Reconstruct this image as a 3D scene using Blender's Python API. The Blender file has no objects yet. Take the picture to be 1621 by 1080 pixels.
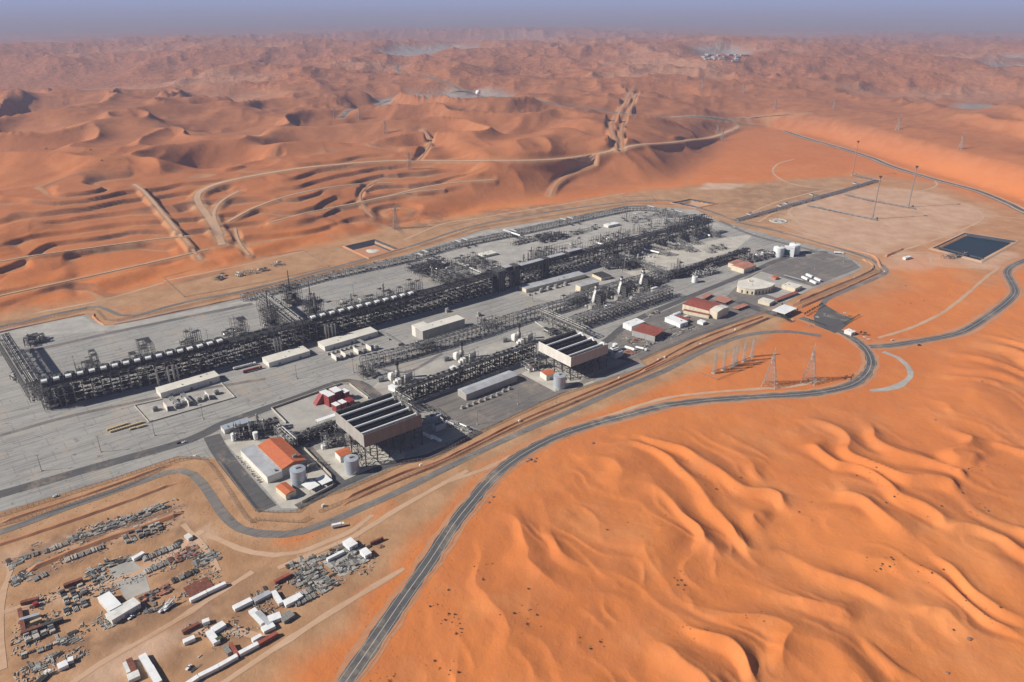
import bpy, bmesh, math, random
import numpy as np
from mathutils import Vector
R = math.radians
rnd = random.Random(7)
sc = bpy.context.scene
COL = sc.collection

# ---------------------------------------------------------------- camera
CAMH = 400.0; FPX = 1225.0; PITCH = math.atan(550 / 1225.0)
cd = bpy.data.cameras.new("camera"); cam = bpy.data.objects.new("camera", cd); COL.objects.link(cam)
cd.sensor_fit = 'HORIZONTAL'; cd.sensor_width = 36; cd.lens = FPX / 1621 * 36
cd.clip_start = 5; cd.clip_end = 200000
cam.location = (0, 0, CAMH); cam.rotation_euler = (math.pi / 2 - PITCH, 0, 0)
sc.camera = cam
# ---------------------------------------------------------------- sky, sun, exposure
SUN_EL, SUN_DIR = 35.0, 192.0        # direction angle (from +x, anticlockwise) that the sun stands in
w = bpy.data.worlds.new("World"); sc.world = w; w.use_nodes = True
wn = w.node_tree.nodes; wl = w.node_tree.links
sky = wn.new('ShaderNodeTexSky'); sky.sky_type = 'NISHITA'; sky.sun_disc = False
sky.sun_elevation = R(SUN_EL); sky.sun_rotation = R(90 - SUN_DIR); sky.dust_density = .3; sky.air_density = .7; sky.altitude = 400
bg = wn['Background']; bg.inputs[1].default_value = 0.05
wl.new(sky.outputs[0], bg.inputs[0])
ld = bpy.data.lights.new("sun", 'SUN'); ld.energy = 5.0; ld.angle = R(0.5); ld.color = (1, .95, .88)
lo = bpy.data.objects.new("sun", ld); COL.objects.link(lo)
sv = Vector((math.cos(R(SUN_DIR)) * math.cos(R(SUN_EL)), math.sin(R(SUN_DIR)) * math.cos(R(SUN_EL)), math.sin(R(SUN_EL))))
lo.rotation_euler = sv.to_track_quat('Z', 'Y').to_euler()
lo.location = (0, 0, 900)
sc.view_settings.view_transform = 'Standard'; sc.view_settings.look = 'None'
sc.view_settings.exposure = 0.3; sc.view_settings.gamma = 1
sc.render.engine = 'CYCLES'
sc.cycles.max_bounces = 6; sc.cycles.volume_bounces = 1; sc.cycles.diffuse_bounces = 1
sc.cycles.sample_clamp_indirect = 5

# ---------------------------------------------------------------- helpers: photo pixel -> place on the ground
cp, sp = math.cos(PITCH), math.sin(PITCH)
def P(x, y, z=0.0):
    a = (x - 810.5) / FPX; b = (y - 540) / FPX
    dz = -(sp + cp * b); dy = cp - sp * b
    t = (z - CAMH) / dz
    return (a * t, dy * t, z)
def P2(x, y, z=0.0): return P(x, y, z)[:2]

# ---------------------------------------------------------------- noise
def _hash(ix, iy, seed):
    n = (ix.astype(np.int64) * 374761393 + iy.astype(np.int64) * 668265263 + seed * 1442695041) & 0xffffffff
    n = ((n ^ (n >> 13)) * 1274126177) & 0xffffffff
    n = n ^ (n >> 16)
    return (n & 0xffff) / 65535.0
def vnoise(x, y, seed=0):
    fx = np.floor(x); fy = np.floor(y); u = x - fx; v = y - fy
    ix = fx.astype(np.int64); iy = fy.astype(np.int64)
    u = u * u * u * (u * (u * 6 - 15) + 10); v = v * v * v * (v * (v * 6 - 15) + 10)
    a = _hash(ix, iy, seed); b = _hash(ix + 1, iy, seed); c = _hash(ix, iy + 1, seed); d = _hash(ix + 1, iy + 1, seed)
    return (a + (b - a) * u) * (1 - v) + (c + (d - c) * u) * v
def fbm(x, y, seed, octs=3):
    s = 0; a = 1; t = 0
    for i in range(octs):
        s = s + a * vnoise(x, y, seed + i * 17); t += a; a *= .5
        x, y = (x * 1.62 + y * 1.18) + 5.3, (-x * 1.18 + y * 1.62) + 2.1
    return s / t
def sstep(a, b, x):
    t = np.clip((x - a) / (b - a), 0, 1); return t * t * (3 - 2 * t)
def polysd(x, y, poly):
    """signed distance (negative inside)"""
    d2 = np.full(x.shape, 1e18); ins = np.zeros(x.shape, bool)
    n = len(poly)
    for i in range(n):
        ax, ay = poly[i]; bx, by = poly[(i + 1) % n]
        ex, ey = bx - ax, by - ay
        px, py = x - ax, y - ay
        t = np.clip((px * ex + py * ey) / (ex * ex + ey * ey + 1e-9), 0, 1)
        d2 = np.minimum(d2, (px - ex * t) ** 2 + (py - ey * t) ** 2)
        c = ((ay <= y) & (by > y)) | ((by <= y) & (ay > y))
        with np.errstate(divide='ignore', invalid='ignore'):
            xi = ax + (y - ay) * ex / (ey if ey != 0 else 1e-9)
        ins ^= c & (x < xi)
    d = np.sqrt(d2)
    return np.where(ins, -d, d)
def linesd(x, y, pts):
    """distance to an open polyline and the height carried along it"""
    d2 = np.full(x.shape, 1e18); h = np.zeros(x.shape)
    for i in range(len(pts) - 1):
        ax, ay, az = pts[i]; bx, by, bz = pts[i + 1]
        ex, ey = bx - ax, by - ay
        t = np.clip(((x - ax) * ex + (y - ay) * ey) / (ex * ex + ey * ey + 1e-9), 0, 1)
        q = (x - ax - ex * t) ** 2 + (y - ay - ey * t) ** 2
        m = q < d2
        d2 = np.where(m, q, d2); h = np.where(m, az + (bz - az) * t, h)
    return np.sqrt(d2), h
def masked(x, y, poly, pad, fn, default):
    """evaluate fn only near the polygon / line"""
    xs = [p[0] for p in poly]; ys = [p[1] for p in poly]
    m = (x > min(xs) - pad) & (x < max(xs) + pad) & (y > min(ys) - pad) & (y < max(ys) + pad)
    out = np.full(x.shape, float(default))
    if m.any(): out[m] = fn(x[m], y[m])
    return out
def pmask(x, y, px, soft, z=0.0, grow=0.0, wob=0.0):
    poly = [P2(a, b, z) for a, b in px]
    def f(u, v):
        d = polysd(u, v, poly)
        if wob: d = d + (fbm(u / (wob * 3), v / (wob * 3), 91, 3) - .5) * 2 * wob
        return 1 - sstep(-soft + grow, soft + grow, d)
    return masked(x, y, poly, soft + abs(grow) + wob + 5, f, 0.0)

# ---------------------------------------------------------------- lie of the land
FLAT = [(-500, 1500), (300, 1500), (520, 1150), (575, 1075), (640, 990), (700, 895), (760, 810), (830, 745), (900, 705), (1000, 672), (1120, 648),
        (1260, 640), (1345, 628), (1400, 632), (1460, 610), (1470, 580), (1480, 556), (1570, 520), (1640, 478), (1665, 440), (1760, 400),
        (1900, 390), (1900, 420), (2600, 420), (2600, 345), (1720, 352), (1621, 320), (1560, 300), (1480, 276), (1410, 255), (1330, 228), (1280, 214),
        (1210, 203), (1170, 215), (1160, 250), (1100, 292), (1000, 303), (900, 318), (760, 335), (700, 350), (640, 352), (560, 378), (480, 390),
        (420, 412), (340, 428), (250, 440), (120, 482), (0, 515), (-200, 560), (-700, 640)]
flat_poly = [P2(*q) for q in FLAT]
RIDGE = [(1185, 195), (1260, 186), (1340, 196), (1400, 200), (1450, 215), (1480, 233), (1530, 243), (1600, 265), (1680, 285), (1800, 330),
         (1900, 385), (1700, 350), (1560, 300), (1400, 250), (1280, 212)]
SABKHA = [[(585, 160), (640, 152), (760, 150), (830, 156), (868, 166), (800, 166), (690, 161), (600, 166)],
          [(595, 88), (640, 79), (720, 76), (760, 80), (700, 92), (640, 97)],
          [(1100, 86), (1160, 84), (1185, 92), (1180, 103), (1140, 104), (1105, 98)],
          [(1430, 180), (1520, 170), (1640, 166), (1700, 175), (1700, 200), (1600, 192), (1500, 186)],
          [(1520, 90), (1600, 93), (1660, 97), (1600, 99), (1540, 96)],
          [(1560, 108), (1640, 106), (1640, 120), (1570, 118)],
          [(1270, 73), (1300, 76), (1290, 80), (1260, 76)]]
SZ = 42.0
TH = R(34)                                       # downwind direction of the foreground dunes
def hills(x, y):
    wx = x + 90 * (fbm(x / 260, y / 260, 11, 2) - .5); wy = y + 90 * (fbm(x / 260, y / 260, 12, 2) - .5)
    def star(u, v, s, sd):
        n = vnoise(u / s, v / s, sd) * .65 + vnoise(u / s * 1.9 + 3.1, v / s * 1.9, sd + 1) * .35
        r = 1 - np.abs(2 * n - 1) * 1.6
        return np.clip(r, -.5, 1)
    a = star(wx * .8 + wy * .3, wy * .8 - wx * .25, 215., 3)
    wx = wx - 55 * a; wy = wy - 26 * a                              # lee sides steeper than windward sides
    a = star(wx * .8 + wy * .3, wy * .8 - wx * .25, 215., 3)
    b = star(wx, wy, 75., 23)
    c = star(wx + 400, wy, 34., 29)
    fa = sstep(2000, 2700, y)
    h = 54 * a + (4 + 6 * fa) * b * (.35 + .65 * vnoise(x / 200, y / 200, 8)) + 3.2 * c * fa * sstep(.3, .7, vnoise(x / 300, y / 300, 77))
    big = fbm(x / 620, y / 620, 41, 2)
    return h + 46 * (big - .35)
def farhills(x, y):
    wx = x + 300 * (fbm(x / 900, y / 900, 51, 2) - .5); wy = y + 300 * (fbm(x / 900, y / 900, 52, 2) - .5)
    n = vnoise(wx / 560, wy / 420, 61); r = 1 - np.abs(2 * n - 1) * 1.5
    m = vnoise(wx / 190, wy / 150, 63); r2 = 1 - np.abs(2 * m - 1) * 1.4
    k = vnoise(wx / 80, wy / 70, 64); r3 = 1 - np.abs(2 * k - 1) * 1.4
    big = fbm(x / 2600, y / 1800, 71, 2)
    return (30 * r + 20 * r2 + 9 * r3) * (.3 + .8 * sstep(.3, .65, big)) + 120 * (big - .5)
def foredunes(x, y):
    wx = x + 22 * (fbm(x / 75, y / 75, 101, 2) - .5) * 2; wy = y + 22 * (fbm(x / 75, y / 75, 102, 2) - .5) * 2
    s = wx * math.cos(TH) + wy * math.sin(TH); c = -wx * math.sin(TH) + wy * math.cos(TH)
    amp = .45 + 1.0 * vnoise(x / 150, y / 150, 103)
    tot = 0
    for L, A, sd, W in ((44., 5.6, 105, 64.), (22., .8, 107, 38.)):
        row = s / L + .35 * (fbm(s / (L * 3), c / 260, sd, 2) - .5) * 2
        ph = row + 1.15 * (vnoise(c / W, row * .9, sd + 3) - .5) + .5 * (vnoise(c / (W * .45), row * 1.1, sd + 5) - .5)
        f = ph - np.floor(ph)
        up = np.clip(f / .34, 0, 1); dn = np.clip((1 - f) / .66, 0, 1)
        prof = np.where(f < .34, up * up * (1.9 - .9 * up), dn ** 1.75 * (1.25 - .25 * dn))
        loc = .12 + .88 * sstep(.30, .70, vnoise(c / (W * .9), row * .8, sd + 9))
        tot = tot + A * prof * loc
    und = 13 * (fbm(x / 170, y / 170, 111, 2) - .5)
    return tot * amp * (1 - .35 * sstep(700, 1100, y)) + und
def benchq(x, y, sd):
    g = 6 + 58 * sstep(0, 430, sd) + 26 * (fbm(x / 210, y / 210, 131, 2) - .5)
    return (g + 7 * (vnoise(x / 80, y / 80, 133) - .5) + .02 * (x + 600)) / 8.5
def benchmask(x, y):
    return masked(x, y, BENCH, 90, lambda u, v: 1 - sstep(-50, 40, polysd(u, v, BENCH) + 90 * (fbm(u / 120, v / 120, 139, 2) - .5)), 0)
def height0(x, y):
    x = np.asarray(x, float); y = np.asarray(y, float)
    sd = polysd(x, y, flat_poly)
    r = np.hypot(x, y)
    out = sstep(4, 150, sd)
    fore = (sstep(-200, 100, x - (y - 700) * .9) * (1 - sstep(1500, 1900, y)))     # land on the near right side
    fore = np.where(y < 620, 1.0, fore)
    fore = np.where((x > 0) & (y < 1180), 1.0, fore); fore = np.where((x < -250) & (y > 560), 0.0, fore)
    hh = hills(x, y); fh = farhills(x, y)
    k = sstep(2500, 3600, y + .12 * x)
    rise = 30 * sstep(0, 520, sd)
    back = (rise + hh * sstep(10, 260, sd)) * (1 - k) + (fh + 20) * k
    # valley and plain between the two
    edge = 12 * sstep(0, 40, sd)
    h = np.where(fore > .5, foredunes(x, y) * sstep(0, 60, sd) + 1.5 * sstep(0, 60, sd), back * out)
    # benches bulldozed into the slope behind the plant
    bm = benchmask(x, y)
    step = 8.5
    q = benchq(x, y, sd); fq = q - np.floor(q)
    bench = (np.floor(q) + sstep(.80, 1.0, fq)) * step * .9 + 2.4 * (vnoise(x / 38, y / 38, 135))
    soft = sstep(.52, .68, fbm(x / 105, y / 105, 137, 2)); bench = bench * (1 - soft) + (q * step * .9 + 9 * np.abs(vnoise(x / 60, y / 60, 138) - .5)) * soft
    h = h * (1 - bm * .93) + bench * bm * .93 * (fore < .5) * sstep(2, 40, sd)
    # big smooth ridge right of the far road
    rd = [P2(*q) for q in RIDGE]
    rm = masked(x, y, rd, 400, lambda u, v: 1 - sstep(-85, 130, polysd(u, v, rd)), 0)
    h = h * (1 - .75 * rm) + rm * 46 * sstep(0, 90, sd)
    for S in SABKHA:
        m = pmask(x, y, S, 140 if S[0][1] < 120 else 50, SZ)
        h = h * (1 - m) + SZ * m
    h = h + np.where(sd < 0, .7 * (fbm(x / 25, y / 25, 141, 2) - .5) * sstep(0, -20, sd) * 0, 0)
    far = sstep(6800, 12000, r)                                   # far relief flattened so the ground reads as haze
    h = h * (1 - far) + 10 * far
    return h
BENCH = [P2(*q, 20) for q in [(-60, 345), (60, 318), (200, 300), (300, 292), (420, 268), (560, 258), (700, 258), (760, 285), (700, 318),
                              (640, 345), (560, 372), (430, 400), (300, 425), (120, 470), (-60, 505), (-200, 460)]]
def T1(x, y, f=height0): return float(f(np.array([x]), np.array([y]))[0])
def GT(x, y, f=height0):
    """the point of the land seen at a photo pixel"""
    z = 0.0
    for s in (1, .7, .5, .5, .4, .4, .3, .3, .2):
        q = P(x, y, z); z += s * (T1(q[0], q[1], f) - z)
    return P(x, y, z)
# tracks that cut into the dunes: (pixels, half width, shoulder)
CUT = {
 'hill_track': ([(352, 388), (343, 365), (330, 345), (313, 323), (302, 310), (310, 302), (350, 290), (417, 277), (483, 267), (540, 263), (607, 252), (690, 256), (807, 258), (873, 259), (907, 255), (973, 238), (1073, 227), (1140, 216), (1168, 203)], 8, 15),
 'pipeline_track': ([(212, 292), (235, 315), (262, 345), (292, 382), (318, 412)], 4, 8),
 'curved_track': ([(352, 372), (338, 352), (330, 335), (350, 318), (378, 303)], 4, 14),
 'desert_highway': ([(540, 187), (590, 172), (600, 163), (630, 155), (690, 150), (757, 147), (807, 152), (867, 164), (960, 178), (1020, 186), (1080, 184), (1163, 197), (1213, 200)], 9, 40),
 'far_highway': ([(730, 143), (690, 127), (627, 110), (640, 104)], 9, 60),
 'dune_track': ([(870, 312), (872, 295), (878, 280), (900, 268), (940, 262)], 4, 14),
 'ridge_track': ([(977, 238), (968, 212), (965, 196), (980, 178), (990, 160), (1000, 142)], 5, 14),
 'twin_track': ([(985, 240), (983, 212), (985, 196), (996, 178), (1003, 160), (1008, 144)], 4, 10),
 'spur_track': ([(660, 256), (672, 238), (683, 228), (676, 212), (668, 205)], 3.5, 12),
 'east_track': ([(1060, 186), (1120, 180), (1200, 181), (1280, 179)], 5, 25),
 'slope_track': ([(540, 330), (600, 316), (690, 290), (740, 285), (780, 285)], 4, 12),
 'bench_track': ([(-20, 418), (90, 402), (200, 386), (300, 374)], 3, 9),
 'upper_track': ([(360, 352), (410, 326), (480, 303), (560, 294), (620, 290)], 3.5, 9),
 'mid_track': ([(590, 345), (566, 325), (560, 306), (580, 288), (610, 281)], 3, 8),
 'bench_road': ([(430, 352), (520, 330), (620, 312), (700, 300)], 3, 9),
 'short_track': ([(395, 405), (372, 385), (365, 372), (372, 362)], 3, 8),
 'low_track': ([(-40, 478), (60, 455), (200, 425), (330, 395)], 3, 10),
}
CUTW = {}
def _prep():
    for k, (px, hw, sh) in CUT.items():
        pts = [GT(*q) for q in px]
        # resample + smooth height
        out = []
        for i in range(len(pts) - 1):
            a = np.array(pts[i]); b = np.array(pts[i + 1]); n = max(1, int(np.hypot(*(b - a)[:2]) / 25))
            for j in range(n): out.append(a + (b - a) * j / n)
        out.append(np.array(pts[-1])); out = np.array(out)
        for _ in range(6):
            out[1:-1] = (out[:-2] + 2 * out[1:-1] + out[2:]) / 4
        zz = height0(out[:, 0], out[:, 1])
        for _ in range(14): zz[1:-1] = (zz[:-2] + zz[1:-1] + zz[2:]) / 3
        lift = {'pipeline_track': 5.5, 'curved_track': 4, 'upper_track': 3, 'bench_track': 2.5, 'bench_road': 2.5, 'hill_track': 4}.get(k, 0)
        out[:, 2] = zz + lift * np.clip(np.minimum(np.arange(len(zz)), np.arange(len(zz))[::-1]) / 2., 0, 1)
        CUTW[k] = ([tuple(q) for q in out], hw, sh)
_prep()
def height(x, y):
    x = np.asarray(x, float); y = np.asarray(y, float)
    h = height0(x, y)
    for k, (pts, hw, sh) in CUTW.items():
        xs = [p[0] for p in pts]; ys = [p[1] for p in pts]; pad = hw + sh + 5
        m = (x > min(xs) - pad) & (x < max(xs) + pad) & (y > min(ys) - pad) & (y < max(ys) + pad)
        if m.any():
            d, z = linesd(x[m], y[m], pts)
            t = sstep(hw + 1, hw + sh, d)
            h[m] = h[m] * t + z * (1 - t)
    for pts in POND: # ponds are dug in
        m = masked(x, y, pts, 20, lambda u, v: 1 - sstep(-14, -1, polysd(u, v, pts)), 0)
        h = h - 7.5 * m
    return h
POND_PX = [[(546, 391), (594, 380), (631, 395), (584, 409)], [(1063, 322), (1093, 316), (1134, 323), (1102, 330)], [(1476, 394), (1527, 370), (1609, 383), (1553, 414)]]
POND = [[P2(*q) for q in pl] for pl in POND_PX]
def TH_(x, y): return T1(x, y, height)
def GH(x, y): return GT(x, y, height)
# ---------------------------------------------------------------- materials
MAT = {}
def new_mat(name):
    m = bpy.data.materials.new(name); m.use_nodes = True; MAT[name] = m
    nt = m.node_tree; return m, nt, nt.nodes['Principled BSDF']
def simple(name, col, rough=.7, metal=0.0, var=.25, scale=.4, bump=0.0, tint=None, streak=None):
    """base colour broken up by two scales of noise"""
    m, nt, b = new_mat(name); N = nt.nodes; L = nt.links
    b.inputs['Roughness'].default_value = rough; b.inputs['Metallic'].default_value = metal
    tc = N.new('ShaderNodeTexCoord'); src = tc.outputs['Object']
    if streak:
        mp = N.new('ShaderNodeMapping'); mp.inputs['Scale'].default_value = streak; L.new(src, mp.inputs[0]); src = mp.outputs[0]
    n1 = N.new('ShaderNodeTexNoise'); n1.inputs['Scale'].default_value = scale; n1.inputs['Detail'].default_value = 6; n1.inputs['Roughness'].default_value = .65
    L.new(src, n1.inputs['Vector'])
    mx = N.new('ShaderNodeMix'); mx.data_type = 'RGBA'
    c = np.array(col); c2 = np.array(tint if tint else c * (1 - var)); c1 = np.clip(c * (1 + var * .5), 0, 1)
    mx.inputs['A'].default_value = (*c2, 1); mx.inputs['B'].default_value = (*c1, 1)
    rp = N.new('ShaderNodeMapRange'); rp.inputs['From Min'].default_value = .35; rp.inputs['From Max'].default_value = .65
    L.new(n1.outputs[0], rp.inputs[0]); L.new(rp.outputs[0], mx.inputs['Factor']); L.new(mx.outputs['Result'], b.inputs['Base Color'])
    if bump:
        bp = N.new('ShaderNodeBump'); bp.inputs['Strength'].default_value = bump; bp.inputs['Distance'].default_value = .3
        L.new(n1.outputs[0], bp.inputs['Height']); L.new(bp.outputs[0], b.inputs['Normal'])
    return m
simple('steel', (.27, .26, .24), .6, .35, .4, .08)
simple('steel_dark', (.055, .052, .048), .7, .3, .4, .1)
simple('steel_pale', (.42, .40, .36), .5, .3, .3, .1)
simple('pipe_silver', (.62, .60, .56), .38, .65, .2, .3)
simple('pipe_grey', (.33, .32, .30), .5, .4, .35, .3)
simple('cooler_grey', (.10, .10, .095), .65, .2, .45, .2)
simple('louvre', (.028, .03, .034), .6, .2, .4, 1.0)
simple('header_white', (.78, .77, .74), .45, 0, .12, .3)
simple('wall_white', (.72, .68, .60), .7, 0, .12, .15, streak=(1, 1, .3))
simple('wall_shade_brown', (.19, .17, .15), .75, 0, .15, .2, streak=(1, 1, .2))  # condenser wall colour with the shade of its unlit sides painted in
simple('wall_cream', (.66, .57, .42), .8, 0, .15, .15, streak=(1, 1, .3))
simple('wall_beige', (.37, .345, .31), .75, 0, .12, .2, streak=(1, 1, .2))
simple('wall_grey', (.36, .35, .33), .75, 0, .2, .15, streak=(1, 1, .3))
simple('roof_cream', (.70, .66, .57), .6, 0, .12, .08)
simple('roof_white', (.82, .82, .80), .5, 0, .1, .1)
simple('roof_grey', (.42, .43, .44), .6, 0, .2, .1)
simple('roof_orange', (.50, .13, .045), .7, 0, .14, .25)
simple('roof_red', (.30, .075, .045), .7, 0, .25, .2)
simple('roof_pink', (.44, .19, .13), .75, 0, .2, .2)
simple('paint_red', (.28, .035, .03), .5, 0, .3, .4)
simple('rust', (.20, .065, .035), .8, .1, .4, .4)
simple('tank_blue', (.42, .46, .50), .5, .2, .12, .2, streak=(1, 1, .2))
simple('white', (.80, .80, .78), .5, 0, .08, .3)
simple('off_white', (.70, .68, .63), .6, 0, .18, .2)
simple('tan_crate', (.55, .42, .22), .8, 0, .2, .5)
simple('blue', (.05, .09, .22), .6, 0, .3, .4)
simple('green_panel', (.02, .13, .12), .5, 0, .3, .4)
simple('yellow', (.62, .42, .04), .6, 0, .2, .5)
simple('rubber', (.02, .02, .02), .9)
simple('glass_dark', (.02, .025, .03), .15)
simple('junk_grey', (.27, .26, .235), .8, .1, .55, 1.1)
simple('junk_pale', (.46, .44, .39), .8, .1, .4, 1.0)
simple('junk_dark', (.075, .068, .06), .85, .1, .5, .9)
simple('leaf', (.06, .085, .03), .9, 0, .5, 1.5)
simple('leaf_dry', (.10, .08, .04), .9, 0, .5, 1.5)
simple('trunk', (.10, .07, .045), .9)
simple('pad_concrete', (.40, .375, .33), .85, 0, .22, .05, bump=.05)
simple('pad_pale', (.50, .46, .39), .85, 0, .2, .06)
simple('gravel', (.62, .60, .56), .9, 0, .3, 2.0)
simple('rock', (.30, .17, .11), .95, 0, .4, .4, bump=.4)
simple('salt', (.62, .56, .49), .9, 0, .3, .03)
simple('liner', (.055, .06, .068), .5, 0, .25, .1)
simple('concrete_wall', (.50, .45, .37), .85, 0, .2, .3)
simple('dark_void', (.035, .033, .03), .9, 0, .4, .4)

def nodes_ground():
    m, nt, b = new_mat('desert_sand'); N = nt.nodes; L = nt.links
    b.inputs['Roughness'].default_value = .95; b.inputs['Specular IOR Level'].default_value = .12
    geo = N.new('ShaderNodeNewGeometry'); pos = geo.outputs['Position']
    def noise(s, d=6, r=.6, sc3=None):
        src = pos
        if sc3:
            mp = N.new('ShaderNodeMapping'); mp.inputs['Scale'].default_value = sc3[:3]; mp.inputs['Rotation'].default_value = (0, 0, sc3[3]); L.new(pos, mp.inputs[0]); src = mp.outputs[0]
        n = N.new('ShaderNodeTexNoise'); n.inputs['Scale'].default_value = s; n.inputs['Detail'].default_value = d; n.inputs['Roughness'].default_value = r
        L.new(src, n.inputs['Vector']); return n.outputs[0]
    def rng(v, a, c, lo=0., hi=1.):
        r = N.new('ShaderNodeMapRange'); r.inputs['From Min'].default_value = a; r.inputs['From Max'].default_value = c; r.inputs['To Min'].default_value = lo; r.inputs['To Max'].default_value = hi
        L.new(v, r.inputs[0]); return r.outputs[0]
    def mix(f, a, c):
        x = N.new('ShaderNodeMix'); x.data_type = 'RGBA'
        if isinstance(f, float): x.inputs['Factor'].default_value = f
        else: L.new(f, x.inputs['Factor'])
        for k, v in (('A', a), ('B', c)):
            if isinstance(v, tuple): x.inputs[k].default_value = (*v, 1)
            else: L.new(v, x.inputs[k])
        return x.outputs['Result']
    def mul(a, c):
        x = N.new('ShaderNodeMath'); x.operation = 'MULTIPLY'
        for i, v in enumerate((a, c)):
            if isinstance(v, (float, int)): x.inputs[i].default_value = v
            else: L.new(v, x.inputs[i])
        return x.outputs[0]
    def attr(n):
        a = N.new('ShaderNodeAttribute'); a.attribute_name = n; return a.outputs['Fac']
    big = noise(.0035, 4, .5); mid = noise(.03, 6, .6); fine = noise(.35, 5, .7)
    sand = mix(rng(big, .35, .65), (.62, .205, .055), (.54, .168, .045))                 # orange dune sand
    sand = mix(mul(rng(mid, .42, .62), .35), sand, (.50, .17, .065))
    sand = mix(mul(rng(noise(.011, 5, .6), .50, .66), .30), sand, (.66, .30, .12))
    red = mix(rng(mid, .35, .65), (.285, .108, .045), (.375, .152, .068))
    tan = mix(rng(mid, .35, .65), (.48, .285, .155), (.36, .20, .10))
    tan = mix(mul(rng(fine, .45, .7), .35), tan, (.40, .19, .10))
    pale = mix(rng(mid, .3, .6), (.64, .46, .34), (.54, .36, .25))
    grey = mix(rng(noise(.012, 5), .4, .6), (.27, .225, .20), (.34, .29, .25))
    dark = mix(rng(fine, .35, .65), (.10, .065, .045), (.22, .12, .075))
    c = mix(attr('red'), sand, red); c = mix(attr('tan'), c, tan); c = mix(attr('pale'), c, pale); c = mix(attr('grey'), c, grey)
    c = mix(attr('plain'), c, (.19, .155, .16))  # greys the far ground as painted haze
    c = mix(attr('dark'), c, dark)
    L.new(c, b.inputs['Base Color'])
    rip = noise(.9, 3, .6, (1, .35, 1, R(34)))
    mb = N.new('ShaderNodeMath'); mb.operation = 'ADD'; L.new(mul(mid, 4.0), mb.inputs[0]); L.new(mul(rip, .22), mb.inputs[1])
    mb2 = N.new('ShaderNodeMath'); mb2.operation = 'ADD'; L.new(mb.outputs[0], mb2.inputs[0]); L.new(mul(mul(noise(.022, 6, .62), 34.), attr('rough')), mb2.inputs[1])
    bp = N.new('ShaderNodeBump'); bp.inputs['Strength'].default_value = .55; bp.inputs['Distance'].default_value = 1.0
    L.new(mb2.outputs[0], bp.inputs['Height']); L.new(bp.outputs[0], b.inputs['Normal'])
nodes_ground()
def nodes_pad(name, c1, c2, c3, lines=True):
    m, nt, b = new_mat(name); N = nt.nodes; L = nt.links
    b.inputs['Roughness'].default_value = .9; b.inputs['Specular IOR Level'].default_value = .2
    geo = N.new('ShaderNodeNewGeometry'); mp = N.new('ShaderNodeMapping'); mp.inputs['Rotation'].default_value = (0, 0, -R(39)); L.new(geo.outputs['Position'], mp.inputs[0])
    def noise(s, sc3=None, d=6, r=.65):
        n = N.new('ShaderNodeTexNoise'); n.inputs['Scale'].default_value = s; n.inputs['Detail'].default_value = d; n.inputs['Roughness'].default_value = r
        if sc3:
            q = N.new('ShaderNodeMapping'); q.inputs['Scale'].default_value = sc3; L.new(mp.outputs[0], q.inputs[0]); L.new(q.outputs[0], n.inputs['Vector'])
        else: L.new(mp.outputs[0], n.inputs['Vector'])
        return n.outputs[0]
    def mix(f, lo, hi, a, c, k=1.0):
        r = N.new('ShaderNodeMapRange'); r.inputs['From Min'].default_value = lo; r.inputs['From Max'].default_value = hi; r.inputs['To Max'].default_value = k; L.new(f, r.inputs[0])
        x = N.new('ShaderNodeMix'); x.data_type = 'RGBA'; L.new(r.outputs[0], x.inputs['Factor'])
        for kk, v in (('A', a), ('B', c)):
            if isinstance(v, tuple): x.inputs[kk].default_value = (*v, 1)
            else: L.new(v, x.inputs[kk])
        return x.outputs['Result']
    c = mix(noise(.012), .35, .65, c1, c2)
    c = mix(noise(.05, (1, 5, 1)), .45, .7, c, c3, .6)
    c = mix(noise(.09, (4, .6, 1)), .5, .72, c, c1, .5)
    c = mix(noise(.4), .58, .8, c, tuple(v * .6 for v in c2), .5)
    if lines and name in ('plant_paving', 'asphalt_dusty', 'asphalt'):
        bt = N.new('ShaderNodeTexBrick'); bt.inputs['Scale'].default_value = 1.0; bt.inputs['Brick Width'].default_value = 34; bt.inputs['Row Height'].default_value = 17; bt.inputs['Mortar Size'].default_value = .5; bt.inputs['Mortar Smooth'].default_value = .6
        bt.inputs['Color1'].default_value = (1, 1, 1, 1); bt.inputs['Color2'].default_value = (.93, .93, .94, 1); bt.inputs['Mortar'].default_value = (.6, .59, .58, 1); bt.offset = .35; L.new(mp.outputs[0], bt.inputs['Vector'])
        mm = N.new('ShaderNodeMix'); mm.data_type = 'RGBA'; mm.blend_type = 'MULTIPLY'; mm.inputs['Factor'].default_value = .75 if name == 'plant_paving' else .3
        L.new(c, mm.inputs['A']); L.new(bt.outputs['Color'], mm.inputs['B']); c = mm.outputs['Result']
        c = mix(noise(.03, (.35, 9, 1), 8, .7), .50, .60, c, tuple(v * .62 for v in c2), .6)      # tyre tracks and drag marks
        c = mix(noise(.02, (1.3, .8, 1), 8, .75), .52, .62, c, (.42, .33, .24), .4)                  # blown sand
        c = mix(noise(.11, None, 4, .8), .60, .66, c, tuple(v * .35 for v in c2), .7)                  # oil and water stains
    L.new(c, b.inputs['Base Color'])
nodes_pad('plant_paving', (.37, .355, .325), (.275, .265, .245), (.44, .415, .365))
nodes_pad('asphalt', (.085, .085, .085), (.12, .115, .11), (.14, .13, .12))
nodes_pad('asphalt_dusty', (.20, .18, .16), (.155, .148, .14), (.26, .21, .17))
nodes_pad('dirt_track', (.55, .36, .23), (.45, .27, .16), (.60, .42, .29))
nodes_pad('shoulder_sand', (.50, .25, .13), (.44, .19, .09), (.53, .30, .17))
nodes_pad('line_paint', (.6, .58, .55), (.45, .42, .38), (.65, .6, .5))
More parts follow.
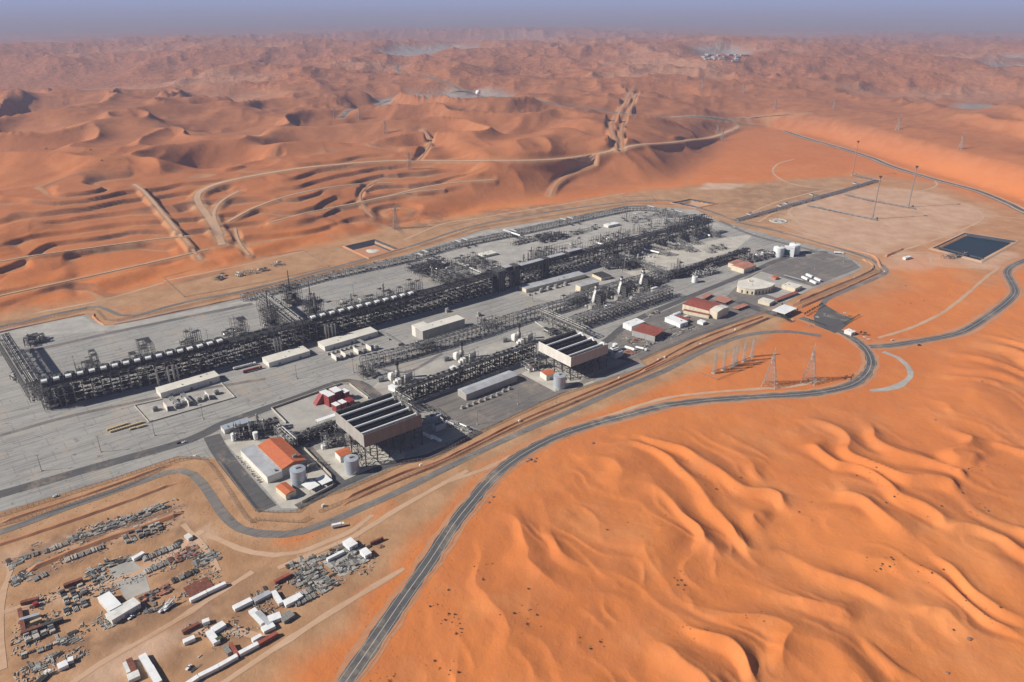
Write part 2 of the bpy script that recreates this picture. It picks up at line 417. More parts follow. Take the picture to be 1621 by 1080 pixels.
m, nt, b = new_mat('water'); b.inputs['Base Color'].default_value = (.004, .024, .034, 1); b.inputs['Roughness'].default_value = .35; b.inputs['Specular IOR Level'].default_value = .1
_n = nt.nodes.new('ShaderNodeTexNoise'); _n.inputs['Scale'].default_value = .6; _b = nt.nodes.new('ShaderNodeBump'); _b.inputs['Strength'].default_value = .15
nt.links.new(_n.outputs[0], _b.inputs['Height']); nt.links.new(_b.outputs[0], b.inputs['Normal'])
def nodes_mesh(name, col, dens):
    """chain-link: thin wires, mostly see-through"""
    m, nt, b = new_mat(name); b.inputs['Base Color'].default_value = (*col, 1); b.inputs['Alpha'].default_value = dens; b.inputs['Roughness'].default_value = .7
nodes_mesh('chain_link', (.30, .24, .19), .28)

# ---------------------------------------------------------------- mesh builder
class MB:
    def __init__(s): s.v = []; s.f = []
    def add(s, vs, fs):
        o = len(s.v); s.v += [tuple(q) for q in vs]; s.f += [tuple(i + o for i in f) for f in fs]; return s
    def box(s, x0, y0, z0, x1, y1, z1):
        if x1 < x0: x0, x1 = x1, x0
        if y1 < y0: y0, y1 = y1, y0
        v = [(x0, y0, z0), (x1, y0, z0), (x1, y1, z0), (x0, y1, z0), (x0, y0, z1), (x1, y0, z1), (x1, y1, z1), (x0, y1, z1)]
        return s.add(v, [(0, 3, 2, 1), (4, 5, 6, 7), (0, 1, 5, 4), (1, 2, 6, 5), (2, 3, 7, 6), (3, 0, 4, 7)])
    def bar(s, a, b, r, n=4, r2=None):
        a = np.array(a, float); b = np.array(b, float); d = b - a; l = np.linalg.norm(d)
        if l < 1e-6: return s
        d /= l; u = np.cross(d, (0, 0, 1) if abs(d[2]) < .9 else (1, 0, 0)); u /= np.linalg.norm(u); w_ = np.cross(d, u)
        r2 = r if r2 is None else r2; vs = []
        for c, rr in ((a, r), (b, r2)):
            for k in range(n):
                t = 2 * math.pi * (k + .5) / n; vs.append(c + (u * math.cos(t) + w_ * math.sin(t)) * rr)
        fs = [(k, (k + 1) % n, n + (k + 1) % n, n + k) for k in range(n)] + [tuple(range(n - 1, -1, -1)), tuple(range(n, 2 * n))]
        return s.add(vs, fs)
    def tube(s, pts, r, n=6):
        for a, b in zip(pts[:-1], pts[1:]): s.bar(a, b, r, n)
        return s
    def cyl(s, x, y, z0, z1, r, n=16, r2=None): return s.bar((x, y, z0), (x, y, z1), r, n, r2)
    def lathe(s, x, y, prof, n=20):
        vs = []; fs = []
        for r, z in prof:
            for k in range(n):
                t = 2 * math.pi * k / n; vs.append((x + r * math.cos(t), y + r * math.sin(t), z))
        for j in range(len(prof) - 1):
            for k in range(n): fs.append((j * n + k, j * n + (k + 1) % n, (j + 1) * n + (k + 1) % n, (j + 1) * n + k))
        fs.append(tuple(range(n - 1, -1, -1))); fs.append(tuple((len(prof) - 1) * n + k for k in range(n)))
        return s.add(vs, fs)
    def hcyl(s, a, b, r, n=12):
        """vessel lying down with domed ends"""
        a = np.array(a, float); b = np.array(b, float); d = (b - a) / np.linalg.norm(b - a)
        s.bar(a, b, r, n); s.bar(b, b + d * r * .5, r, n, r * .45); s.bar(a, a - d * r * .5, r, n, r * .45); return s
    def build(s, name, mat, parent=None, smooth=False, loc=None, rz=0):
        me = bpy.data.meshes.new(name)
        me.from_pydata(s.v, [], s.f); me.update()
        me.materials.append(MAT[mat] if isinstance(mat, str) else mat)
        if smooth: me.shade_smooth()
        o = bpy.data.objects.new(name, me); COL.objects.link(o)
        if parent is not None: o.parent = parent
        if loc is not None: o.location = loc; o.rotation_euler = (0, 0, rz)
        return o
def tag(o, label=None, cat=None, group=None, kind=None):
    for k, v in (('label', label), ('category', cat), ('group', group), ('kind', kind)):
        if v: o[k] = v
    return o
def thing(name, label, cat, loc=(0, 0, 0), rz=0.0, group=None):
    o = bpy.data.objects.new(name, None); o.empty_display_size = 2; COL.objects.link(o); o.location = loc; o.rotation_euler = (0, 0, rz)
    return tag(o, label, cat, group)
KIDS = {}
def copy_tree(o, loc=None, rz=None, label=None, parent=None):
    c = o.copy(); COL.objects.link(c)
    if parent is not None: c.parent = parent
    if loc is not None: c.location = loc
    if rz is not None: c.rotation_euler = (0, 0, rz)
    if label: c['label'] = label
    for ch in KIDS.get(o.name) or list(o.children): copy_tree(ch, parent=c)
    return c
def ang(a, b): return math.atan2(b[1] - a[1], b[0] - a[0])
def dist(a, b): return math.hypot(b[0] - a[0], b[1] - a[1])
TH0 = R(39)

# ---------------------------------------------------------------- ground
def grid_ground():
    rs = [150.0]
    while rs[-1] < 62000:
        r = rs[-1]; dr = r * r / (CAMH * 774) * 1.35 * math.sqrt(1 + (CAMH / r) ** 2) * (1 - .62 * float(sstep(1000, 1300, r)) * (1 - float(sstep(2300, 3200, r))))
        rs.append(r + min(max(dr, 1.2), 900))
    rs = np.array(rs)
    a1 = np.linspace(R(40), R(140), 1500)                         # fine where the photograph looks
    a2 = np.linspace(R(140), R(400), 130)[1:]
    an = np.concatenate([a1, a2[:-1]])
    nr, na = len(rs), len(an)
    X = np.outer(rs, np.cos(an)); Y = np.outer(rs, np.sin(an))
    Z = height(X.ravel(), Y.ravel()).reshape(nr, na)
    Z *= 1 - sstep(30000, 50000, rs)[:, None]
    co = np.stack([X, Y, Z], -1).reshape(-1, 3)
    i = np.arange(nr - 1)[:, None] * na; j = np.arange(na)[None, :]; j2 = (j + 1) % na
    q = np.stack([i + j, i + na + j, i + na + j2, i + j2], -1).reshape(-1, 4)[:, ::-1]
    co = np.vstack([co, [[0, 0, float(height(np.array([0.]), np.array([0.]))[0])]]])
    c = len(co) - 1
    tri = np.stack([np.full(na, c), np.arange(na), (np.arange(na) + 1) % na], -1)
    me = bpy.data.meshes.new('ground')
    me.vertices.add(len(co)); me.vertices.foreach_set('co', co.ravel())
    nl = q.size + tri.size
    me.loops.add(nl); me.loops.foreach_set('vertex_index', np.concatenate([q.ravel(), tri.ravel()]).astype(np.int32))
    st = np.concatenate([np.arange(len(q)) * 4, q.size + np.arange(len(tri)) * 3]).astype(np.int32)
    me.polygons.add(len(st)); me.polygons.foreach_set('loop_start', st)
    me.update(calc_edges=True); me.shade_smooth(); me.materials.append(MAT['desert_sand'])
    x, y = co[:, 0], co[:, 1]
    sd = polysd(x, y, flat_poly)
    A = {}
    far = sstep(1500, 3400, y); fore_m = ((x > 0) & (y < 1180)).astype(float)
    A['red'] = np.clip(far * .9 + .62 * sstep(1000, 1400, y) * sstep(0, 90, sd) * (1 - .9 * fore_m), 0, 1)
    A['red'] = np.maximum(A['red'], .8 * pmask(x, y, BEYOND, 60, 40, wob=25))
    A['rough'] = sstep(2500, 3900, y)
    n1 = fbm(x / 60, y / 60, 201, 3)
    tan = pmask(x, y, YARD, 14, wob=12) + pmask(x, y, STRIP, 10, wob=6) + pmask(x, y, BACKPLAIN, 30, wob=15) + .8 * pmask(x, y, EASTPLAIN, 40, wob=25)
    for k, (pts, hw, sh) in CUTW.items():
        mm = masked(x, y, pts, hw + 40, lambda u, v: 1 - sstep(hw, hw + 12, linesd(u, v, pts)[0]), 0); tan = tan + mm * .6
    padw = [P2(*q) for q in PADC]
    tan = tan + .9 * masked(x, y, padw, 90, lambda u, v: 1 - sstep(12, 48, polysd(u, v, padw)), 0)
    tan = tan * sstep(.1, .45, n1 + .25)
    _e = lambda: None
    bm2 = benchmask(x, y) * (1 - sstep(.52, .68, fbm(x / 105, y / 105, 137, 2)))
    q2 = benchq(x, y, sd); f2 = q2 - np.floor(q2)
    tan = tan + .75 * bm2 * (sstep(.62, .7, f2) * (1 - sstep(.74, .8, f2))) * sstep(.3, .5, fbm(x / 110, y / 90, 225, 2))
    A['tan'] = np.clip(tan, 0, 1)
    pale = np.zeros_like(x)
    for pl, s, k in PALES: pale = np.maximum(pale, k * pmask(x, y, pl, s, wob=s))
    pale = np.maximum(pale,   .2 * far * sstep(.52, .72, fbm(x / 700, y / 500, 211, 3)))
    A['pale'] = pale
    g = np.zeros_like(x)
    for S in SABKHA: g = np.maximum(g, .95 * pmask(x, y, S, 60 if S[0][1] < 120 else 25, SZ, wob=30))
    A['grey'] = g; A['plain'] = .9 * sstep(5200, 12500, np.hypot(x, y))  # plain: share of haze colour painted on with distance
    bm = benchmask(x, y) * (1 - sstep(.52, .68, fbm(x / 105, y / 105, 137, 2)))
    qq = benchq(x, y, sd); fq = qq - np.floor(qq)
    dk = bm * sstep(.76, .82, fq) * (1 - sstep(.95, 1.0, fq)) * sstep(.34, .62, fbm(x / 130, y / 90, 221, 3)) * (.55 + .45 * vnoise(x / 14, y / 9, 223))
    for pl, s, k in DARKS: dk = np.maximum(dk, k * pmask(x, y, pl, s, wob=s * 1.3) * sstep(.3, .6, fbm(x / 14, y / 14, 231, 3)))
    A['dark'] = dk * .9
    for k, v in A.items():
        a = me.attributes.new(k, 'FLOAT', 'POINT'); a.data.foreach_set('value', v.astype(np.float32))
    o = bpy.data.objects.new('ground', me); COL.objects.link(o); tag(o, kind='structure', label='orange desert sand rolling from the plant out to the hazy dunes')
YARD = [(-300, 1300), (-300, 860), (0, 852), (120, 815), (260, 765), (300, 768), (330, 830), (380, 855), (460, 862), (560, 820), (700, 760), (760, 740), (700, 800), (640, 880), (560, 985), (470, 1040), (380, 1100), (300, 1300)]
STRIP = [(-100, 860), (0, 815), (280, 728), (345, 735), (410, 815), (470, 815), (640, 735), (830, 650), (1020, 572), (1215, 498), (1380, 425), (1260, 380), (1110, 345), (1000, 326), (760, 362), (400, 465), (160, 515), (-100, 540), (-100, 560), (1500, 300), (1420, 430), (1320, 470), (1300, 540), (1200, 545), (1060, 600), (900, 665), (700, 765), (520, 835), (400, 860), (330, 840), (290, 760), (0, 870)]
STRIP = [(-100, 860), (0, 812), (280, 724), (347, 730), (405, 808), (470, 810), (640, 732), (830, 648), (1020, 570), (1215, 495), (1260, 500), (1200, 545), (1060, 605), (900, 670), (700, 765), (520, 835), (400, 862), (330, 845), (290, 760), (0, 870)]
BACKPLAIN = [(-200, 575), (0, 500), (250, 452), (300, 440), (480, 392), (620, 360), (760, 338), (900, 320), (1010, 303), (1150, 290), (1330, 282), (1250, 350), (1130, 345), (1080, 322), (1000, 320), (700, 376), (400, 462), (0, 525), (-200, 575)]
EASTPLAIN = [(1150, 350), (1180, 300), (1360, 275), (1480, 290), (1621, 335), (1700, 360), (1700, 400), (1610, 420), (1570, 450), (1480, 400), (1400, 420), (1420, 450), (1330, 470), (1380, 430), (1250, 380)]
PALES = [([(1330, 300), (1400, 297), (1480, 305), (1560, 330), (1560, 352), (1450, 390), (1370, 400), (1260, 375), (1240, 345), (1270, 320)], 25, .55),
         ([(1420, 400), (1600, 400), (1590, 425), (1400, 425)], 18, .5),
         ([(1120, 290), (1180, 292), (1160, 300), (1100, 300)], 8, .8),
         ([(0, 880), (140, 840), (250, 800), (290, 800), (300, 830), (180, 850), (0, 900)], 10, .35),
         ([(0, 965), (120, 935), (250, 885), (330, 830), (340, 850), (240, 905), (100, 950), (0, 975)], 6, .5),
         ([(100, 1080), (200, 1020), (290, 985), (330, 960), (300, 1010), (220, 1060), (160, 1100)], 6, .6)]
PADC = [(-160, 552), (0, 523), (137, 496), (158, 512), (275, 492), (390, 470), (640, 404), (760, 366), (1000, 327), (1075, 329), (1135, 349), (1250, 381), (1335, 402), (1366, 423), (1271, 463), (1101, 530), (1006, 571), (885, 624), (762, 682), (639, 732), (480, 795), (407, 809), (347, 731), (280, 723), (0, 811), (-160, 860)]
BEYOND = [(1400, 200), (1480, 196), (1700, 200), (1900, 240), (1900, 370), (1700, 292), (1600, 262), (1530, 240), (1490, 228), (1450, 212)]
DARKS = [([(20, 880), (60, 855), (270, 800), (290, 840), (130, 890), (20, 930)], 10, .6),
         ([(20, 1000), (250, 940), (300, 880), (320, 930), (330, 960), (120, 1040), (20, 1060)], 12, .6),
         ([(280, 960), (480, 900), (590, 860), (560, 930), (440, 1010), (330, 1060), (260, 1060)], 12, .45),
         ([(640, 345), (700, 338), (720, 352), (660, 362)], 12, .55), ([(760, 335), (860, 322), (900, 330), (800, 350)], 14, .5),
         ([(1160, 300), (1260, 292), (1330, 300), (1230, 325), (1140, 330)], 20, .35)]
grid_ground()
# ---------------------------------------------------------------- haze: one box of dusty air
hz = MB().box(-64000, -64000, -80, 64000, 64000, 480).build('haze', 'white'); tag(hz, kind='stuff')
hm = bpy.data.materials.new('haze'); hm.use_nodes = True; MAT['haze'] = hm
hm.node_tree.nodes.clear()
_o = hm.node_tree.nodes.new('ShaderNodeOutputMaterial'); _v = hm.node_tree.nodes.new('ShaderNodeVolumePrincipled')
_v.inputs['Color'].default_value = (.46, .56, .85, 1); _v.inputs['Density'].default_value = 7.4e-5; _v.inputs['Anisotropy'].default_value = 0.0
hm.node_tree.links.new(_v.outputs[0], _o.inputs['Volume'])
hz.data.materials.clear(); hz.data.materials.append(hm)

# ---------------------------------------------------------------- sheets: pads and roads
def smooth_line(pts, step=12.0):
    """Catmull-Rom through the points"""
    p = [np.array(q[:2]) for q in pts]; p = [2 * p[0] - p[1]] + p + [2 * p[-1] - p[-2]]; out = []
    for i in range(1, len(p) - 2):
        n = max(1, int(np.linalg.norm(p[i + 1] - p[i]) / step))
        for j in range(n):
            t = j / n
            out.append(.5 * (2 * p[i] + (p[i + 1] - p[i - 1]) * t + (2 * p[i - 1] - 5 * p[i] + 4 * p[i + 1] - p[i + 2]) * t * t + (3 * p[i] - p[i - 1] - 3 * p[i + 1] + p[i + 2]) * t ** 3))
    out.append(p[-2]); return np.array(out)
def offsets(L, d):
    t = np.gradient(L, axis=0); t /= np.linalg.norm(t, axis=1)[:, None] + 1e-9
    return L + np.stack([-t[:, 1], t[:, 0]], -1) * d
def strip(name, pts, w_, z, mat, label=None, onland=False, off=0.0, step=12.0, jag=0.0, kind='structure', cross=1):
    L = smooth_line(pts, step); n = len(L); rows = []
    for k in range(cross + 1):
        o_ = off - w_ / 2 + w_ * k / cross
        q = offsets(L, o_)
        if jag and k in (0, cross):
            q = offsets(L, o_ + 0); q = q + (q - L) / (np.linalg.norm(q - L, axis=1)[:, None] + 1e-9) * (fbm(q[:, 0] / 9, q[:, 1] / 9, 5, 2)[:, None] - .5) * 2 * jag
        zz = height(q[:, 0], q[:, 1]) if onland else np.zeros(n)
        rows.append(np.column_stack([q, zz + z]))
    V = np.vstack(rows); m = MB(); m.v = [tuple(q) for q in V]
    for k in range(cross):
        for i in range(n - 1): m.f.append((k * n + i, k * n + i + 1, (k + 1) * n + i + 1, (k + 1) * n + i))
    # face up
    a, b, c = [np.array(m.v[i]) for i in m.f[0][:3]]
    if np.cross(b - a, c - a)[2] < 0: m.f = [f[::-1] for f in m.f]
    return tag(m.build(name, mat), label, kind=kind)
def sheet(name, px, z, mat, label=None, kind='structure'):
    pts = [P2(*q) for q in px]
    bm_ = bmesh.new(); f = bm_.faces.new([bm_.verts.new((a, b, z)) for a, b in pts]); bm_.normal_update()
    if f.normal.z < 0: bmesh.ops.reverse_faces(bm_, faces=[f])
    bmesh.ops.triangulate(bm_, faces=bm_.faces[:])
    me = bpy.data.meshes.new(name); bm_.to_mesh(me); bm_.free(); me.materials.append(MAT[mat])
    o = bpy.data.objects.new(name, me); COL.objects.link(o); return tag(o, label, kind=kind)
PAD = [(-160, 552), (0, 523), (137, 496), (146, 506), (158, 512), (180, 512), (275, 492), (390, 470), (640, 404), (760, 366), (1000, 327), (1075, 329), (1135, 349),
       (1250, 381), (1335, 402), (1356, 414), (1366, 423), (1350, 434), (1271, 463), (1243, 480), (1208, 495), (1101, 530), (1021, 563), (1006, 571), (1024, 580), (942, 607), (885, 624), (820, 652),
       (762, 682), (747, 695), (680, 726), (639, 732), (544, 775), (480, 795), (468, 811), (407, 809), (347, 731), (337, 725), (280, 723), (175, 759), (0, 811), (-160, 860)]
sheet('plant_paving', PAD, .15, 'plant_paving', 'wide grey paved yard under the whole plant')
def px(l): return [P2(*q) for q in l]
R_MAIN = px([(480, 1190), (512, 1135), (546, 1082), (572, 1045), (600, 1004), (640, 945), (680, 889), (719, 829), (751, 789), (779, 757), (823, 722), (879, 692), (938, 672), (998, 656), (1050, 643), (1120, 634), (1191, 629), (1261, 625), (1311, 619), (1349, 609), (1372, 592), (1379, 571), (1367, 549), (1342, 531), (1311, 518), (1268, 503)])
R_EAST = px([(1374, 549), (1402, 548), (1437, 543), (1490, 534), (1526, 524), (1561, 503), (1592, 480), (1607, 462), (1599, 443), (1594, 431), (1603, 421), (1621, 413), (1680, 390), (1800, 360)])
R_NE = px([(1213, 200), (1240, 207), (1280, 220), (1330, 234), (1380, 250), (1414, 264), (1480, 284), (1547, 302), (1597, 322), (1621, 334), (1700, 368)])
R_PER = px([(-150, 885), (0, 843), (37, 830), (100, 806), (200, 771), (262, 749), (287, 745), (305, 751), (320, 766), (337, 790), (357, 818), (381, 838), (409, 845), (450, 846), (481, 841), (520, 827), (562, 809), (628, 780), (687, 751), (755, 717), (830, 682), (905, 650), (980, 616), (1050, 588), (1103, 561), (1156, 538), (1198, 528), (1247, 525), (1300, 532)])
R_LOOP = px([(1300, 505), (1302, 482), (1314, 471), (1349, 456), (1385, 441), (1402, 431), (1397, 421), (1367, 406), (1297, 384), (1226, 365), (1166, 352)])
R_BACK = px([(-150, 545), (0, 517), (75, 500), (140, 487), (158, 486), (172, 491), (190, 499), (212, 500), (250, 490), (300, 477), (400, 457), (560, 415), (650, 390), (750, 358), (880, 334), (1000, 319), (1060, 318), (1110, 330), (1166, 350)])
strip('highway_shoulder', R_MAIN, 20, .08, 'shoulder_sand', jag=3)
strip('highway_shoulder', R_EAST, 22, .09, 'shoulder_sand', jag=3)
strip('highway_shoulder', R_NE, 24, .10, 'dirt_track', jag=3)
strip('main_road', R_MAIN, 12.5, .22, 'asphalt', 'dark two lane asphalt road sweeping past the plant', jag=.5, step=5)
for s_, o_ in ((1, 6.6), (2, -6.6)): strip('sand_drift', R_MAIN, 1.6, .24, 'shoulder_sand', off=o_, jag=1.5, step=4)
strip('road_centre_line', R_MAIN, .45, .27, 'line_paint')
for s_ in (-1, 1): strip('road_edge_line', R_MAIN, .25, .27, 'line_paint', off=s_ * 4.7)
strip('east_road', R_EAST, 11, .20, 'asphalt', 'asphalt road from the junction to the pond')
for s_ in (-1, 1): strip('road_edge_line', R_EAST, .3, .25, 'line_paint', off=s_ * 4.2)
strip('road_centre_line', R_EAST, .35, .25, 'line_paint')
strip('desert_road', R_NE, 11, .20, 'asphalt', 'asphalt road skirting the big dune at right')
strip('desert_road', R_NE, 5, .16, 'asphalt_dusty', off=-13, jag=1)
strip('perimeter_road', R_PER, 8.5, .16, 'asphalt_dusty', 'grey perimeter road outside the front fence', jag=.5)
strip('perimeter_road', R_LOOP, 8, .14, 'asphalt_dusty', 'grey perimeter road round the east corner', jag=.5)
strip('perimeter_road', R_BACK, 7, .13, 'asphalt_dusty', 'dusty perimeter road behind the plant', jag=.7)
strip('old_road', px([(1398, 557), (1421, 566), (1438, 581), (1441, 596), (1425, 610), (1400, 617), (1378, 619)]), 7, .12, 'pad_concrete', 'abandoned grey curve of old road', jag=2.0)
for ci, (nm, (pts, hw, sh)) in enumerate(CUTW.items()):
    mt = 'asphalt_dusty' if nm in ('desert_highway', 'far_highway') else ('shoulder_sand' if nm in ('ridge_track', 'twin_track', 'spur_track', 'dune_track', 'mid_track') else 'dirt_track')
    strip('desert_track', [q[:2] for q in pts], hw * 1.5, .45 + .02 * ci, mt, onland=True, cross=3, jag=.6, step=10)
DT = [[(1247, 341), (1258, 327), (1300, 312), (1335, 305), (1400, 302), (1473, 311), (1525, 324), (1553, 338), (1548, 352), (1490, 376), (1440, 393), (1400, 406)],
      [(1553, 338), (1590, 344), (1621, 346), (1700, 356)], [(1250, 338), (1262, 352), (1290, 362), (1320, 366)],
      [(1200, 352), (1230, 335), (1290, 316), (1330, 303)],
      [(1477, 284), (1483, 293), (1464, 301), (1414, 305), (1364, 304), (1330, 300), (1287, 297), (1247, 289), (1224, 274), (1231, 260), (1257, 252)],
      [(-40, 985), (60, 952), (180, 920), (260, 885), (320, 840)], [(60, 1120), (160, 1050), (250, 1000), (330, 950), (400, 905)],
      [(330, 848), (400, 875), (470, 875), (560, 838), (590, 815)], [(700, 765), (760, 745), (810, 722)], [(340, 1090), (430, 1030), (540, 960), (640, 900)]]
DT += [[(620, 1090), (650, 1030), (700, 960)][:0] or [(560, 850), (640, 800), (740, 745)], [(1390, 535), (1440, 520), (1500, 490), (1560, 440), (1580, 425)], [(1310, 600), (1250, 612), (1120, 622), (1040, 634), (900, 680)],
  [(1230, 352), (1280, 372), (1340, 385), (1400, 398)], [(1170, 345), (1230, 320), (1300, 302), (1330, 300)], [(1410, 405), (1470, 400), (1480, 420), (1560, 425)], [(260, 445), (360, 425), (480, 398)], [(640, 380), (700, 355), (760, 345), (900, 322), (990, 306)], [(0, 505), (150, 478), (260, 448)],
  [(20, 895), (0, 960), (5, 1060)], [(290, 830), (330, 875), (345, 905)], [(440, 900), (560, 850)], [(300, 1000), (380, 1000), (420, 1010)]]
for i, l in enumerate(DT): strip('dirt_track', px(l), 5.0, .105 + .004 * i, 'dirt_track', jag=1.2)
IN = [([(-160, 828), (0, 783), (150, 740), (300, 697), (345, 675), (400, 655), (419, 648), (482, 626), (530, 608), (550, 604), (568, 607), (586, 619), (610, 640)], 13, 'asphalt'),
      ([(335, 690), (352, 720), (391, 769), (424, 806)], 16, 'asphalt'), ([(484, 706), (510, 735), (544, 768)], 9, 'asphalt'),
      ([(470, 803), (545, 766), (620, 735), (680, 722), (760, 683)], 9, 'asphalt'), ([(765, 678), (830, 645), (900, 615), (1010, 568), (1100, 527), (1208, 492)], 8, 'asphalt_dusty'),
      ([(900, 570), (960, 540), (1000, 510), (1090, 471), (1191, 430), (1230, 413), (1278, 399), (1310, 400)], 11, 'asphalt'),
      ([(-160, 592), (0, 562), (75, 550), (200, 522), (400, 481)], 9, 'asphalt_dusty'), ([(1170, 478), (1190, 486), (1215, 494), (1250, 503)], 16, 'asphalt'),
      ([(0, 690), (120, 657), (300, 620), (420, 600)], 6, 'asphalt_dusty'), ([(575, 575), (640, 590), (700, 560)], 5, 'asphalt_dusty'),
      ([(1140, 350), (1190, 372), (1260, 390), (1340, 410)], 9, 'asphalt_dusty'), ([(1000, 570), (960, 560), (930, 545)], 12, 'asphalt')]
for i, (l, w_, mt) in enumerate(IN): strip('plant_road', px(l), w_, .22 + .006 * i, mt, jag=.4)
TT = [] # wheel tracks
SH = [([(1006, 571), (1208, 494), (1180, 470), (1090, 476), (1000, 515), (965, 540)], 'asphalt_dusty'),
      ([(1208, 493), (1268, 462), (1362, 424), (1348, 412), (1300, 400), (1240, 412), (1180, 440), (1150, 470)], 'asphalt_dusty'),
      ([(655, 640), (700, 624), (830, 590), (885, 624), (762, 682)], 'asphalt_dusty'),
      ([(354, 698), (385, 690), (470, 720), (560, 720), (625, 736), (549, 763), (529, 771), (471, 805), (446, 805)], 'pad_pale'),
      ([(499, 714), (540, 700), (640, 715), (640, 730), (549, 763)], 'pad_pale'),
      ([(825, 592), (870, 570), (942, 606), (885, 624)], 'pad_pale'), ([(588, 615), (610, 596), (850, 522), (880, 536), (680, 610)], 'pad_concrete'),
      ([(822, 465), (890, 445), (975, 443), (935, 484), (845, 497), (868, 478)], 'pad_concrete'), ([(960, 420), (1140, 378), (1195, 370), (1160, 400), (1010, 440)], 'pad_pale'),
      ([(432, 648), (540, 607), (600, 627), (540, 665), (470, 690)], 'pad_concrete'), ([(1170, 450), (1205, 430), (1290, 455), (1245, 478)], 'pad_concrete'),
      ([(212, 643), (340, 598), (372, 630), (236, 668)], 'pad_concrete'), ([(640, 405), (770, 366), (1000, 328), (1100, 332), (1130, 347), (1000, 385), (820, 430), (720, 440)], 'pad_concrete'),
      ([(0, 538), (0, 526), (130, 500), (150, 513), (200, 512), (400, 473), (640, 405), (700, 392), (690, 398), (400, 483), (200, 521)], 'pad_concrete'), ([(1010, 345), (1090, 332), (1150, 360), (1060, 382)], 'pad_concrete')]
for i, (l, mt) in enumerate(SH): sheet('apron', l, .165 + .004 * i, mt)
sheet('gate_plaza', [(1288, 500), (1304, 482), (1330, 497), (1352, 505), (1332, 522), (1322, 528), (1290, 515)], .3, 'asphalt')
sheet('scrap_yard_floor', [(170, 895), (210, 888), (228, 902), (238, 935), (200, 950), (178, 915)], .1, 'pad_concrete')
sheet('scrap_yard_floor', [(510, 890), (560, 860), (590, 882), (540, 915)], .1, 'pad_concrete')
# water and liners of the ponds
# ================================================================ things
_o1 = ['', 'first', 'second', 'third', 'fourth', 'fifth', 'sixth', 'seventh', 'eighth', 'ninth', 'tenth', 'eleventh', 'twelfth', 'thirteenth', 'fourteenth', 'fifteenth', 'sixteenth', 'seventeenth', 'eighteenth', 'nineteenth']
def nth(n): return _o1[n] if n < 20 else (('', '', 'twenty', 'thirty', 'forty', 'fifty', 'sixty', 'seventy')[n // 10] + '-' + _o1[n % 10] if n % 10 else ('', '', 'twentieth', 'thirtieth', 'fortieth', 'fiftieth', 'sixtieth')[n // 10])
_ob = MB.build
def _build(s, name, mat, parent=None, **k):
    o = _ob(s, name, mat, parent, **k)
    if parent is not None: KIDS.setdefault(parent.name, []).append(o)
    return o
MB.build = _build
def inst(src, parent, loc=(0, 0, 0), rz=0.0):
    """another part that shares a mesh"""
    o = src.copy(); COL.objects.link(o); o.parent = parent; o.location = loc; o.rotation_euler = (0, 0, rz)
    KIDS.setdefault(parent.name, []).append(o); return o
def copy_tree(o, loc=None, rz=None, label=None, parent=None, group=None):
    c = o.copy(); COL.objects.link(c)
    if parent is not None: c.parent = parent; KIDS.setdefault(parent.name, []).append(c)
    if loc is not None: c.location = loc
    if rz is not None: c.rotation_euler = (0, 0, rz)
    if label: c['label'] = label
    if group: c['group'] = group
    for ch in list(KIDS.get(o.name, ())): copy_tree(ch, parent=c)
    return c
def fr(a, b, z=0.0):
    A = P2(*a, z); B = P2(*b, z); return (A[0], A[1], 0.16), ang(A, B), dist(A, B)
MESHC = {}
def part(parent, key, name, mat, fn, loc=(0, 0, 0), rz=0.0):
    """one mesh per key, shared by every part made from it"""
    if key not in MESHC:
        m = MB(); fn(m); o = m.build(name, mat, parent); MESHC[key] = o.data; o.location = loc; o.rotation_euler = (0, 0, rz); return o
    o = bpy.data.objects.new(name, MESHC[key]); COL.objects.link(o); o.parent = parent; o.location = loc; o.rotation_euler = (0, 0, rz)
    KIDS.setdefault(parent.name, []).append(o); return o

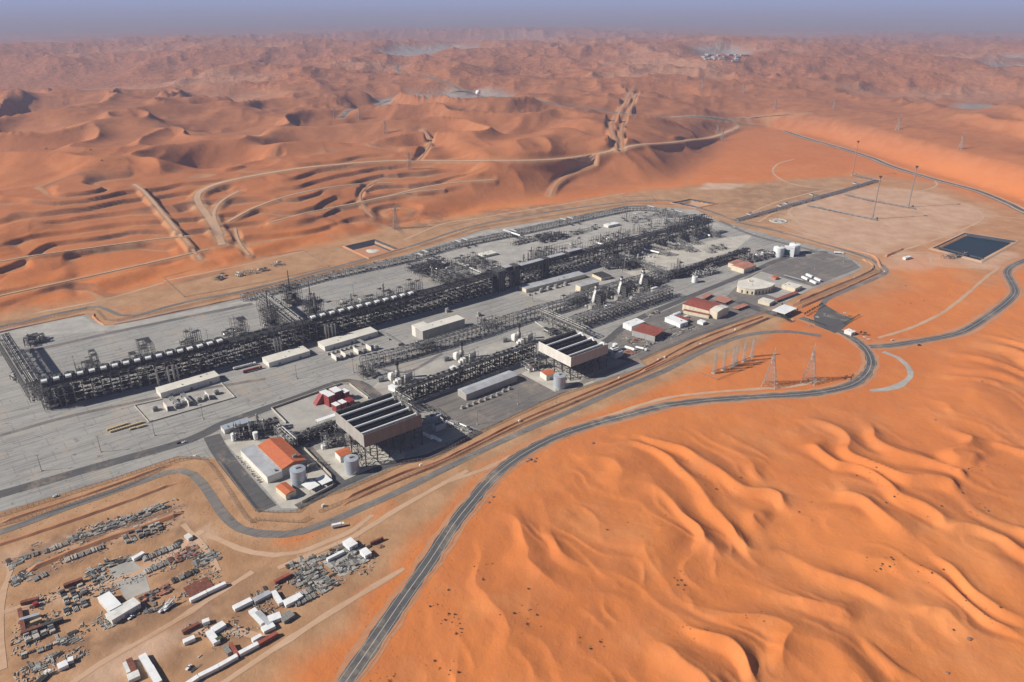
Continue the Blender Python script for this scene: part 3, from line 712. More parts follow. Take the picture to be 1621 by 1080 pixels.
# ---------------------------------------------------------------- pipe racks
def bent(W, H, lv, n=2):
    def f(m):
        for k in range(n + 1):
            y = W * k / n; m.box(-.28, y - .28, 0, .28, y + .28, H)
        for j in range(1, lv + 1):
            z = H * j / lv; m.box(-.22, 0, z - .5, .22, W, z - .08)
        m.bar((0, 0, 0), (0, W / n, H / lv), .14); m.bar((0, W, H / lv), (0, W - W / n, 2 * H / lv), .14)
    return f
def clutter(W, H, lv, bay, seed, dens=1.0):
    def f(m):
        r = random.Random(seed)
        if dens >= 1.6 and W > 15 and r.random() < .55:      # boxes added as dense equipment to block light through the rack
            y0 = r.uniform(6, 9); h0 = H * r.choice([.3, .45, .62, .78]); m.box(.5, y0, .4, bay - .5, W - 2.5, h0)
            if r.random() < .5: m.box(r.uniform(.5, 2), r.uniform(2, 4), H * .27, bay - r.uniform(.5, 3), y0 - .1, H * .27 + r.uniform(2, 4))
            if h0 < H * .5: m.box(.4, y0 + 2, H * .58, bay - .4, W - 3, H * .85)
        for j in range(lv + 1):
            z = H * j / lv
            if j == lv: z = H
            for _ in range(int(r.randint(3, 6) * dens)):
                y = r.uniform(0, W); k = r.random()
                if k < .35: m.box(r.uniform(.5, bay * .5), y, z, r.uniform(bay * .5, bay), y + r.uniform(.5, 2), z + r.uniform(.3, 1.8))
                elif k < .6: m.bar((r.uniform(0, bay), y, z), (r.uniform(0, bay), y, z + H / lv * r.uniform(.3, 1)), .22, 5)
                elif k < .8: m.bar((r.uniform(0, bay), 0, z + r.uniform(.3, 1.5)), (r.uniform(0, bay), W * r.uniform(.4, 1), z + r.uniform(.3, 1.5)), .25, 5)
                else: m.hcyl((r.uniform(.5, 2), y, z + 1.1), (bay - r.uniform(.5, 2), y, z + 1.1), r.uniform(.4, .9), 8)
        m.bar((0, 0, 0), (bay, 0, H / lv), .13); m.bar((0, W, H / lv), (bay, W, 2 * H / lv if lv > 1 else 0), .13)
        for y in (0, W): 
            for j in range(1, lv + 1): m.box(0, y - .16, H * j / lv - .4, bay, y + .16, H * j / lv)
        # handrail posts and rail along the edges of the top
        for y in (0, W):
            m.bar((0, y, H + 1.1), (bay, y, H + 1.1), .07); m.bar((0, y, H), (0, y, H + 1.1), .06); m.bar((bay / 2, y, H), (bay / 2, y, H + 1.1), .06)
    return f
def rack(name, label, pts, z, W, H=None, lv=3, bay=8.0, npipe=6, front=True, dens=1.0, seed=0, group=None, mats=('steel', 'pipe_grey', 'pipe_silver'), cat='pipe rack', deck=0.0, cl='steel', straight=None):
    """pts: photo pixels of the front top edge, which hangs at height z"""
    H = H or z
    Wd = straight if straight else [P2(*q, z) for q in pts]
    if straight: Wd = straight
    root = thing(name, label, cat, (Wd[0][0], Wd[0][1], .16), ang(Wd[0], Wd[-1]), group)
    a0 = ang(Wd[0], Wd[-1]); r = random.Random(seed + 5)
    ca, sa = math.cos(-a0), math.sin(-a0)
    loc = [((q[0] - Wd[0][0]) * ca - (q[1] - Wd[0][1]) * sa, (q[0] - Wd[0][0]) * sa + (q[1] - Wd[0][1]) * ca) for q in Wd]
    # even steps along the polyline
    sg = [(a, b) for a, b in zip(loc[:-1], loc[1:])]
    first = True
    ys = [W * (k + .5) / npipe for k in range(npipe)]
    for a, b in sg:
        L = dist(a, b); n = max(1, round(L / bay)); bl = L / n; t = ang(a, b)
        key = (round(W, 1), round(H, 1), lv)
        for i in range(n + (1 if (a, b) == sg[-1] else 0)):
            x = a[0] + (b[0] - a[0]) * i / n; y = a[1] + (b[1] - a[1]) * i / n
            part(root, ('bent',) + key, 'frame', mats[0], bent(W, H, lv, 2 if W > 9 else 1), (x, y, 0), t)
            if i < n:
                v = r.randint(0, 4)
                part(root, ('cl', v, round(bl, 1), dens, cl) + key, 'steelwork', cl, clutter(W, H, lv, bl, v * 31 + int(W * 7), dens), (x, y, 0), t)
        # pipes
        c, s_ = math.cos(t), math.sin(t)
        for k, yy in enumerate(ys):
            zz = H - (k % lv) * (H / lv) * (0 if k % 2 == 0 else 1) + .35; rr = r.choice([.22, .3, .42, .6])
            o = lambda x, y: (a[0] + x * c - y * s_, a[1] + x * s_ + y * c)
            m = MB(); p0 = o(0, yy); p1 = o(L, yy)
            m.bar((*p0, zz), (*p1, zz), rr, 8)
            m.build('pipe', mats[1] if r.random() < .6 else mats[2], root, smooth=False)
        if deck:
            o = lambda x, y: (a[0] + x * c - y * s_, a[1] + x * s_ + y * c)
            m = MB()
            q = [o(0, -.6), o(L, -.6), o(L, deck), o(0, deck)]
            m.add([(*p, H - .1) for p in q] + [(*p, H + .12) for p in q], [(3, 2, 1, 0), (4, 5, 6, 7), (0, 1, 5, 4), (1, 2, 6, 5), (2, 3, 7, 6), (3, 0, 4, 7)])
            m.build('shadow_deck', 'steel_dark', root)  # deck added so the open rack casts a denser shadow
    return root
MAINP = [(66, 616), (300, 563), (444, 524.5), (583, 490.5), (744, 449), (786, 436.5), (965, 390), (1128, 348)]
ZM = 25.0
main_w = [P2(*q, ZM) for q in MAINP]
ML = ['long steel rack with a row of white topped coolers, leftmost stretch beside the empty paving',
      'stretch of the long cooler rack carrying the crossing of the side rack with masts',
      'middle stretch of the long cooler rack behind the two low white halls',
      'stretch of the long dark rack behind the tall beige hall with a stepped roof',
      'short tall block of the long rack where it steps forward',
      'stretch of the long rack behind the grey roofed switch hall',
      'far right stretch of the long rack with the comb of side racks']
for i in range(7):
    rack('pipe_rack', ML[i], None, ZM, 20 if i < 5 else 16, lv=4, bay=9, npipe=8, dens=2.0 if i < 5 else 1.2, seed=i * 3, group='stretches of the long main rack', deck=19 if i < 5 else 9, straight=main_w[i:i + 2], cl='steel_dark', mats=('steel', 'steel_dark', 'pipe_grey')) if True else 0  # dark steelwork paints in the shade inside the rack
def cooler_proto():
    root = thing('air_cooler', 'air cooler with a white header box on top of the long rack', 'air cooler', group='air coolers in a row on the long rack')
    m = MB(); m.box(-4.6, 0, 0, 4.6, 15, 2.6); m.build('housing', 'cooler_grey', root)
    m = MB()
    m.add([(-5, -.3, 2.6), (5, -.3, 2.6), (5, 15, 2.6), (-5, 15, 2.6), (-5, -.3, 2.9), (-1.5, -.3, 4.3), (5, -.3, 2.9), (-5, 15, 2.9), (-1.5, 15, 4.3), (5, 15, 2.9)],
          [(3, 2, 1, 0), (0, 1, 6, 5, 4), (2, 3, 7, 8, 9), (4, 5, 8, 7), (5, 6, 9, 8), (0, 4, 7, 3), (1, 2, 9, 6)])
    m.build('louvre_roof', 'louvre', root)
    m = MB(); m.box(-4.6, -.6, 3.4, 1.0, 4.6, 5.4); m.add([(-4.6, 4.6, 3.9), (1.0, 4.6, 3.9), (1.0, 7.4, 3.9), (-4.6, 7.4, 3.9), (-4.6, 4.6, 5.3), (1.0, 4.6, 5.3)], [(3, 2, 1, 0), (0, 1, 5, 4), (2, 3, 4, 5), (1, 2, 5), (3, 0, 4)])
    m.build('header_box', 'header_white', root)
    for y in (7.5, 12.0):
        m = MB(); m.cyl(1.5, y, 3.2, 4.4, 2.0, 14); m.build('fan_ring', 'cooler_grey', root)
    m = MB(); [m.box(x - .15, -.1, -1, x + .15, .2, 3) for x in (-4.6, 0, 4.4)]; m.build('leg', 'steel', root)
    return root
cool0 = cooler_proto(); used = False
CTX = {0: 'left part of the long rack', 1: 'part of the long rack left of the side rack with masts', 2: 'part of the long rack right of the masts', 3: 'part of the long rack just before the tall block'}
for si, (f0, f1) in ((0, (.0, 1.)), (1, (0., .42)), (2, (.35, 1.)), (3, (0., .48))):
    a = np.array(main_w[si]); b = np.array(main_w[si + 1]); L = dist(a, b); t = ang(a, b); n = int(L * (f1 - f0) / 11.3)
    for k in range(n):
        s_ = f0 + (k + .5) / n * (f1 - f0)
        q = a + (b - a) * s_; q = q + np.array([-math.sin(t), math.cos(t)]) * 5.2
        o = cool0 if not used else copy_tree(cool0); used = True
        o.location = (q[0], q[1], ZM + .9); o.rotation_euler = (0, 0, t)
        NC = globals().get('NC', 0) + 1; o['label'] = nth(NC) + ' white topped air cooler from the left end of the long rack'; o['group'] = 'white topped air coolers in a row on the long rack'
# plain dark roofs on the right stretches
def block(name, label, a, b, z0, z1, d, mat, cat, group=None, extra=None, zr=None):
    zr = z1 if zr is None else zr
    loc, rz, L = fr(a, b, zr); root = thing(name, label, cat, (loc[0], loc[1], z0 + .16), rz, group)
    m = MB(); m.box(0, 0, 0, L, d, z1 - z0 - .5); m.build('housing', mat, root)
    m = MB(); m.box(-.3, -.3, z1 - z0 - .5, L + .3, d + .3, z1 - z0); m.build('roof', extra or 'roof_grey', root)
    m = MB()
    for i in range(int(L // 4)): m.box(2 + i * 4 - .15, -.35, 0, 2 + i * 4 + .15, -.02, z1 - z0 - .5)
    m.build('rib', 'steel', root)
    return root
for i, (a, b, lb) in enumerate([((826, 420.5), (861, 411), 'flat grey roofed deck house on the long rack, the longest one'), ((872, 408), (895, 402), 'flat grey roofed deck house on the long rack, right of the longest one'), ((901, 399), (921, 394), 'flat grey roofed deck house on the long rack, farthest right'), ((801, 424), (812, 421), 'small grey roofed deck house over the tall block of the long rack')]):
    block('deck_house', lb, a, b, ZM + .5, ZM + 6, 9, 'steel_dark', 'deck house', 'deck houses on the long rack')
for i, (a, b, lb) in enumerate([((789, 431), (800, 428), 'tall dark louvred tower standing at the step of the long rack'), ((815, 422), (823, 420), 'tall dark louvred tower next to the deck house on the long rack'), ((863, 410), (870, 408.5), 'tall dark louvred tower between two deck houses of the long rack')]):
    block('louvre_tower', lb, a, b, 0, ZM + 7, 14, 'louvre', 'tower', 'dark towers in the long rack', 'cooler_grey')
# tall grey vertical ducts hanging on the front of the rack
DU = [((1320, 450), (1330, 575)), ((1420, 430), (1430, 550)), ((1465, 400), (1475, 540)), ((1490, 395), (1505, 530))]
def ducts(pl, z, lb, grp, cat='duct'):
    for i, (x, y) in enumerate(pl):
        q = P2(x, y, z); root = thing('vertical_duct', lb, cat, (q[0], q[1], .16), TH0, grp)
        part(root, ('duct', z), 'pipe', 'pipe_grey', lambda m: m.cyl(0, 0, .8, z - 3.5, 1.15, 12), (0, -1.6, 0))
        part(root, ('ductb', z), 'support', 'steel', lambda m: m.box(-.9, -.9, 0, .9, .9, .8).box(-.2, .6, 0, .2, 1.6, z - 4), (0, -1.6, 0))
ducts([(245, 581), (263, 577), (271, 574.5), (277, 573)], ZM, 'tall grey duct standing before the long rack above the left low hall', 'tall ducts at the left of the long rack')
ducts([(432, 532), (436, 531), (441, 530)], ZM, 'tall grey duct standing before the long rack behind the left white hall', 'tall ducts behind the left white hall')
ducts([(513, 511.5), (517, 510.5), (523, 509), (528, 508)], ZM, 'tall grey duct standing before the long rack behind the longer white hall', 'tall ducts behind the longer white hall')
FAR_CL = 0
RK = [('cross_rack', 'short side rack at the far left end running to the back fence', [(62, 602), (13, 527)], 23, 13, 3, 8, 7, 'steel'),
      ('cross_rack', 'side rack with three masts running from the long rack to the back rack', [(486, 510), (424, 463)], 23, 18, 3, 8, 9, 'steel'),
      ('pipe_rack', 'low rack along the back road, left half beside the empty lined pond', [(384, 469), (520, 434), (659, 404)], 9, 8, 2, 7, 4, 'steel'),
      ('pipe_rack', 'low rack along the back road, middle stretch with silver expansion loops', [(659, 402.5), (721, 385), (797, 370), (899, 348.5)], 9, 8, 2, 7, 5, 'steel'),
      ('pipe_rack', 'low rack along the back road, right end bending round the corner', [(899, 348.5), (940, 339), (998, 327.5), (1026, 327.5), (1111, 346)], 9, 8, 2, 7, 5, 'steel'),
      ('pipe_rack', 'slender rack behind the three gas turbines in front of the beige hall', [(573, 569), (628, 556), (690, 539), (760, 518), (819, 498.5), (860, 486)], 14, 8, 2, 7, 5, 'steel'),
      ('pipe_rack', 'slender rack behind the three tall white stacks', [(862, 486), (900, 475), (942, 459), (1000, 443), (1052, 429)], 14, 8, 2, 7, 5, 'steel'),
      ('pipe_rack', 'dark rack joining the two big condensers, behind the grey roofed hall', [(634, 620), (720, 590), (791, 565), (849, 545)], 17, 10, 3, 7, 7, 'steel_dark'),
      ('pipe_rack', 'wide rack in front of the three tall white stacks', [(911, 507), (990, 480), (1066, 455)], 15, 13, 3, 7, 7, 'steel'),
      ('pipe_rack', 'short linking rack running up to the back of the right condenser', [(934, 519), (862, 488)], 14, 12, 2, 7, 5, 'steel'),
      ('pipe_rack', 'rack from the long rack down to the right hand rack junction', [(1062, 428), (1010, 408), (967, 394)], 12, 9, 2, 7, 6, 'steel'),
      ('pipe_rack', 'rack along the east road behind the pink roofed building', [(1064, 432), (1087, 428), (1130, 412), (1159, 403), (1188, 394)], 11, 8, 2, 7, 5, 'steel_dark'),
      ('pipe_rack', 'comb rack nearest the junction, in front of the long rack', [(1061, 394), (1013, 380)], 12, 9, 2, 7, 5, 'steel'),
      ('pipe_rack', 'second comb rack in front of the long rack', [(1072, 387), (1030, 374)], 10, 7, 2, 7, 4, 'steel'),
      ('pipe_rack', 'middle comb rack in front of the long rack with a white end', [(1096, 389), (1055, 367.5)], 12, 9, 2, 7, 5, 'steel'),
      ('pipe_rack', 'fourth comb rack in front of the long rack', [(1106, 379), (1074, 362)], 10, 7, 2, 7, 4, 'steel'),
      ('pipe_rack', 'farthest comb rack at the right end of the long rack', [(1139, 367), (1105, 354)], 11, 9, 2, 7, 5, 'steel'),
      ('pipe_rack', 'low rack beside the orange roofed hall', [(387, 680), (417, 673), (442, 668)], 9, 8, 2, 6, 5, 'steel_dark'),
      ('pipe_rack', 'angled rack between the orange roofed hall and the left condenser', [(470, 695), (444, 672)], 10, 7, 2, 6, 5, 'steel'),
      ('pipe_rack', 'rack running from the orange roofed hall into the left condenser', [(468, 694), (500, 683), (532, 671)], 10, 9, 3, 6, 7, 'steel_dark'),
      ('pipe_rack', 'thin rack beside the turbines running to the left condenser', [(655, 632), (632, 618)], 15, 8, 2, 7, 5, 'steel')]
for i, (nm, lb, pts, z, W, lv, bay, npi, cl) in enumerate(RK): rack(nm, lb, pts, z, W, lv=lv, bay=bay, npipe=npi, deck=W * .55 if nm == 'cross_rack' or cl == 'steel_dark' else 0, dens=1.6 if cl == 'steel_dark' else (.55 if 'comb' in lb or 'back road' in lb else .9), seed=40 + i, cl=cl, mats=('steel_dark', 'pipe_grey', 'pipe_silver') if cl == 'steel_dark' else ('steel', 'steel_pale', 'pipe_silver'))
# flare lines: low sleepers with pipes
for i, (lb, pts, np_) in enumerate([('low pipe track running out of the plant towards the three flares', [(1170, 349), (1200, 341), (1250, 327), (1300, 313), (1337, 303), (1392, 286)], 7),
                     ('flare pipe line leading to the nearest flare mast', [(1278, 325), (1330, 336), (1388, 348)], 2), ('flare pipe line leading to the right flare mast', [(1337, 308), (1380, 318), (1448, 330)], 2), ('flare pipe line leading to the farthest flare mast', [(1349, 277), (1392, 286)], 2)]):
    rack('pipe_track', lb, pts, 2.5, 12 if np_ > 3 else 4, lv=1, bay=12, npipe=np_, dens=.25, seed=80 + i, cat='pipe track', mats=('steel', 'pipe_silver', 'pipe_grey'))
for i, (x, y, s_, lb) in enumerate([(1192, 342, 1, 'silver expansion loop on the flare line nearest the plant'), (1250, 325, 1.3, 'largest silver expansion loop on the flare line, nearest the ring track'), (1240, 329, 1, 'silver expansion loop left of the largest one on the flare line'), (1290, 311, .9, 'silver expansion loop on the middle of the flare line'), (1358, 293, .9, 'silver expansion loop on the flare line nearest the flares')]):
    q = P2(x, y); root = thing('expansion_loop', lb, 'pipe loop', (*q, .2), TH0, 'expansion loops on the flare line')
    m = MB(); L_ = 22 * s_
    for k in range(3): m.tube([(-8 + k, 0 + k, 2.6), (-8 + k, 10 - k, 4), (8 - k, 10 - k, 4), (8 - k, 0 + k, 2.6)], .55, 7)
    m.build('pipe', 'pipe_grey', root); m = MB(); [m.box(x_ - .3, y_ - .3, 0, x_ + .3, y_ + .3, 3.6) for x_ in (-7, 7) for y_ in (0, 9)]; m.build('support', 'steel', root)
# silver crossovers on the back rack
for x, y, lb in [(672, 399, 'silver pipe pair crossing the back rack at the manifold'), (664, 404, 'second silver pipe pair crossing the back rack at the manifold'), (724, 383, 'silver pipe pair crossing the back rack left of the small white shed'), (735, 380, 'silver pipe pair crossing the back rack behind the small white shed'), (802, 368, 'silver pipe pair crossing the back rack above the side pipe bridge'), (812, 366, 'second silver pipe pair crossing the back rack above the side pipe bridge'), (890, 348, 'silver pipe pair crossing the back rack near its right bend'), (902, 346, 'second silver pipe pair crossing the back rack near its right bend'), (1030, 328, 'silver pipe pair crossing the back rack past its right bend'), (1075, 336, 'silver pipe pair crossing the back rack at the east side')]:
    q = P2(x, y, 11); root = thing('pipe_crossover', lb, 'pipe crossing', (*q, .16), TH0, 'silver crossovers of the back rack')
    part(root, 'xo', 'pipe', 'pipe_silver', lambda m: m.tube([(0, -9, 9), (0, -8, 12), (0, 8, 12), (0, 9, 9)], .8, 8)); part(root, 'xo', 'pipe', 'pipe_silver', None, (2.4, 0, 0))
    part(root, 'xol', 'leg', 'steel', lambda m: [m.box(-.3, y_ - .3, 0, .3, y_ + .3, 10) for y_ in (-8.5, 8.5)])

# ---------------------------------------------------------------- process modules: frames packed with vessels, drums and pipes
def module(name, label, a, b, W, H, seed, lv=3, vessels=3, mat='steel', z=0.0, tall=0, cat='process module', group=None, pipes=8, vm=('pipe_silver', 'pipe_grey', 'steel_pale'), fill=1.0):
    loc, rz, L = fr(a, b, z); root = thing(name, label, cat, loc, rz, group); r = random.Random(seed)
    m = MB(); nx = max(1, round(L / 6)); ny = max(1, round(W / 6))
    # open frame whose storeys step down at random
    hh = {}
    for i in range(nx):
        for j in range(ny): hh[i, j] = r.choice([lv, lv, max(1, lv - 1), max(1, lv - 2)]) if fill > .5 or r.random() < fill * 1.6 else 0
    sx, sy, sz = L / nx, W / ny, H / lv
    for i in range(nx):
        for j in range(ny):
            t = hh[i, j] * sz
            if not t: continue
            for u, v in ((0, 0), (1, 0), (0, 1), (1, 1)): m.box((i + u) * sx - .2, (j + v) * sy - .2, 0, (i + u) * sx + .2, (j + v) * sy + .2, t + r.uniform(0, 1.2))
            for k in range(1, hh[i, j] + 1):
                z_ = k * sz - .3
                m.box(i * sx, j * sy - .15, z_, (i + 1) * sx, j * sy + .15, z_ + .35); m.box(i * sx - .15, j * sy, z_, i * sx + .15, (j + 1) * sy, z_ + .35)
            if r.random() < .6: m.bar((i * sx, j * sy, 0), ((i + 1) * sx, j * sy, sz), .12)
    m.build('frame', mat, root)
    m = MB()
    for (i, j), k in hh.items():
        if k and r.random() < .45 * fill: m.box(i * sx + .2, j * sy + .2, k * sz + .05, (i + 1) * sx - .2, (j + 1) * sy - .2, k * sz + .2)
        if k > 1 and r.random() < .5: m.box(i * sx + .2, j * sy + .2, sz + .05, (i + 1) * sx - .2, (j + 1) * sy - .2, sz + .2)
    if m.v: m.build('grating', 'steel_dark', root)
    for k in range(vessels):
        m = MB(); rr = r.uniform(.9, 1.7) * min(1.3, max(.7, H / 12)); z_ = r.choice([rr + .5, sz + rr, H * r.uniform(.5, 1) + rr * .4]); l_ = r.uniform(5, 11)
        x = r.uniform(rr, max(rr + .1, L - l_)); y = r.uniform(rr, max(rr + .1, W - rr))
        if r.random() < .6: m.hcyl((x, y, z_), (min(L, x + l_), y, z_), rr, 12)
        else: m.hcyl((x, max(0, y - l_ / 2), z_), (x, min(W, y + l_ / 2), z_), rr, 12)
        m.build('vessel', r.choice(vm), root, smooth=False)
    for k in range(tall):
        m = MB(); rr = r.uniform(.8, 1.5); x = r.uniform(2, L - 2); y = r.uniform(2, max(2.1, W - 2)); h_ = H * r.uniform(1.0, 1.5)
        m.cyl(x, y, 0, h_, rr, 12).cyl(x, y, h_, h_ + .7, rr, 12, rr * .5)
        for q_ in (.45, .8): m.cyl(x, y, h_ * q_, h_ * q_ + .25, rr + 1.1, 10)
        m.build('column', r.choice(['pipe_grey', 'steel_pale']), root)
    if pipes:
        m = MB()
        for k in range(pipes):
            z_ = r.uniform(.6, H); x = r.uniform(0, L); y = r.uniform(0, W); rr = r.choice([.15, .22, .35])
            pts = [(x, y, z_)]
            for _ in range(4):
                ax = r.randint(0, 2)
                if ax == 0: x = r.uniform(0, L)
                elif ax == 1: y = r.uniform(0, W)
                else: z_ = r.uniform(.5, H + 1)
                pts.append((x, y, z_))
            m.tube(pts, rr, 6)
        m.build('piping', 'pipe_grey' if mat != 'steel_pale' else 'pipe_silver', root)
        m = MB()
        for k in range(max(2, pipes // 2)):
            x = r.uniform(0, L - 1.5); y = r.uniform(0, W - 1.2); m.box(x, y, .3, x + r.uniform(1, 3), y + r.uniform(1, 2.2), .3 + r.uniform(1, 2.4))
        m.build('pump_skid', r.choice(['steel_pale', 'pipe_grey', 'off_white']), root)
    return root
MODS = [# a, b (front base, pixels), depth, height, storeys, vessels, tall, label, material
 ((72, 652), (98, 645), 16, 22, 4, 2, 0, 'open stair frame under the left end of the long rack', 'steel'),
 ((26, 606), (43, 600), 14, 9, 2, 5, 1, 'dark drum skid left of the far left side rack', 'steel_dark'),
 ((10, 556), (24, 553), 8, 7, 2, 3, 0, 'small white pipe skid at the back of the far left side rack', 'steel_pale'),
 ((60, 545), (76, 541), 22, 7, 2, 3, 1, 'lone skid on the paving right of the far left side rack', 'steel'),
 ((40, 551), (56, 548), 20, 9, 2, 3, 1, 'skid tucked against the far left side rack', 'steel_dark'),
 ((110, 602), (126, 599), 9, 4, 1, 3, 0, 'low white pump skid on the paving behind the left coolers', 'steel_pale'),
 ((124, 600), (144, 596), 10, 16, 3, 1, 0, 'low lattice frame behind the left coolers', 'steel'),
 ((144, 601), (164, 596), 26, 25, 4, 2, 0, 'first stair shaped frame rising behind the left coolers', 'steel'),
 ((210, 581), (230, 576), 10, 15, 3, 1, 0, 'low lattice frame between the first two stair shaped frames', 'steel'),
 ((230, 580), (250, 575), 26, 25, 4, 2, 0, 'second stair shaped frame rising behind the left coolers', 'steel'),
 ((290, 561), (312, 556), 10, 15, 3, 1, 0, 'low lattice frame between the second and third stair shaped frames', 'steel'),
 ((306, 562), (326, 556), 26, 25, 4, 2, 0, 'third stair shaped frame rising behind the left coolers', 'steel'),
 ((356, 545), (374, 540), 10, 15, 3, 1, 0, 'low lattice frame left of the fourth stair shaped frame', 'steel'),
 ((378, 543), (398, 538), 26, 26, 4, 2, 0, 'fourth stair shaped frame, nearest the masts', 'steel'),
 ((512, 532), (540, 525), 16, 20, 3, 2, 0, 'frame where the side rack meets the long rack', 'steel'),
 ((553, 504), (590, 494), 34, 17, 3, 8, 2, 'cluster of silver drums on frames right of the masts', 'steel_pale'),
 ((590, 497), (622, 490), 26, 18, 3, 3, 0, 'frame with drums between the masts and the next coolers', 'steel'),
 ((612, 488), (642, 480), 24, 22, 3, 2, 1, 'tall lattice frame behind the middle coolers', 'steel'),
 ((646, 478), (676, 470), 24, 24, 3, 2, 0, 'lattice frame behind the coolers nearest the manifold', 'steel'),
 ((668, 440), (720, 426), 46, 12, 2, 8, 1, 'large tangle of silver pipes and dark drums, the left manifold', 'steel_dark'),
 ((700, 455), (752, 441), 40, 14, 2, 9, 2, 'large tangle of silver pipes beside the long rack, front manifold', 'steel_pale'),
 ((735, 430), (780, 418), 44, 11, 2, 6, 3, 'tangle of pipes and towers between manifold and small white shed', 'steel_pale'),
 ((770, 442), (800, 434), 24, 15, 3, 3, 1, 'lattice frame behind the step of the long rack', 'steel'),
 ((826, 436), (852, 429), 16, 20, 3, 3, 2, 'lattice frame behind the longest deck house', 'steel'),
 ((846, 424), (880, 415), 22, 24, 3, 4, 2, 'tall lattice frame right of the longest deck house', 'steel'),
 ((872, 410), (930, 395), 30, 18, 3, 6, 4, 'dense frame of columns behind the right deck houses', 'steel_pale'),
 ((858, 386), (900, 376), 18, 10, 2, 4, 1, 'arc of low dark piping on the back paving', 'steel_dark'),
 ((900, 376), (950, 362), 12, 6, 2, 4, 0, 'curved row of low pumps on the back paving', 'steel'),
 ((814, 390), (880, 374), 10, 8, 2, 4, 0, 'dark pipe bridge on the back paving below the crossovers', 'steel_dark'),
 ((945, 392), (1000, 378), 34, 14, 2, 5, 8, 'forest of thin columns behind the long rack, left part', 'steel'),
 ((985, 380), (1040, 366), 34, 14, 2, 6, 8, 'forest of thin columns behind the long rack, middle part', 'steel_pale'),
 ((1035, 366), (1085, 355), 34, 13, 2, 6, 6, 'forest of thin columns behind the long rack, right part', 'steel'),
 ((1000, 356), (1040, 348), 50, 11, 2, 5, 5, 'field of silver pipework behind the columns, left block', 'steel_pale'),
 ((1040, 348), (1085, 342), 44, 11, 2, 5, 5, 'field of silver pipework behind the columns, right block', 'steel'),
 ((1085, 358), (1125, 352), 26, 12, 2, 3, 2, 'frame at the far right corner of the plant', 'steel_dark'),
 ((958, 428), (985, 424), 22, 14, 3, 3, 0, 'square open frame block in front of the long rack junction', 'steel'),
 ((985, 430), (1020, 422), 22, 16, 3, 4, 3, 'frame with vertical drums beside the three white stacks', 'steel_dark'),
 ((1066, 442), (1086, 437), 14, 20, 4, 2, 2, 'tall open frame tower at the right hand rack junction', 'steel'),
 ((1100, 441), (1140, 432), 10, 8, 2, 4, 2, 'vertical white drums and pumps behind the small white tank', 'off_white'),
 ((1010, 404), (1040, 410), 4, 5, 1, 1, 0, 'low white tube skid before the nearest comb rack', 'steel_pale'),
 ((1122, 402), (1150, 394), 18, 6, 1, 4, 1, 'low group of white pumps behind the east rack', 'steel_pale'),
 ((1185, 418), (1230, 406), 22, 9, 2, 5, 3, 'group of white spheres and pipes left of the two white tanks', 'steel_pale'),
 ((870, 535), (908, 522), 14, 9, 2, 3, 0, 'row of small cream skids behind the right condenser', 'steel_pale'),
 ((372, 700), (404, 695), 18, 12, 3, 3, 2, 'tangle of pipes and small drums above the orange roofed hall', 'steel_dark'),
 ((404, 692), (436, 688), 14, 14, 3, 3, 2, 'stepped pipe tower behind the orange roofed hall', 'steel'),
 ((512, 712), (545, 706), 14, 11, 2, 4, 1, 'pump frame beside the small orange roofed cabin under the left condenser', 'steel'),
 ((838, 590), (860, 583), 16, 10, 2, 4, 1, 'pump frame beside the small orange roofed cabin under the right condenser', 'steel_pale'),
 ((484, 748), (510, 741), 10, 6, 1, 2, 0, 'low pipe skid between the tank and the two white canopies', 'steel'),
 ((575, 602), (598, 596), 18, 13, 3, 2, 1, 'open frame at the left end of the turbine rack', 'steel'),
 ((664, 560), (690, 553), 14, 14, 3, 1, 0, 'open frame between the first and second gas turbines', 'steel_dark'),
 ((766, 524), (790, 517), 14, 14, 3, 1, 0, 'open frame between the second and third gas turbines', 'steel_dark'),
 ((672, 648), (700, 672), 7, 5, 1, 3, 0, 'row of grey pump sheds right of the left condenser', 'steel'),
 ((700, 672), (742, 690), 8, 5, 1, 4, 0, 'row of white pump sheds in the corner by the front fence', 'steel_pale'),
 ((895, 486), (930, 476), 16, 14, 3, 3, 1, 'pipework left of the first tall white stack', 'steel'),
 ((960, 475), (978, 470), 20, 12, 3, 2, 1, 'pipework between the first and second tall white stacks', 'steel'),
 ((998, 464), (1014, 459), 20, 12, 3, 2, 1, 'pipework between the second and third tall white stacks', 'steel'),
 ((1030, 455), (1060, 446), 18, 10, 2, 3, 1, 'pipework right of the third tall white stack', 'steel'),
 ((345, 445), (362, 437), 12, 4, 1, 3, 0, 'blue grey well manifold on the sand nearest the dune foot', 'pipe_grey'),
 ((378, 440), (400, 433), 12, 5, 1, 3, 0, 'blue grey well manifold on the sand left of the straight berm', 'pipe_grey'),
 ((404, 434), (424, 428), 12, 4, 1, 3, 0, 'blue grey well manifold on the sand, middle one', 'pipe_grey'),
 ((432, 424), (452, 420), 12, 4, 1, 3, 0, 'blue grey well manifold on the sand, farthest right one', 'pipe_grey'),
 ((1500, 412), (1535, 404), 12, 5, 1, 4, 0, 'black and yellow pump skid below the water pond', 'steel_dark')]
for i, (a, b, W, H, lv, ve, ta, lb, mt) in enumerate(MODS):
    fr_ = 'columns' in lb or 'field of' in lb
    module('process_module', lb, a, b, W * (.8 if fr_ else 1), H, 300 + i, lv, ve, 'steel_pale' if fr_ else mt, tall=ta // 2 if fr_ else ta, pipes=(5 if fr_ else 8) if H > 6 else 4, fill=.2 if fr_ else (.9 if H > 6 else .4))
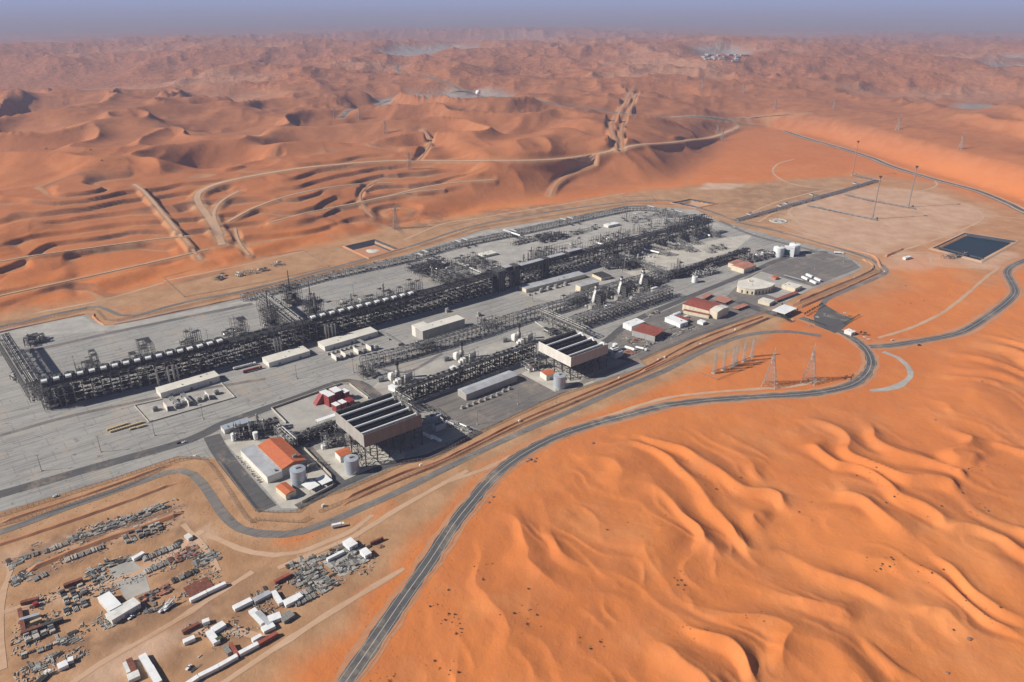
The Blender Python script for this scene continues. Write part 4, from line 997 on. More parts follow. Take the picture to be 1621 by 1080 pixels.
# white lying tubes in front of the comb racks
for a, b, lb in [((1010, 396), (1044, 404), 'long white drum lying before the nearest comb rack'), ((1064, 387), (1092, 394), 'long white drum lying between comb racks'), ((1108, 370), (1124, 377), 'long white drum lying before the farthest comb rack'), ((672, 424), (700, 432), 'long silver drum on the pale gravel at the left manifold'), ((725, 420), (768, 438), 'long silver header pipe running through the front manifold'), ((937, 386), (956, 391), 'long white drum lying behind the long rack by the columns'), ((404, 553), (424, 548), 'white drum hanging on the shaded face of the long rack, left one'), ((582, 504), (600, 500), 'white drum hanging on the shaded face of the long rack, right one'), ((797, 372), (824, 381), 'white pipe bridge from the back rack to the back paving')]:
    loc, rz, L = fr(a, b); root = thing('lying_drum', lb, 'drum', loc, rz, 'lying drums'); zz = 4 if b[1] != 381 else 9
    r_ = 1.4; MB().hcyl((1, 0, zz), (L - 1, 0, zz), r_, 12).build('shell', 'white' if 'white' in lb else 'pipe_silver', root)
    m = MB(); [m.box(x - .4, -1, 0, x + .4, 1, zz - 1) for x in (3, L / 2, L - 3)]; m.build('saddle', 'steel_pale', root)
# towers with masts beside the side rack
for (a, b, mx, my, lb) in [((459, 487), (480, 481), 462, 433, 'tall dark lattice tower with a mast behind the side rack, nearest the back fence'), ((491, 506), (514, 500), 501, 455, 'tall dark lattice tower with a mast right of the side rack'), ((425, 524), (446, 518), 424.5, 472, 'tall dark lattice tower with a mast left of the side rack')]:
    t = module('lattice_tower', lb, a, b, 22, 28, int(a[0]), 5, 3, 'steel_dark', tall=1, cat='tower', group='dark towers with masts', pipes=14, vm=('steel_dark', 'cooler_grey'))
    m = MB(); m.bar((8, 10, 20), (8, 10, 50), .9, 8, .5); m.build('mast', 'steel_dark', t)

# ---------------------------------------------------------------- the two big condensers on stilts
def condenser(label, c, n, zb, zt):
    """c: pixels of the roof rim, left / top / right / bottom corners"""
    q = [np.array(P2(*p, zt)) for p in c]
    o = q[3]; ex = q[2] - q[3]; ey = q[0] - q[3]; Lx = np.linalg.norm(ex); a = math.atan2(ex[1], ex[0]); Ly = np.linalg.norm(ey)
    root = thing('air_cooled_condenser', label, 'condenser', (o[0], o[1], .16), a)
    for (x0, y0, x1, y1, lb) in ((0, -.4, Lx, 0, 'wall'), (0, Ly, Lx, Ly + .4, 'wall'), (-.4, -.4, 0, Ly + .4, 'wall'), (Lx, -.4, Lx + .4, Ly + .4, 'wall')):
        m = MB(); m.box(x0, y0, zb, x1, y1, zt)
        w_ = m.build('wind_wall', ('wall_shade_brown' if x0 >= 0 else 'wall_beige') if n == 4 else ('wall_beige' if x0 >= 0 else 'wall_white'), root)  # on the left condenser, shade is painted into every wall but the sunlit one
        if x1 - x0 < 1 and x0 < 0:
            m = MB(); [m.box(x0 - .12, y0 + .05, zb + k * (zt - zb) / 7, x0 - .02, y1 - .05, zb + k * (zt - zb) / 7 + .25) for k in range(7)]; m.build('girt', 'steel_pale', w_)
    m = MB(); m.box(0, 0, zb - .6, Lx, Ly, zb + .1); m.build('fan_deck', 'steel_dark', root)
    # steam ducts and tube bundles: ridges along x
    pitch = Ly / n
    for k in range(n):
        y0 = k * pitch; m = MB(); zc = zt - .8
        m.add([(1, y0 + .6, zb + 1), (1, y0 + pitch * .30, zc - .8), (Lx - 1, y0 + pitch * .30, zc - .8), (Lx - 1, y0 + .6, zb + 1), (1, y0 + pitch * .6, zb + 1), (Lx - 1, y0 + pitch * .6, zb + 1)],
              [(0, 1, 2, 3), (1, 4, 5, 2), (0, 3, 5, 4), (0, 4, 1), (3, 2, 5)])
        m.build('tube_bundle', 'louvre', root)
        m = MB(); m.bar((0, y0 + pitch * .30, zc), (Lx, y0 + pitch * .30, zc), 1.15, 10); m.build('steam_duct', 'roof_white', root)
        m = MB(); m.box(0, y0 + pitch * .97, zb + 1, Lx, y0 + pitch * .985, zt - 2.5); m.build('partition', 'cooler_grey', root)
        m = MB(); m.add([(Lx - 3.4, y0 + 1, zt - 2), (Lx - .2, y0 + 1, zt - 2), (Lx - .2, y0 + pitch * .6, zt - 2), (Lx - 3.4, y0 + pitch * .6, zt - 2), (Lx - 2.4, y0 + pitch * .3, zt + 1.5), (Lx - .6, y0 + pitch * .3, zt + 1.5)], [(3, 2, 1, 0), (0, 1, 5, 4), (2, 3, 4, 5), (1, 2, 5), (3, 0, 4)])
        m.build('duct_hood', 'roof_white' if n == 3 else 'steel_pale', root)
    m = MB()
    for s_ in (0, Ly):                      # toothed louvres at both long rims
        for i in range(int(Lx / 3.2)):
            x = 1 + i * 3.2; y = s_ + (1.6 if s_ == 0 else -1.6); m.box(x, min(y, s_), zt - .5, x + 1.5, max(y, s_), zt - .1)
    m.build('louvre_teeth', 'steel_dark', root)
    nx = 5; ny = 4
    for i in range(nx + 1):
        for j in range(ny + 1):
            part(root, ('acol', zb), 'leg', 'steel_dark', lambda m: m.box(-.4, -.4, 0, .4, .4, zb - .6), (Lx * i / nx, Ly * j / ny, 0))  # dark legs paint in the black shade under the fan deck
    m = MB()
    for i in range(nx):
        for j in (0, ny):
            x0, x1, y = Lx * i / nx, Lx * (i + 1) / nx, Ly * j / ny
            m.bar((x0, y, 0), (x1, y, zb * .5), .18); m.bar((x1, y, 0), (x0, y, zb * .5), .18); m.bar((x0, y, zb * .5), (x1, y, zb - .6), .18); m.bar((x1, y, zb * .5), (x0, y, zb - .6), .18)
    for j in range(ny):
        for i in (0, nx):
            y0, y1, x = Ly * j / ny, Ly * (j + 1) / ny, Lx * i / nx
            m.bar((x, y0, 0), (x, y1, zb * .5), .2); m.bar((x, y1, 0), (x, y0, zb * .5), .2); m.bar((x, y0, zb * .5), (x, y1, zb - .6), .2); m.bar((x, y1, zb * .5), (x, y0, zb - .6), .2)
            m.box(x - .2, y0, zb * .5 - .2, x + .2, y1, zb * .5 + .2)
    m.build('bracing', 'steel_dark', root)  # braces darkened like the legs, as painted shade
    for i in range(nx):
        for j in range(ny):
            part(root, 'fanring', 'fan_ring', 'cooler_grey', lambda m: m.cyl(0, 0, 0, 2.2, 3.6, 16), (Lx * (i + .5) / nx, Ly * (j + .5) / ny, zb - 2.8))
    m = MB(); m.bar((Lx + 2.2, 2, zb + 4), (Lx + 2.2, Ly + 6, zb + 4), 1.5, 12); m.bar((Lx + 2.2, Ly, zb + 4), (Lx + 2.2, Ly, 2), 1.5, 12); m.build('riser_duct', 'steel_pale', root)
    m = MB()
    for k in range(6): z_ = zb / 6 * k; m.bar((-2.5, 4 + (k % 2) * 5, z_), (-2.5, 9 - (k % 2) * 5, z_ + zb / 6), .5); 
    [m.box(-3.3, y_ - .15, 0, -3.0, y_ + .15, zb) for y_ in (4, 9)]
    m.build('stair', 'steel_pale', root)
    return root
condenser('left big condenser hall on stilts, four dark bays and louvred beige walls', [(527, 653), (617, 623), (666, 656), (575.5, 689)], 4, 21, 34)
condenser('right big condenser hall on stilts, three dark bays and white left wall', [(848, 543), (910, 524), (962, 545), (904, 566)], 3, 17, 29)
# ---------------------------------------------------------------- buildings
def building(name, label, c, h, wall='wall_white', roof='roof_cream', cat='building', group=None, gable=0.0, ridge='x', zr=None, doors=1, ribs=6.0, over=.25, open_=False, z0=.16, roofbits=2, seed=0, land=False):
    """c: pixels of three roof corners at height h: bottom(front) corner, right corner, left corner"""
    base = 0.0
    if land: g = GH(c[0][0], c[0][1] + 2); base = g[2]
    q = [np.array(P2(*p, h + base)) for p in c]
    o = q[0]; ex = q[1] - o; ey = q[2] - o; Lx = np.linalg.norm(ex); Ly = np.linalg.norm(ey); a = math.atan2(ex[1], ex[0])
    root = thing(name, label, cat, (o[0], o[1], z0 + base), a, group); r = random.Random(seed + int(c[0][0]))
    if not open_:
        m = MB(); m.box(0, 0, 0, Lx, Ly, h - .3); wo = m.build('wall', wall, root)
        if doors:
            for k in range(doors):
                x = Lx * (k + .5) / doors; MB().box(x - 1.4, -.08, 0, x + 1.4, -.003, min(3.2, h * .6)).build('door', 'steel' if k % 2 else 'wall_grey', wo)
        if ribs:
            m = MB()
            for k in range(1, int(Lx / ribs) + 1): x = k * ribs; (m.box(x - .08, -.06, 0, x + .08, -.003, h - .35) if x < Lx - .5 else None)
            for k in range(1, int(Ly / ribs) + 1): y = k * ribs; (m.box(-.06, y - .08, 0, -.003, y + .08, h - .35) if y < Ly - .5 else None)
            if m.v: m.build('rib', 'steel_pale', wo)
    else:
        for x in (.4, Lx / 2, Lx - .4):
            for y in (.4, Ly - .4): MB().box(x - .15, y - .15, 0, x + .15, y + .15, h - .3).build('post', 'steel_pale', root)
        if open_ == 'back':
            MB().box(0, Ly - .25, 0, Lx, Ly - .05, h - .32).box(0, 0, 0, .2, Ly - .3, h - .32).build('back_wall', wall, root)
    m = MB(); e = over
    if not gable: m.box(-e, -e, h - .3, Lx + e, Ly + e, h); ro = m.build('roof', roof, root)
    else:
        if ridge == 'x': v = [(-e, -e, h - .3), (Lx + e, -e, h - .3), (Lx + e, Ly + e, h - .3), (-e, Ly + e, h - .3), (-e, Ly / 2, h + gable), (Lx + e, Ly / 2, h + gable)]; f = [(3, 2, 1, 0), (0, 1, 5, 4), (2, 3, 4, 5), (1, 2, 5), (3, 0, 4)]
        else: v = [(-e, -e, h - .3), (Lx + e, -e, h - .3), (Lx + e, Ly + e, h - .3), (-e, Ly + e, h - .3), (Lx / 2, -e, h + gable), (Lx / 2, Ly + e, h + gable)]; f = [(3, 2, 1, 0), (0, 1, 4), (1, 2, 5, 4), (2, 3, 5), (3, 0, 4, 5)]
        m.add(v, f); ro = m.build('roof', roof, root)
    if roofbits and not gable:
        for k in range(roofbits):
            x = r.uniform(1, Lx - 2); y = r.uniform(.8, max(.9, Ly - 2)); MB().box(x, y, h + .003, x + r.uniform(.6, 1.8), y + r.uniform(.6, 1.4), h + r.uniform(.4, 1.1)).build('roof_vent', r.choice(['steel_pale', 'pipe_grey']), ro)
    return root
BL = [ # name, label, corners (front, right, left), h, wall, roof, options
 ('switch_hall', 'low beige hall nearest the left side, with transformers at its front', [(254, 622.5), (347.5, 595), (246, 614)], 7, 'wall_white', 'roof_cream', dict(doors=3, ribs=8, roofbits=3)),
 ('switch_hall', 'low white hall with dark panel joints, beside the parked red trailer', [(425.5, 574.5), (490.5, 555.5), (415, 566)], 6.5, 'wall_white', 'roof_cream', dict(doors=2, ribs=10)),
 ('switch_hall', 'long low white hall behind the row of walled transformers', [(514, 549), (598, 524.5), (504, 541)], 6.5, 'wall_white', 'roof_cream', dict(doors=3, ribs=9)),
 ('switch_hall', 'low hall with grey hipped roof between the two condensers', [(738, 624.5), (819, 594), (725.5, 616)], 8, 'wall_beige', 'roof_grey', dict(doors=0, ribs=0, gable=1.6)),
 ('switch_hall', 'long hall with flat grey roof behind a row of transformers', [(833, 458), (927, 434), (822, 453)], 6, 'wall_cream', 'roof_grey', dict(doors=2, ribs=9)),
 ('switch_hall', 'short grey roofed hall left of the first tall white stack', [(919, 454), (948, 446.5), (910, 451)], 9, 'wall_cream', 'roof_grey', dict(doors=1, ribs=8)),
 ('shed', 'square dark roofed shed behind the short grey roofed hall', [(952, 440), (968, 436.5), (938, 433)], 5, 'wall_cream', 'dark_void', dict(doors=1)),
 ('shed', 'small white shed alone on the back paving near the manifold', [(766, 405), (787, 400), (758, 401)], 4, 'wall_white', 'roof_cream', dict(doors=1, ribs=5)),
 ('shed', 'small white shed on the back paving near the far corner', [(963, 357.5), (981, 353.5), (956, 355)], 4.5, 'wall_white', 'roof_white', dict(doors=1, ribs=5)),
 ('cabin', 'small orange roofed cabin in the corner near the front fence', [(452, 783.5), (468.5, 776), (439, 769)], 6, 'wall_cream', 'roof_orange', dict(gable=1.0, ridge='y', doors=1, ribs=0)),
 ('cabin', 'small orange roofed cabin at the foot of the left condenser', [(538.5, 723), (557, 716.5), (531, 714)], 7, 'wall_white', 'roof_orange', dict(gable=.9, ridge='x', doors=1, ribs=0)),
 ('cabin', 'small orange roofed cabin at the foot of the right condenser', [(865, 594.5), (879, 590.5), (858, 587)], 7, 'wall_white', 'roof_orange', dict(gable=.9, ridge='x', doors=1, ribs=0)),
 ('canopy', 'left one of the two white open canopies beside the blue tank', [(490, 776), (506, 768), (480.5, 766)], 5, 'white', 'roof_white', dict(open_=True, roofbits=0)),
 ('canopy', 'right one of the two white open canopies, nearest the corner wall', [(510, 767.5), (526, 760.5), (501, 757.5)], 5, 'white', 'roof_white', dict(open_=True, roofbits=0)),
 ('shed', 'pale blue roofed shed at the crossing above the orange roofed hall', [(355, 681), (397, 667), (348, 675)], 5, 'wall_white', 'tank_blue', dict(doors=2, ribs=5)),
 ('canopy', 'narrow white topped canopy left of the left condenser', [(503, 668), (535, 657), (499, 665)], 6, 'steel_pale', 'roof_white', dict(open_=True, roofbits=0)),
 ('shed', 'white open fronted shed beside the brown roofed one in the east yard', [(1000, 517), (1021, 509), (988, 511)], 7, 'white', 'roof_white', dict(doors=1, ribs=5)),
 ('shed', 'brown roofed open shed sheltering boxes in the east yard', [(1037, 532.5), (1053, 521.5), (1007.5, 519.5)], 8, 'wall_grey', 'roof_red', dict(open_='back', roofbits=0)),
 ('shed', 'white shed with a dark doorway right of the brown roofed one', [(1077, 513), (1089, 509), (1052, 503)], 6, 'white', 'roof_white', dict(doors=1, ribs=4)),
 ('shed', 'reddish brown roofed lean-to behind the white shed of the east yard', [(1080, 510), (1092, 505), (1066, 503)], 4.5, 'wall_grey', 'roof_red', dict(doors=0, ribs=0, roofbits=0)),
 ('shed', 'small white cabin at the east yard exit', [(1113, 511), (1118, 508.5), (1104, 508)], 4, 'white', 'roof_white', dict(doors=1, ribs=0, roofbits=0)),
 ('workshop', 'large workshop with worn red and white roof', [(1123.5, 492.5), (1142, 481), (1089, 478)], 9, 'wall_cream', 'roof_red', dict(gable=1.8, ridge='y', doors=4, ribs=6)),
 ('workshop', 'cream gabled end block of the red roofed workshop', [(1136, 494), (1154, 486), (1122, 491)], 11, 'wall_cream', 'roof_cream', dict(gable=1.5, ridge='y', doors=1, ribs=0)),
 ('workshop', 'low red roofed lean-to along the front of the workshop', [(1122, 499.5), (1124, 497.5), (1086, 488.5)], 5, 'wall_cream', 'roof_red', dict(doors=0, ribs=0, roofbits=0)),
 ('canopy', 'faded red parking canopy behind the workshop, the smallest', [(1116, 472.5), (1128, 465.5), (1108, 470.5)], 3.5, 'steel', 'roof_pink', dict(open_=True, roofbits=0)),
 ('canopy', 'faded red parking canopy behind the workshop, the wide one', [(1148, 480), (1160, 474), (1128, 474.5)], 3.5, 'steel', 'roof_pink', dict(open_=True, roofbits=0)),
 ('canopy', 'faded red parking canopy right of the workshop near the gate', [(1168, 489.5), (1185, 483), (1164, 486)], 3.5, 'steel', 'roof_pink', dict(open_=True, roofbits=0)),
 ('canopy', 'long narrow red parking canopy by the gate road', [(1230, 476), (1264, 463), (1225, 474)], 3.5, 'steel', 'roof_red', dict(open_=True, roofbits=0)),
 ('office', 'cream flat roofed office behind the gate, the larger one', [(1259, 457), (1270, 452), (1235.5, 452.5)], 6, 'wall_cream', 'roof_cream', dict(doors=3, ribs=0)),
 ('office', 'cream flat roofed guard office behind the gate, the smaller one', [(1218.5, 480), (1226, 475.5), (1202, 474.5)], 5, 'wall_cream', 'roof_cream', dict(doors=2, ribs=0)),
 ('gate_canopy', 'big white gate canopy over the entrance road', [(1242, 497.5), (1261.5, 488), (1222.5, 491)], 7, 'white', 'roof_white', dict(open_=True, roofbits=0)),
 ('office', 'pink roofed office by the east road', [(1178, 426), (1197, 419.5), (1162, 419)], 8, 'wall_cream', 'roof_pink', dict(doors=2, ribs=0, gable=1.2)),
 ('office', 'pink roofed wing joined to the east road office', [(1162, 418.5), (1176, 413), (1155, 415.5)], 7, 'wall_cream', 'roof_pink', dict(doors=1, ribs=0, gable=.8)),
 ('guard_house', 'cream guard house below the gate car park', [(1348, 527), (1355, 524.5), (1341, 522)], 4.5, 'wall_white', 'roof_white', dict(doors=1, ribs=0)),
 ('cabin', 'small white cabin on the sand beside the east fence corner', [(1434, 408.5), (1443, 406), (1430, 407)], 4, 'wall_white', 'roof_white', dict(doors=1, ribs=0)),
]
BO = [building(n, l, c, h, wl_, rf, **kw) for n, l, c, h, wl_, rf, kw in BL]
# tall stepped beige hall
t = building('machine_hall', 'tall beige hall with a stepped roof before the turbine rack', [(669, 524.5), (735.5, 504.5), (658, 518)], 14, 'wall_beige', 'roof_cream', doors=1, ribs=11)
_x = dist(P2(669, 524.5, 14), P2(735.5, 504.5, 14)); _y = dist(P2(669, 524.5, 14), P2(658, 518, 14))
MB().box(0, _y + .26, 0, _x * .28, _y + 9, 13.7).build('wing', 'wall_white', t); MB().box(-.25, _y + .26, 13.72, _x * .28 + .2, _y + 9.2, 14.0).build('wing_roof', 'roof_cream', t)
# orange hall: gabled body and grey roofed annex
q0 = np.array(P2(424.5, 766)); q1 = np.array(P2(488, 741)); q2 = np.array(P2(383, 722)); a_ = ang(q0, q1)
t = thing('process_hall', 'large orange roofed hall with a grey roofed annex on its left', 'building', (*q0, .16), a_)
Ly = dist(q0, q2); MB().box(0, 0, 0, 14, Ly, 7).build('wall', 'wall_white', t); ro = MB().box(-.3, -.3, 7, 13.9, Ly + .3, 7.35).build('annex_roof', 'roof_grey', t)
MB().box(9, 3, 7.36, 11, 5, 8.6).build('roof_vent', 'steel', ro)
x1_ = 38; y0_ = 0; MB().box(14.02, y0_, 0, x1_, 52, 9).build('wall', 'wall_grey', t)
m = MB(); m.add([(13.9, y0_ - .4, 9), (x1_ + .3, y0_ - .4, 9), (x1_ + .3, 52.4, 9), (13.9, 52.4, 9), (26, y0_ - .4, 12.6), (26, 52.4, 12.6), (13.9, y0_ - .4, 9.3), (x1_ + .3, y0_ - .4, 9.3), (x1_ + .3, 52.4, 9.3), (13.9, 52.4, 9.3)],
      [(3, 2, 1, 0), (0, 1, 7, 4, 6), (2, 3, 9, 5, 8), (6, 4, 5, 9), (4, 7, 8, 5), (1, 2, 8, 7), (3, 0, 6, 9)]); ro = m.build('roof', 'roof_orange', t)
MB().box(29, 7, 10.5, 33, 10, 13.5).bar((30, 8, 12), (36, 12, 12), .5, 8).build('roof_vent', 'steel', ro)
m = MB(); [m.box(x - .12, y0_ - .06, 0, x + .12, y0_ - .003, 8.9) for x in range(18, 38, 4)]; m.build('rib', 'steel_pale', t)
m = MB(); rr = random.Random(4)
for k in range(14): y = 6 + k * 4.2; m.box(-6 + rr.uniform(0, 2), y, 0, -3.5, y + rr.uniform(1, 2.5), rr.uniform(.8, 2))
tag(m.build('cooling_units', 'steel_pale', loc=(*q0, .3), rz=a_), 'row of small grey machines along the annex of the orange roofed hall', 'machines')
# fan shaped building
FAN = [(1167, 453), (1169, 445), (1179, 443), (1191, 439), (1227, 449.5), (1221, 453.5), (1211, 456.5), (1195, 458.5), (1180, 456.5), (1171, 454.5)]
def prism(root, pts, z0, z1, mat, name, grow=0.0):
    c = np.mean(pts, axis=0); p = [np.array(q) + (np.array(q) - c) / np.linalg.norm(np.array(q) - c) * grow for q in pts]
    n = len(p); m = MB(); ar = sum(p[i][0] * p[(i + 1) % n][1] - p[(i + 1) % n][0] * p[i][1] for i in range(n))
    if ar < 0: p = p[::-1]
    m.add([(*q, z0) for q in p] + [(*q, z1) for q in p], [tuple(range(n - 1, -1, -1)), tuple(range(n, 2 * n))] + [(i, (i + 1) % n, n + (i + 1) % n, n + i) for i in range(n)])
    return m.build(name, mat, root)
fw = [np.array(P2(*q, 9)) for q in FAN]; c_ = np.mean(fw, axis=0); lf = [q - c_ for q in fw]
t = thing('control_building', 'cream fan shaped control building with a curved front', 'building', (*c_, .3)); w0 = prism(t, lf, 0, 8.4, 'wall_cream', 'wall'); prism(t, lf, 8.4, 9, 'roof_cream', 'roof', .5)
for i in range(4, 9):
    a, b = lf[i], lf[(i + 1) % 10]; n_ = max(1, int(dist(a, b) / 5))
    for k in range(n_):
        p = a + (b - a) * (k + .5) / n_; d = p / np.linalg.norm(p); q = p + d * .25; m = MB(); m.box(-.9, -.12, 1, .9, .12, 5); m.build('window', 'glass_dark', w0, loc=(q[0], q[1], 0), rz=ang(a, b))
MB().box(-2, 12, 9, 1, 14, 12).build('chimney', 'wall_cream', t)

# ---------------------------------------------------------------- tanks
def tank(label, x, y, r_, h, mat, stuff=True, cat='tank', top=None):
    q = P2(x, y); d = np.array(q) / np.linalg.norm(q); q = np.array(q) + d * r_
    root = thing('storage_tank', label, cat, (*q, .3), TH0)
    m = MB(); m.lathe(0, 0, [(r_, 0), (r_, h)], 40); m.build('shell', mat, root, smooth=False)
    m = MB(); m.lathe(0, 0, [(r_ + .15, h), (r_ + .15, h + .3), (r_ * .5, h + r_ * .14), (.3, h + r_ * .2)], 40); ro = m.build('roof', top or mat, root)
    m = MB(); [m.lathe(0, 0, [(r_ + .12, h * k / 4), (r_ + .12, h * k / 4 + .25)], 40) for k in (1, 2, 3)]; m.build('hoop', mat, root)
    m = MB()
    for k in range(28):
        t0, t1 = -2.4 + k * .12, -2.4 + (k + 1) * .12; z0, z1 = h * k / 28, h * (k + 1) / 28
        m.bar(((r_ + .9) * math.cos(t0), (r_ + .9) * math.sin(t0), z0), ((r_ + .9) * math.cos(t1), (r_ + .9) * math.sin(t1), z1), .22)
    m.build('stair', 'steel_pale', root)
    if stuff:
        m = MB(); [m.bar(((r_ - .2) * math.cos(k * .35), (r_ - .2) * math.sin(k * .35), h), ((r_ - .2) * math.cos(k * .35), (r_ - .2) * math.sin(k * .35), h + 1.2), .08) for k in range(18)]; m.box(-2, -1, h + r_ * .15, 1.5, 1, h + r_ * .2 + 1); m.build('railing', 'steel_pale', ro)
tank('blue grey tank at the corner of the orange roofed hall', 475, 773, 6.9, 15.5, 'tank_blue'); tank('blue grey tank beneath the left condenser', 558.5, 753, 6.6, 14, 'tank_blue')
tank('blue grey tank beneath the right condenser', 885.5, 617, 6.8, 14, 'tank_blue'); tank('left white tank of the pair beside the teal panel', 1231, 408, 8.5, 15, 'white', top='roof_white')
tank('right white tank of the pair, farther from the east road', 1256, 404, 9, 16, 'white', top='roof_white'); tank('small white tank standing alone below the right rack junction', 1099, 448.5, 4.2, 9, 'white')
tank('small white tank at the crossing above the orange roofed hall', 371, 699, 2.4, 7, 'white', False); tank('small white tank behind the annex of the orange roofed hall', 405.5, 697, 2.4, 7, 'white', False)
tank('small round white tank beside the left condenser foot', 513, 712, 2.6, 3, 'white', False); tank('small white tank at the right condenser', 973, 556, 3, 8, 'white', False)
for x, y, lb in [(1196, 411, 'white sphere on legs left of the two white tanks, the left one'), (1206, 408, 'white sphere on legs nearest the two white tanks')]:
    q = P2(x, y); t = thing('sphere_tank', lb, 'tank', (*q, .3)); m = MB(); m.lathe(0, 0, [(3.6 * math.sin(math.pi * k / 10) + .01, 6 - 3.6 * math.cos(math.pi * k / 10)) for k in range(11)], 20); m.build('shell', 'white', t, smooth=True)
    m = MB(); [m.bar((3 * math.cos(k), 3 * math.sin(k), 0), (3 * math.cos(k), 3 * math.sin(k), 6), .2) for k in range(6)]; m.build('leg', 'white', t)
q = P2(1240, 406); t = thing('tank_house', 'white block with a teal panel joining the two white tanks', 'building', (*q, .3), R(-20)); MB().box(0, 0, 0, 16, 12, 15).build('wall', 'white', t); MB().box(1, -.2, 2, 9, -.003, 12).build('panel', 'green_panel', t); MB().box(-.3, -.3, 15, 16.3, 12.3, 15.4).build('roof', 'roof_white', t)

# ---------------------------------------------------------------- gas turbines with stacks
def turbine():
    t = thing('gas_turbine_unit', 'x', 'gas turbine', group='gas turbines between the racks')
    MB().box(-4, -3, 0, 10, 16, .5).build('plinth', 'concrete_wall', t)
    s_ = MB().cyl(2, 12, .5, 9, 2.6, 14).cyl(2, 12, 9, 11, 2.6, 14, 1.7).cyl(2, 12, 11, 20, 1.7, 14); s_ = s_.build('stack', 'steel_pale', t)
    MB().cyl(2, 12, 17, 22, 2.3, 14).build('stack_cap', 'steel_dark', s_)
    MB().box(-10, 6, 2.5, -4, 13, 9).build('filter_house', 'off_white', t)
    m = MB(); m.add([(-10, 6, 9), (-4, 6, 9), (-4, 13, 9), (-10, 13, 9), (-8, 8, 11), (-5, 8, 11), (-5, 11, 11), (-8, 11, 11)], [(0, 1, 5, 4), (1, 2, 6, 5), (2, 3, 7, 6), (3, 0, 4, 7), (4, 5, 6, 7), (3, 2, 1, 0)]); m.build('filter_hood', 'off_white', t)
    MB().bar((-16, 18, 3), (-6, 10, 4), 1.1, 8).box(-20, 16, 0, -14, 20, 5).build('intake_duct', 'pipe_grey', t)
    for k in range(5): MB().hcyl((1 + k * .2, -5 + 0, 2 + k * 1.9), (13, -1, 2 + k * 1.9), 1.25, 10).build('heat_exchanger', 'pipe_silver' if k > 2 else 'pipe_grey', t)
    m = MB(); [m.box(x, y, 0, x + .35, y + .35, 12.5) for x in (-1, 6, 13) for y in (-7, 1)]; [m.box(-1, -7, z, 13.4, -6.7, z + .3).box(-1, 1, z, 13.4, 1.3, z + .3) for z in (4, 8, 12)]; m.build('frame', 'steel', t)
    MB().box(-6, -2, .5, -1, 5, 5.5).box(-9, 0, .5, -6, 4, 3.5).build('enclosure', 'off_white', t)
    m = MB(); rr = random.Random(3)
    for k in range(12): x, y = rr.uniform(-12, 12), rr.uniform(-6, 14); m.bar((x, y, .5), (x, y, rr.uniform(4, 10)), .25, 6); m.bar((x, y, 3), (x + rr.uniform(-6, 6), y, 3), .25, 6)
    m.build('piping', 'pipe_silver', t)
    return t
t0 = turbine()
for i, (x, y, lb) in enumerate([(636, 606, 'gas turbine unit nearest the left condenser, with a stack'), (738, 573, 'middle gas turbine unit between the two racks'), (829, 543, 'gas turbine unit nearest the right condenser')]):
    o = t0 if i == 0 else copy_tree(t0); q = P2(x, y); o.location = (*q, .2); o.rotation_euler = (0, 0, TH0); o['label'] = lb
    qq = P2(x + 30, y + 4 - i); t = thing('pipe_skid', 'low pipe rows on the paving right of the ' + ('first', 'second', 'third')[i] + ' gas turbine', 'pipe skid', (*qq, .2), TH0 - R(90), 'pipe skids beside the gas turbines')
    for k in range(4): MB().hcyl((0, k * 2, 1), (18 - k, k * 2, 1), .55, 8).build('pipe', 'pipe_silver' if k % 2 else 'pipe_grey', t)
for (x, y, lb) in [(623, 614, 'white square roofed cabin at the back corner of the left condenser'), (721, 584, 'white square roofed cabin in front of the middle gas turbine'), (819, 553, 'white square roofed cabin in front of the right gas turbine')]:
    building('cabin', lb, [(x + 3, y + 2), (x + 9, y - 1), (x - 6, y - 4)], 5, 'white', 'roof_white', group='white cabins in front of the gas turbines', roofbits=0, ribs=0)
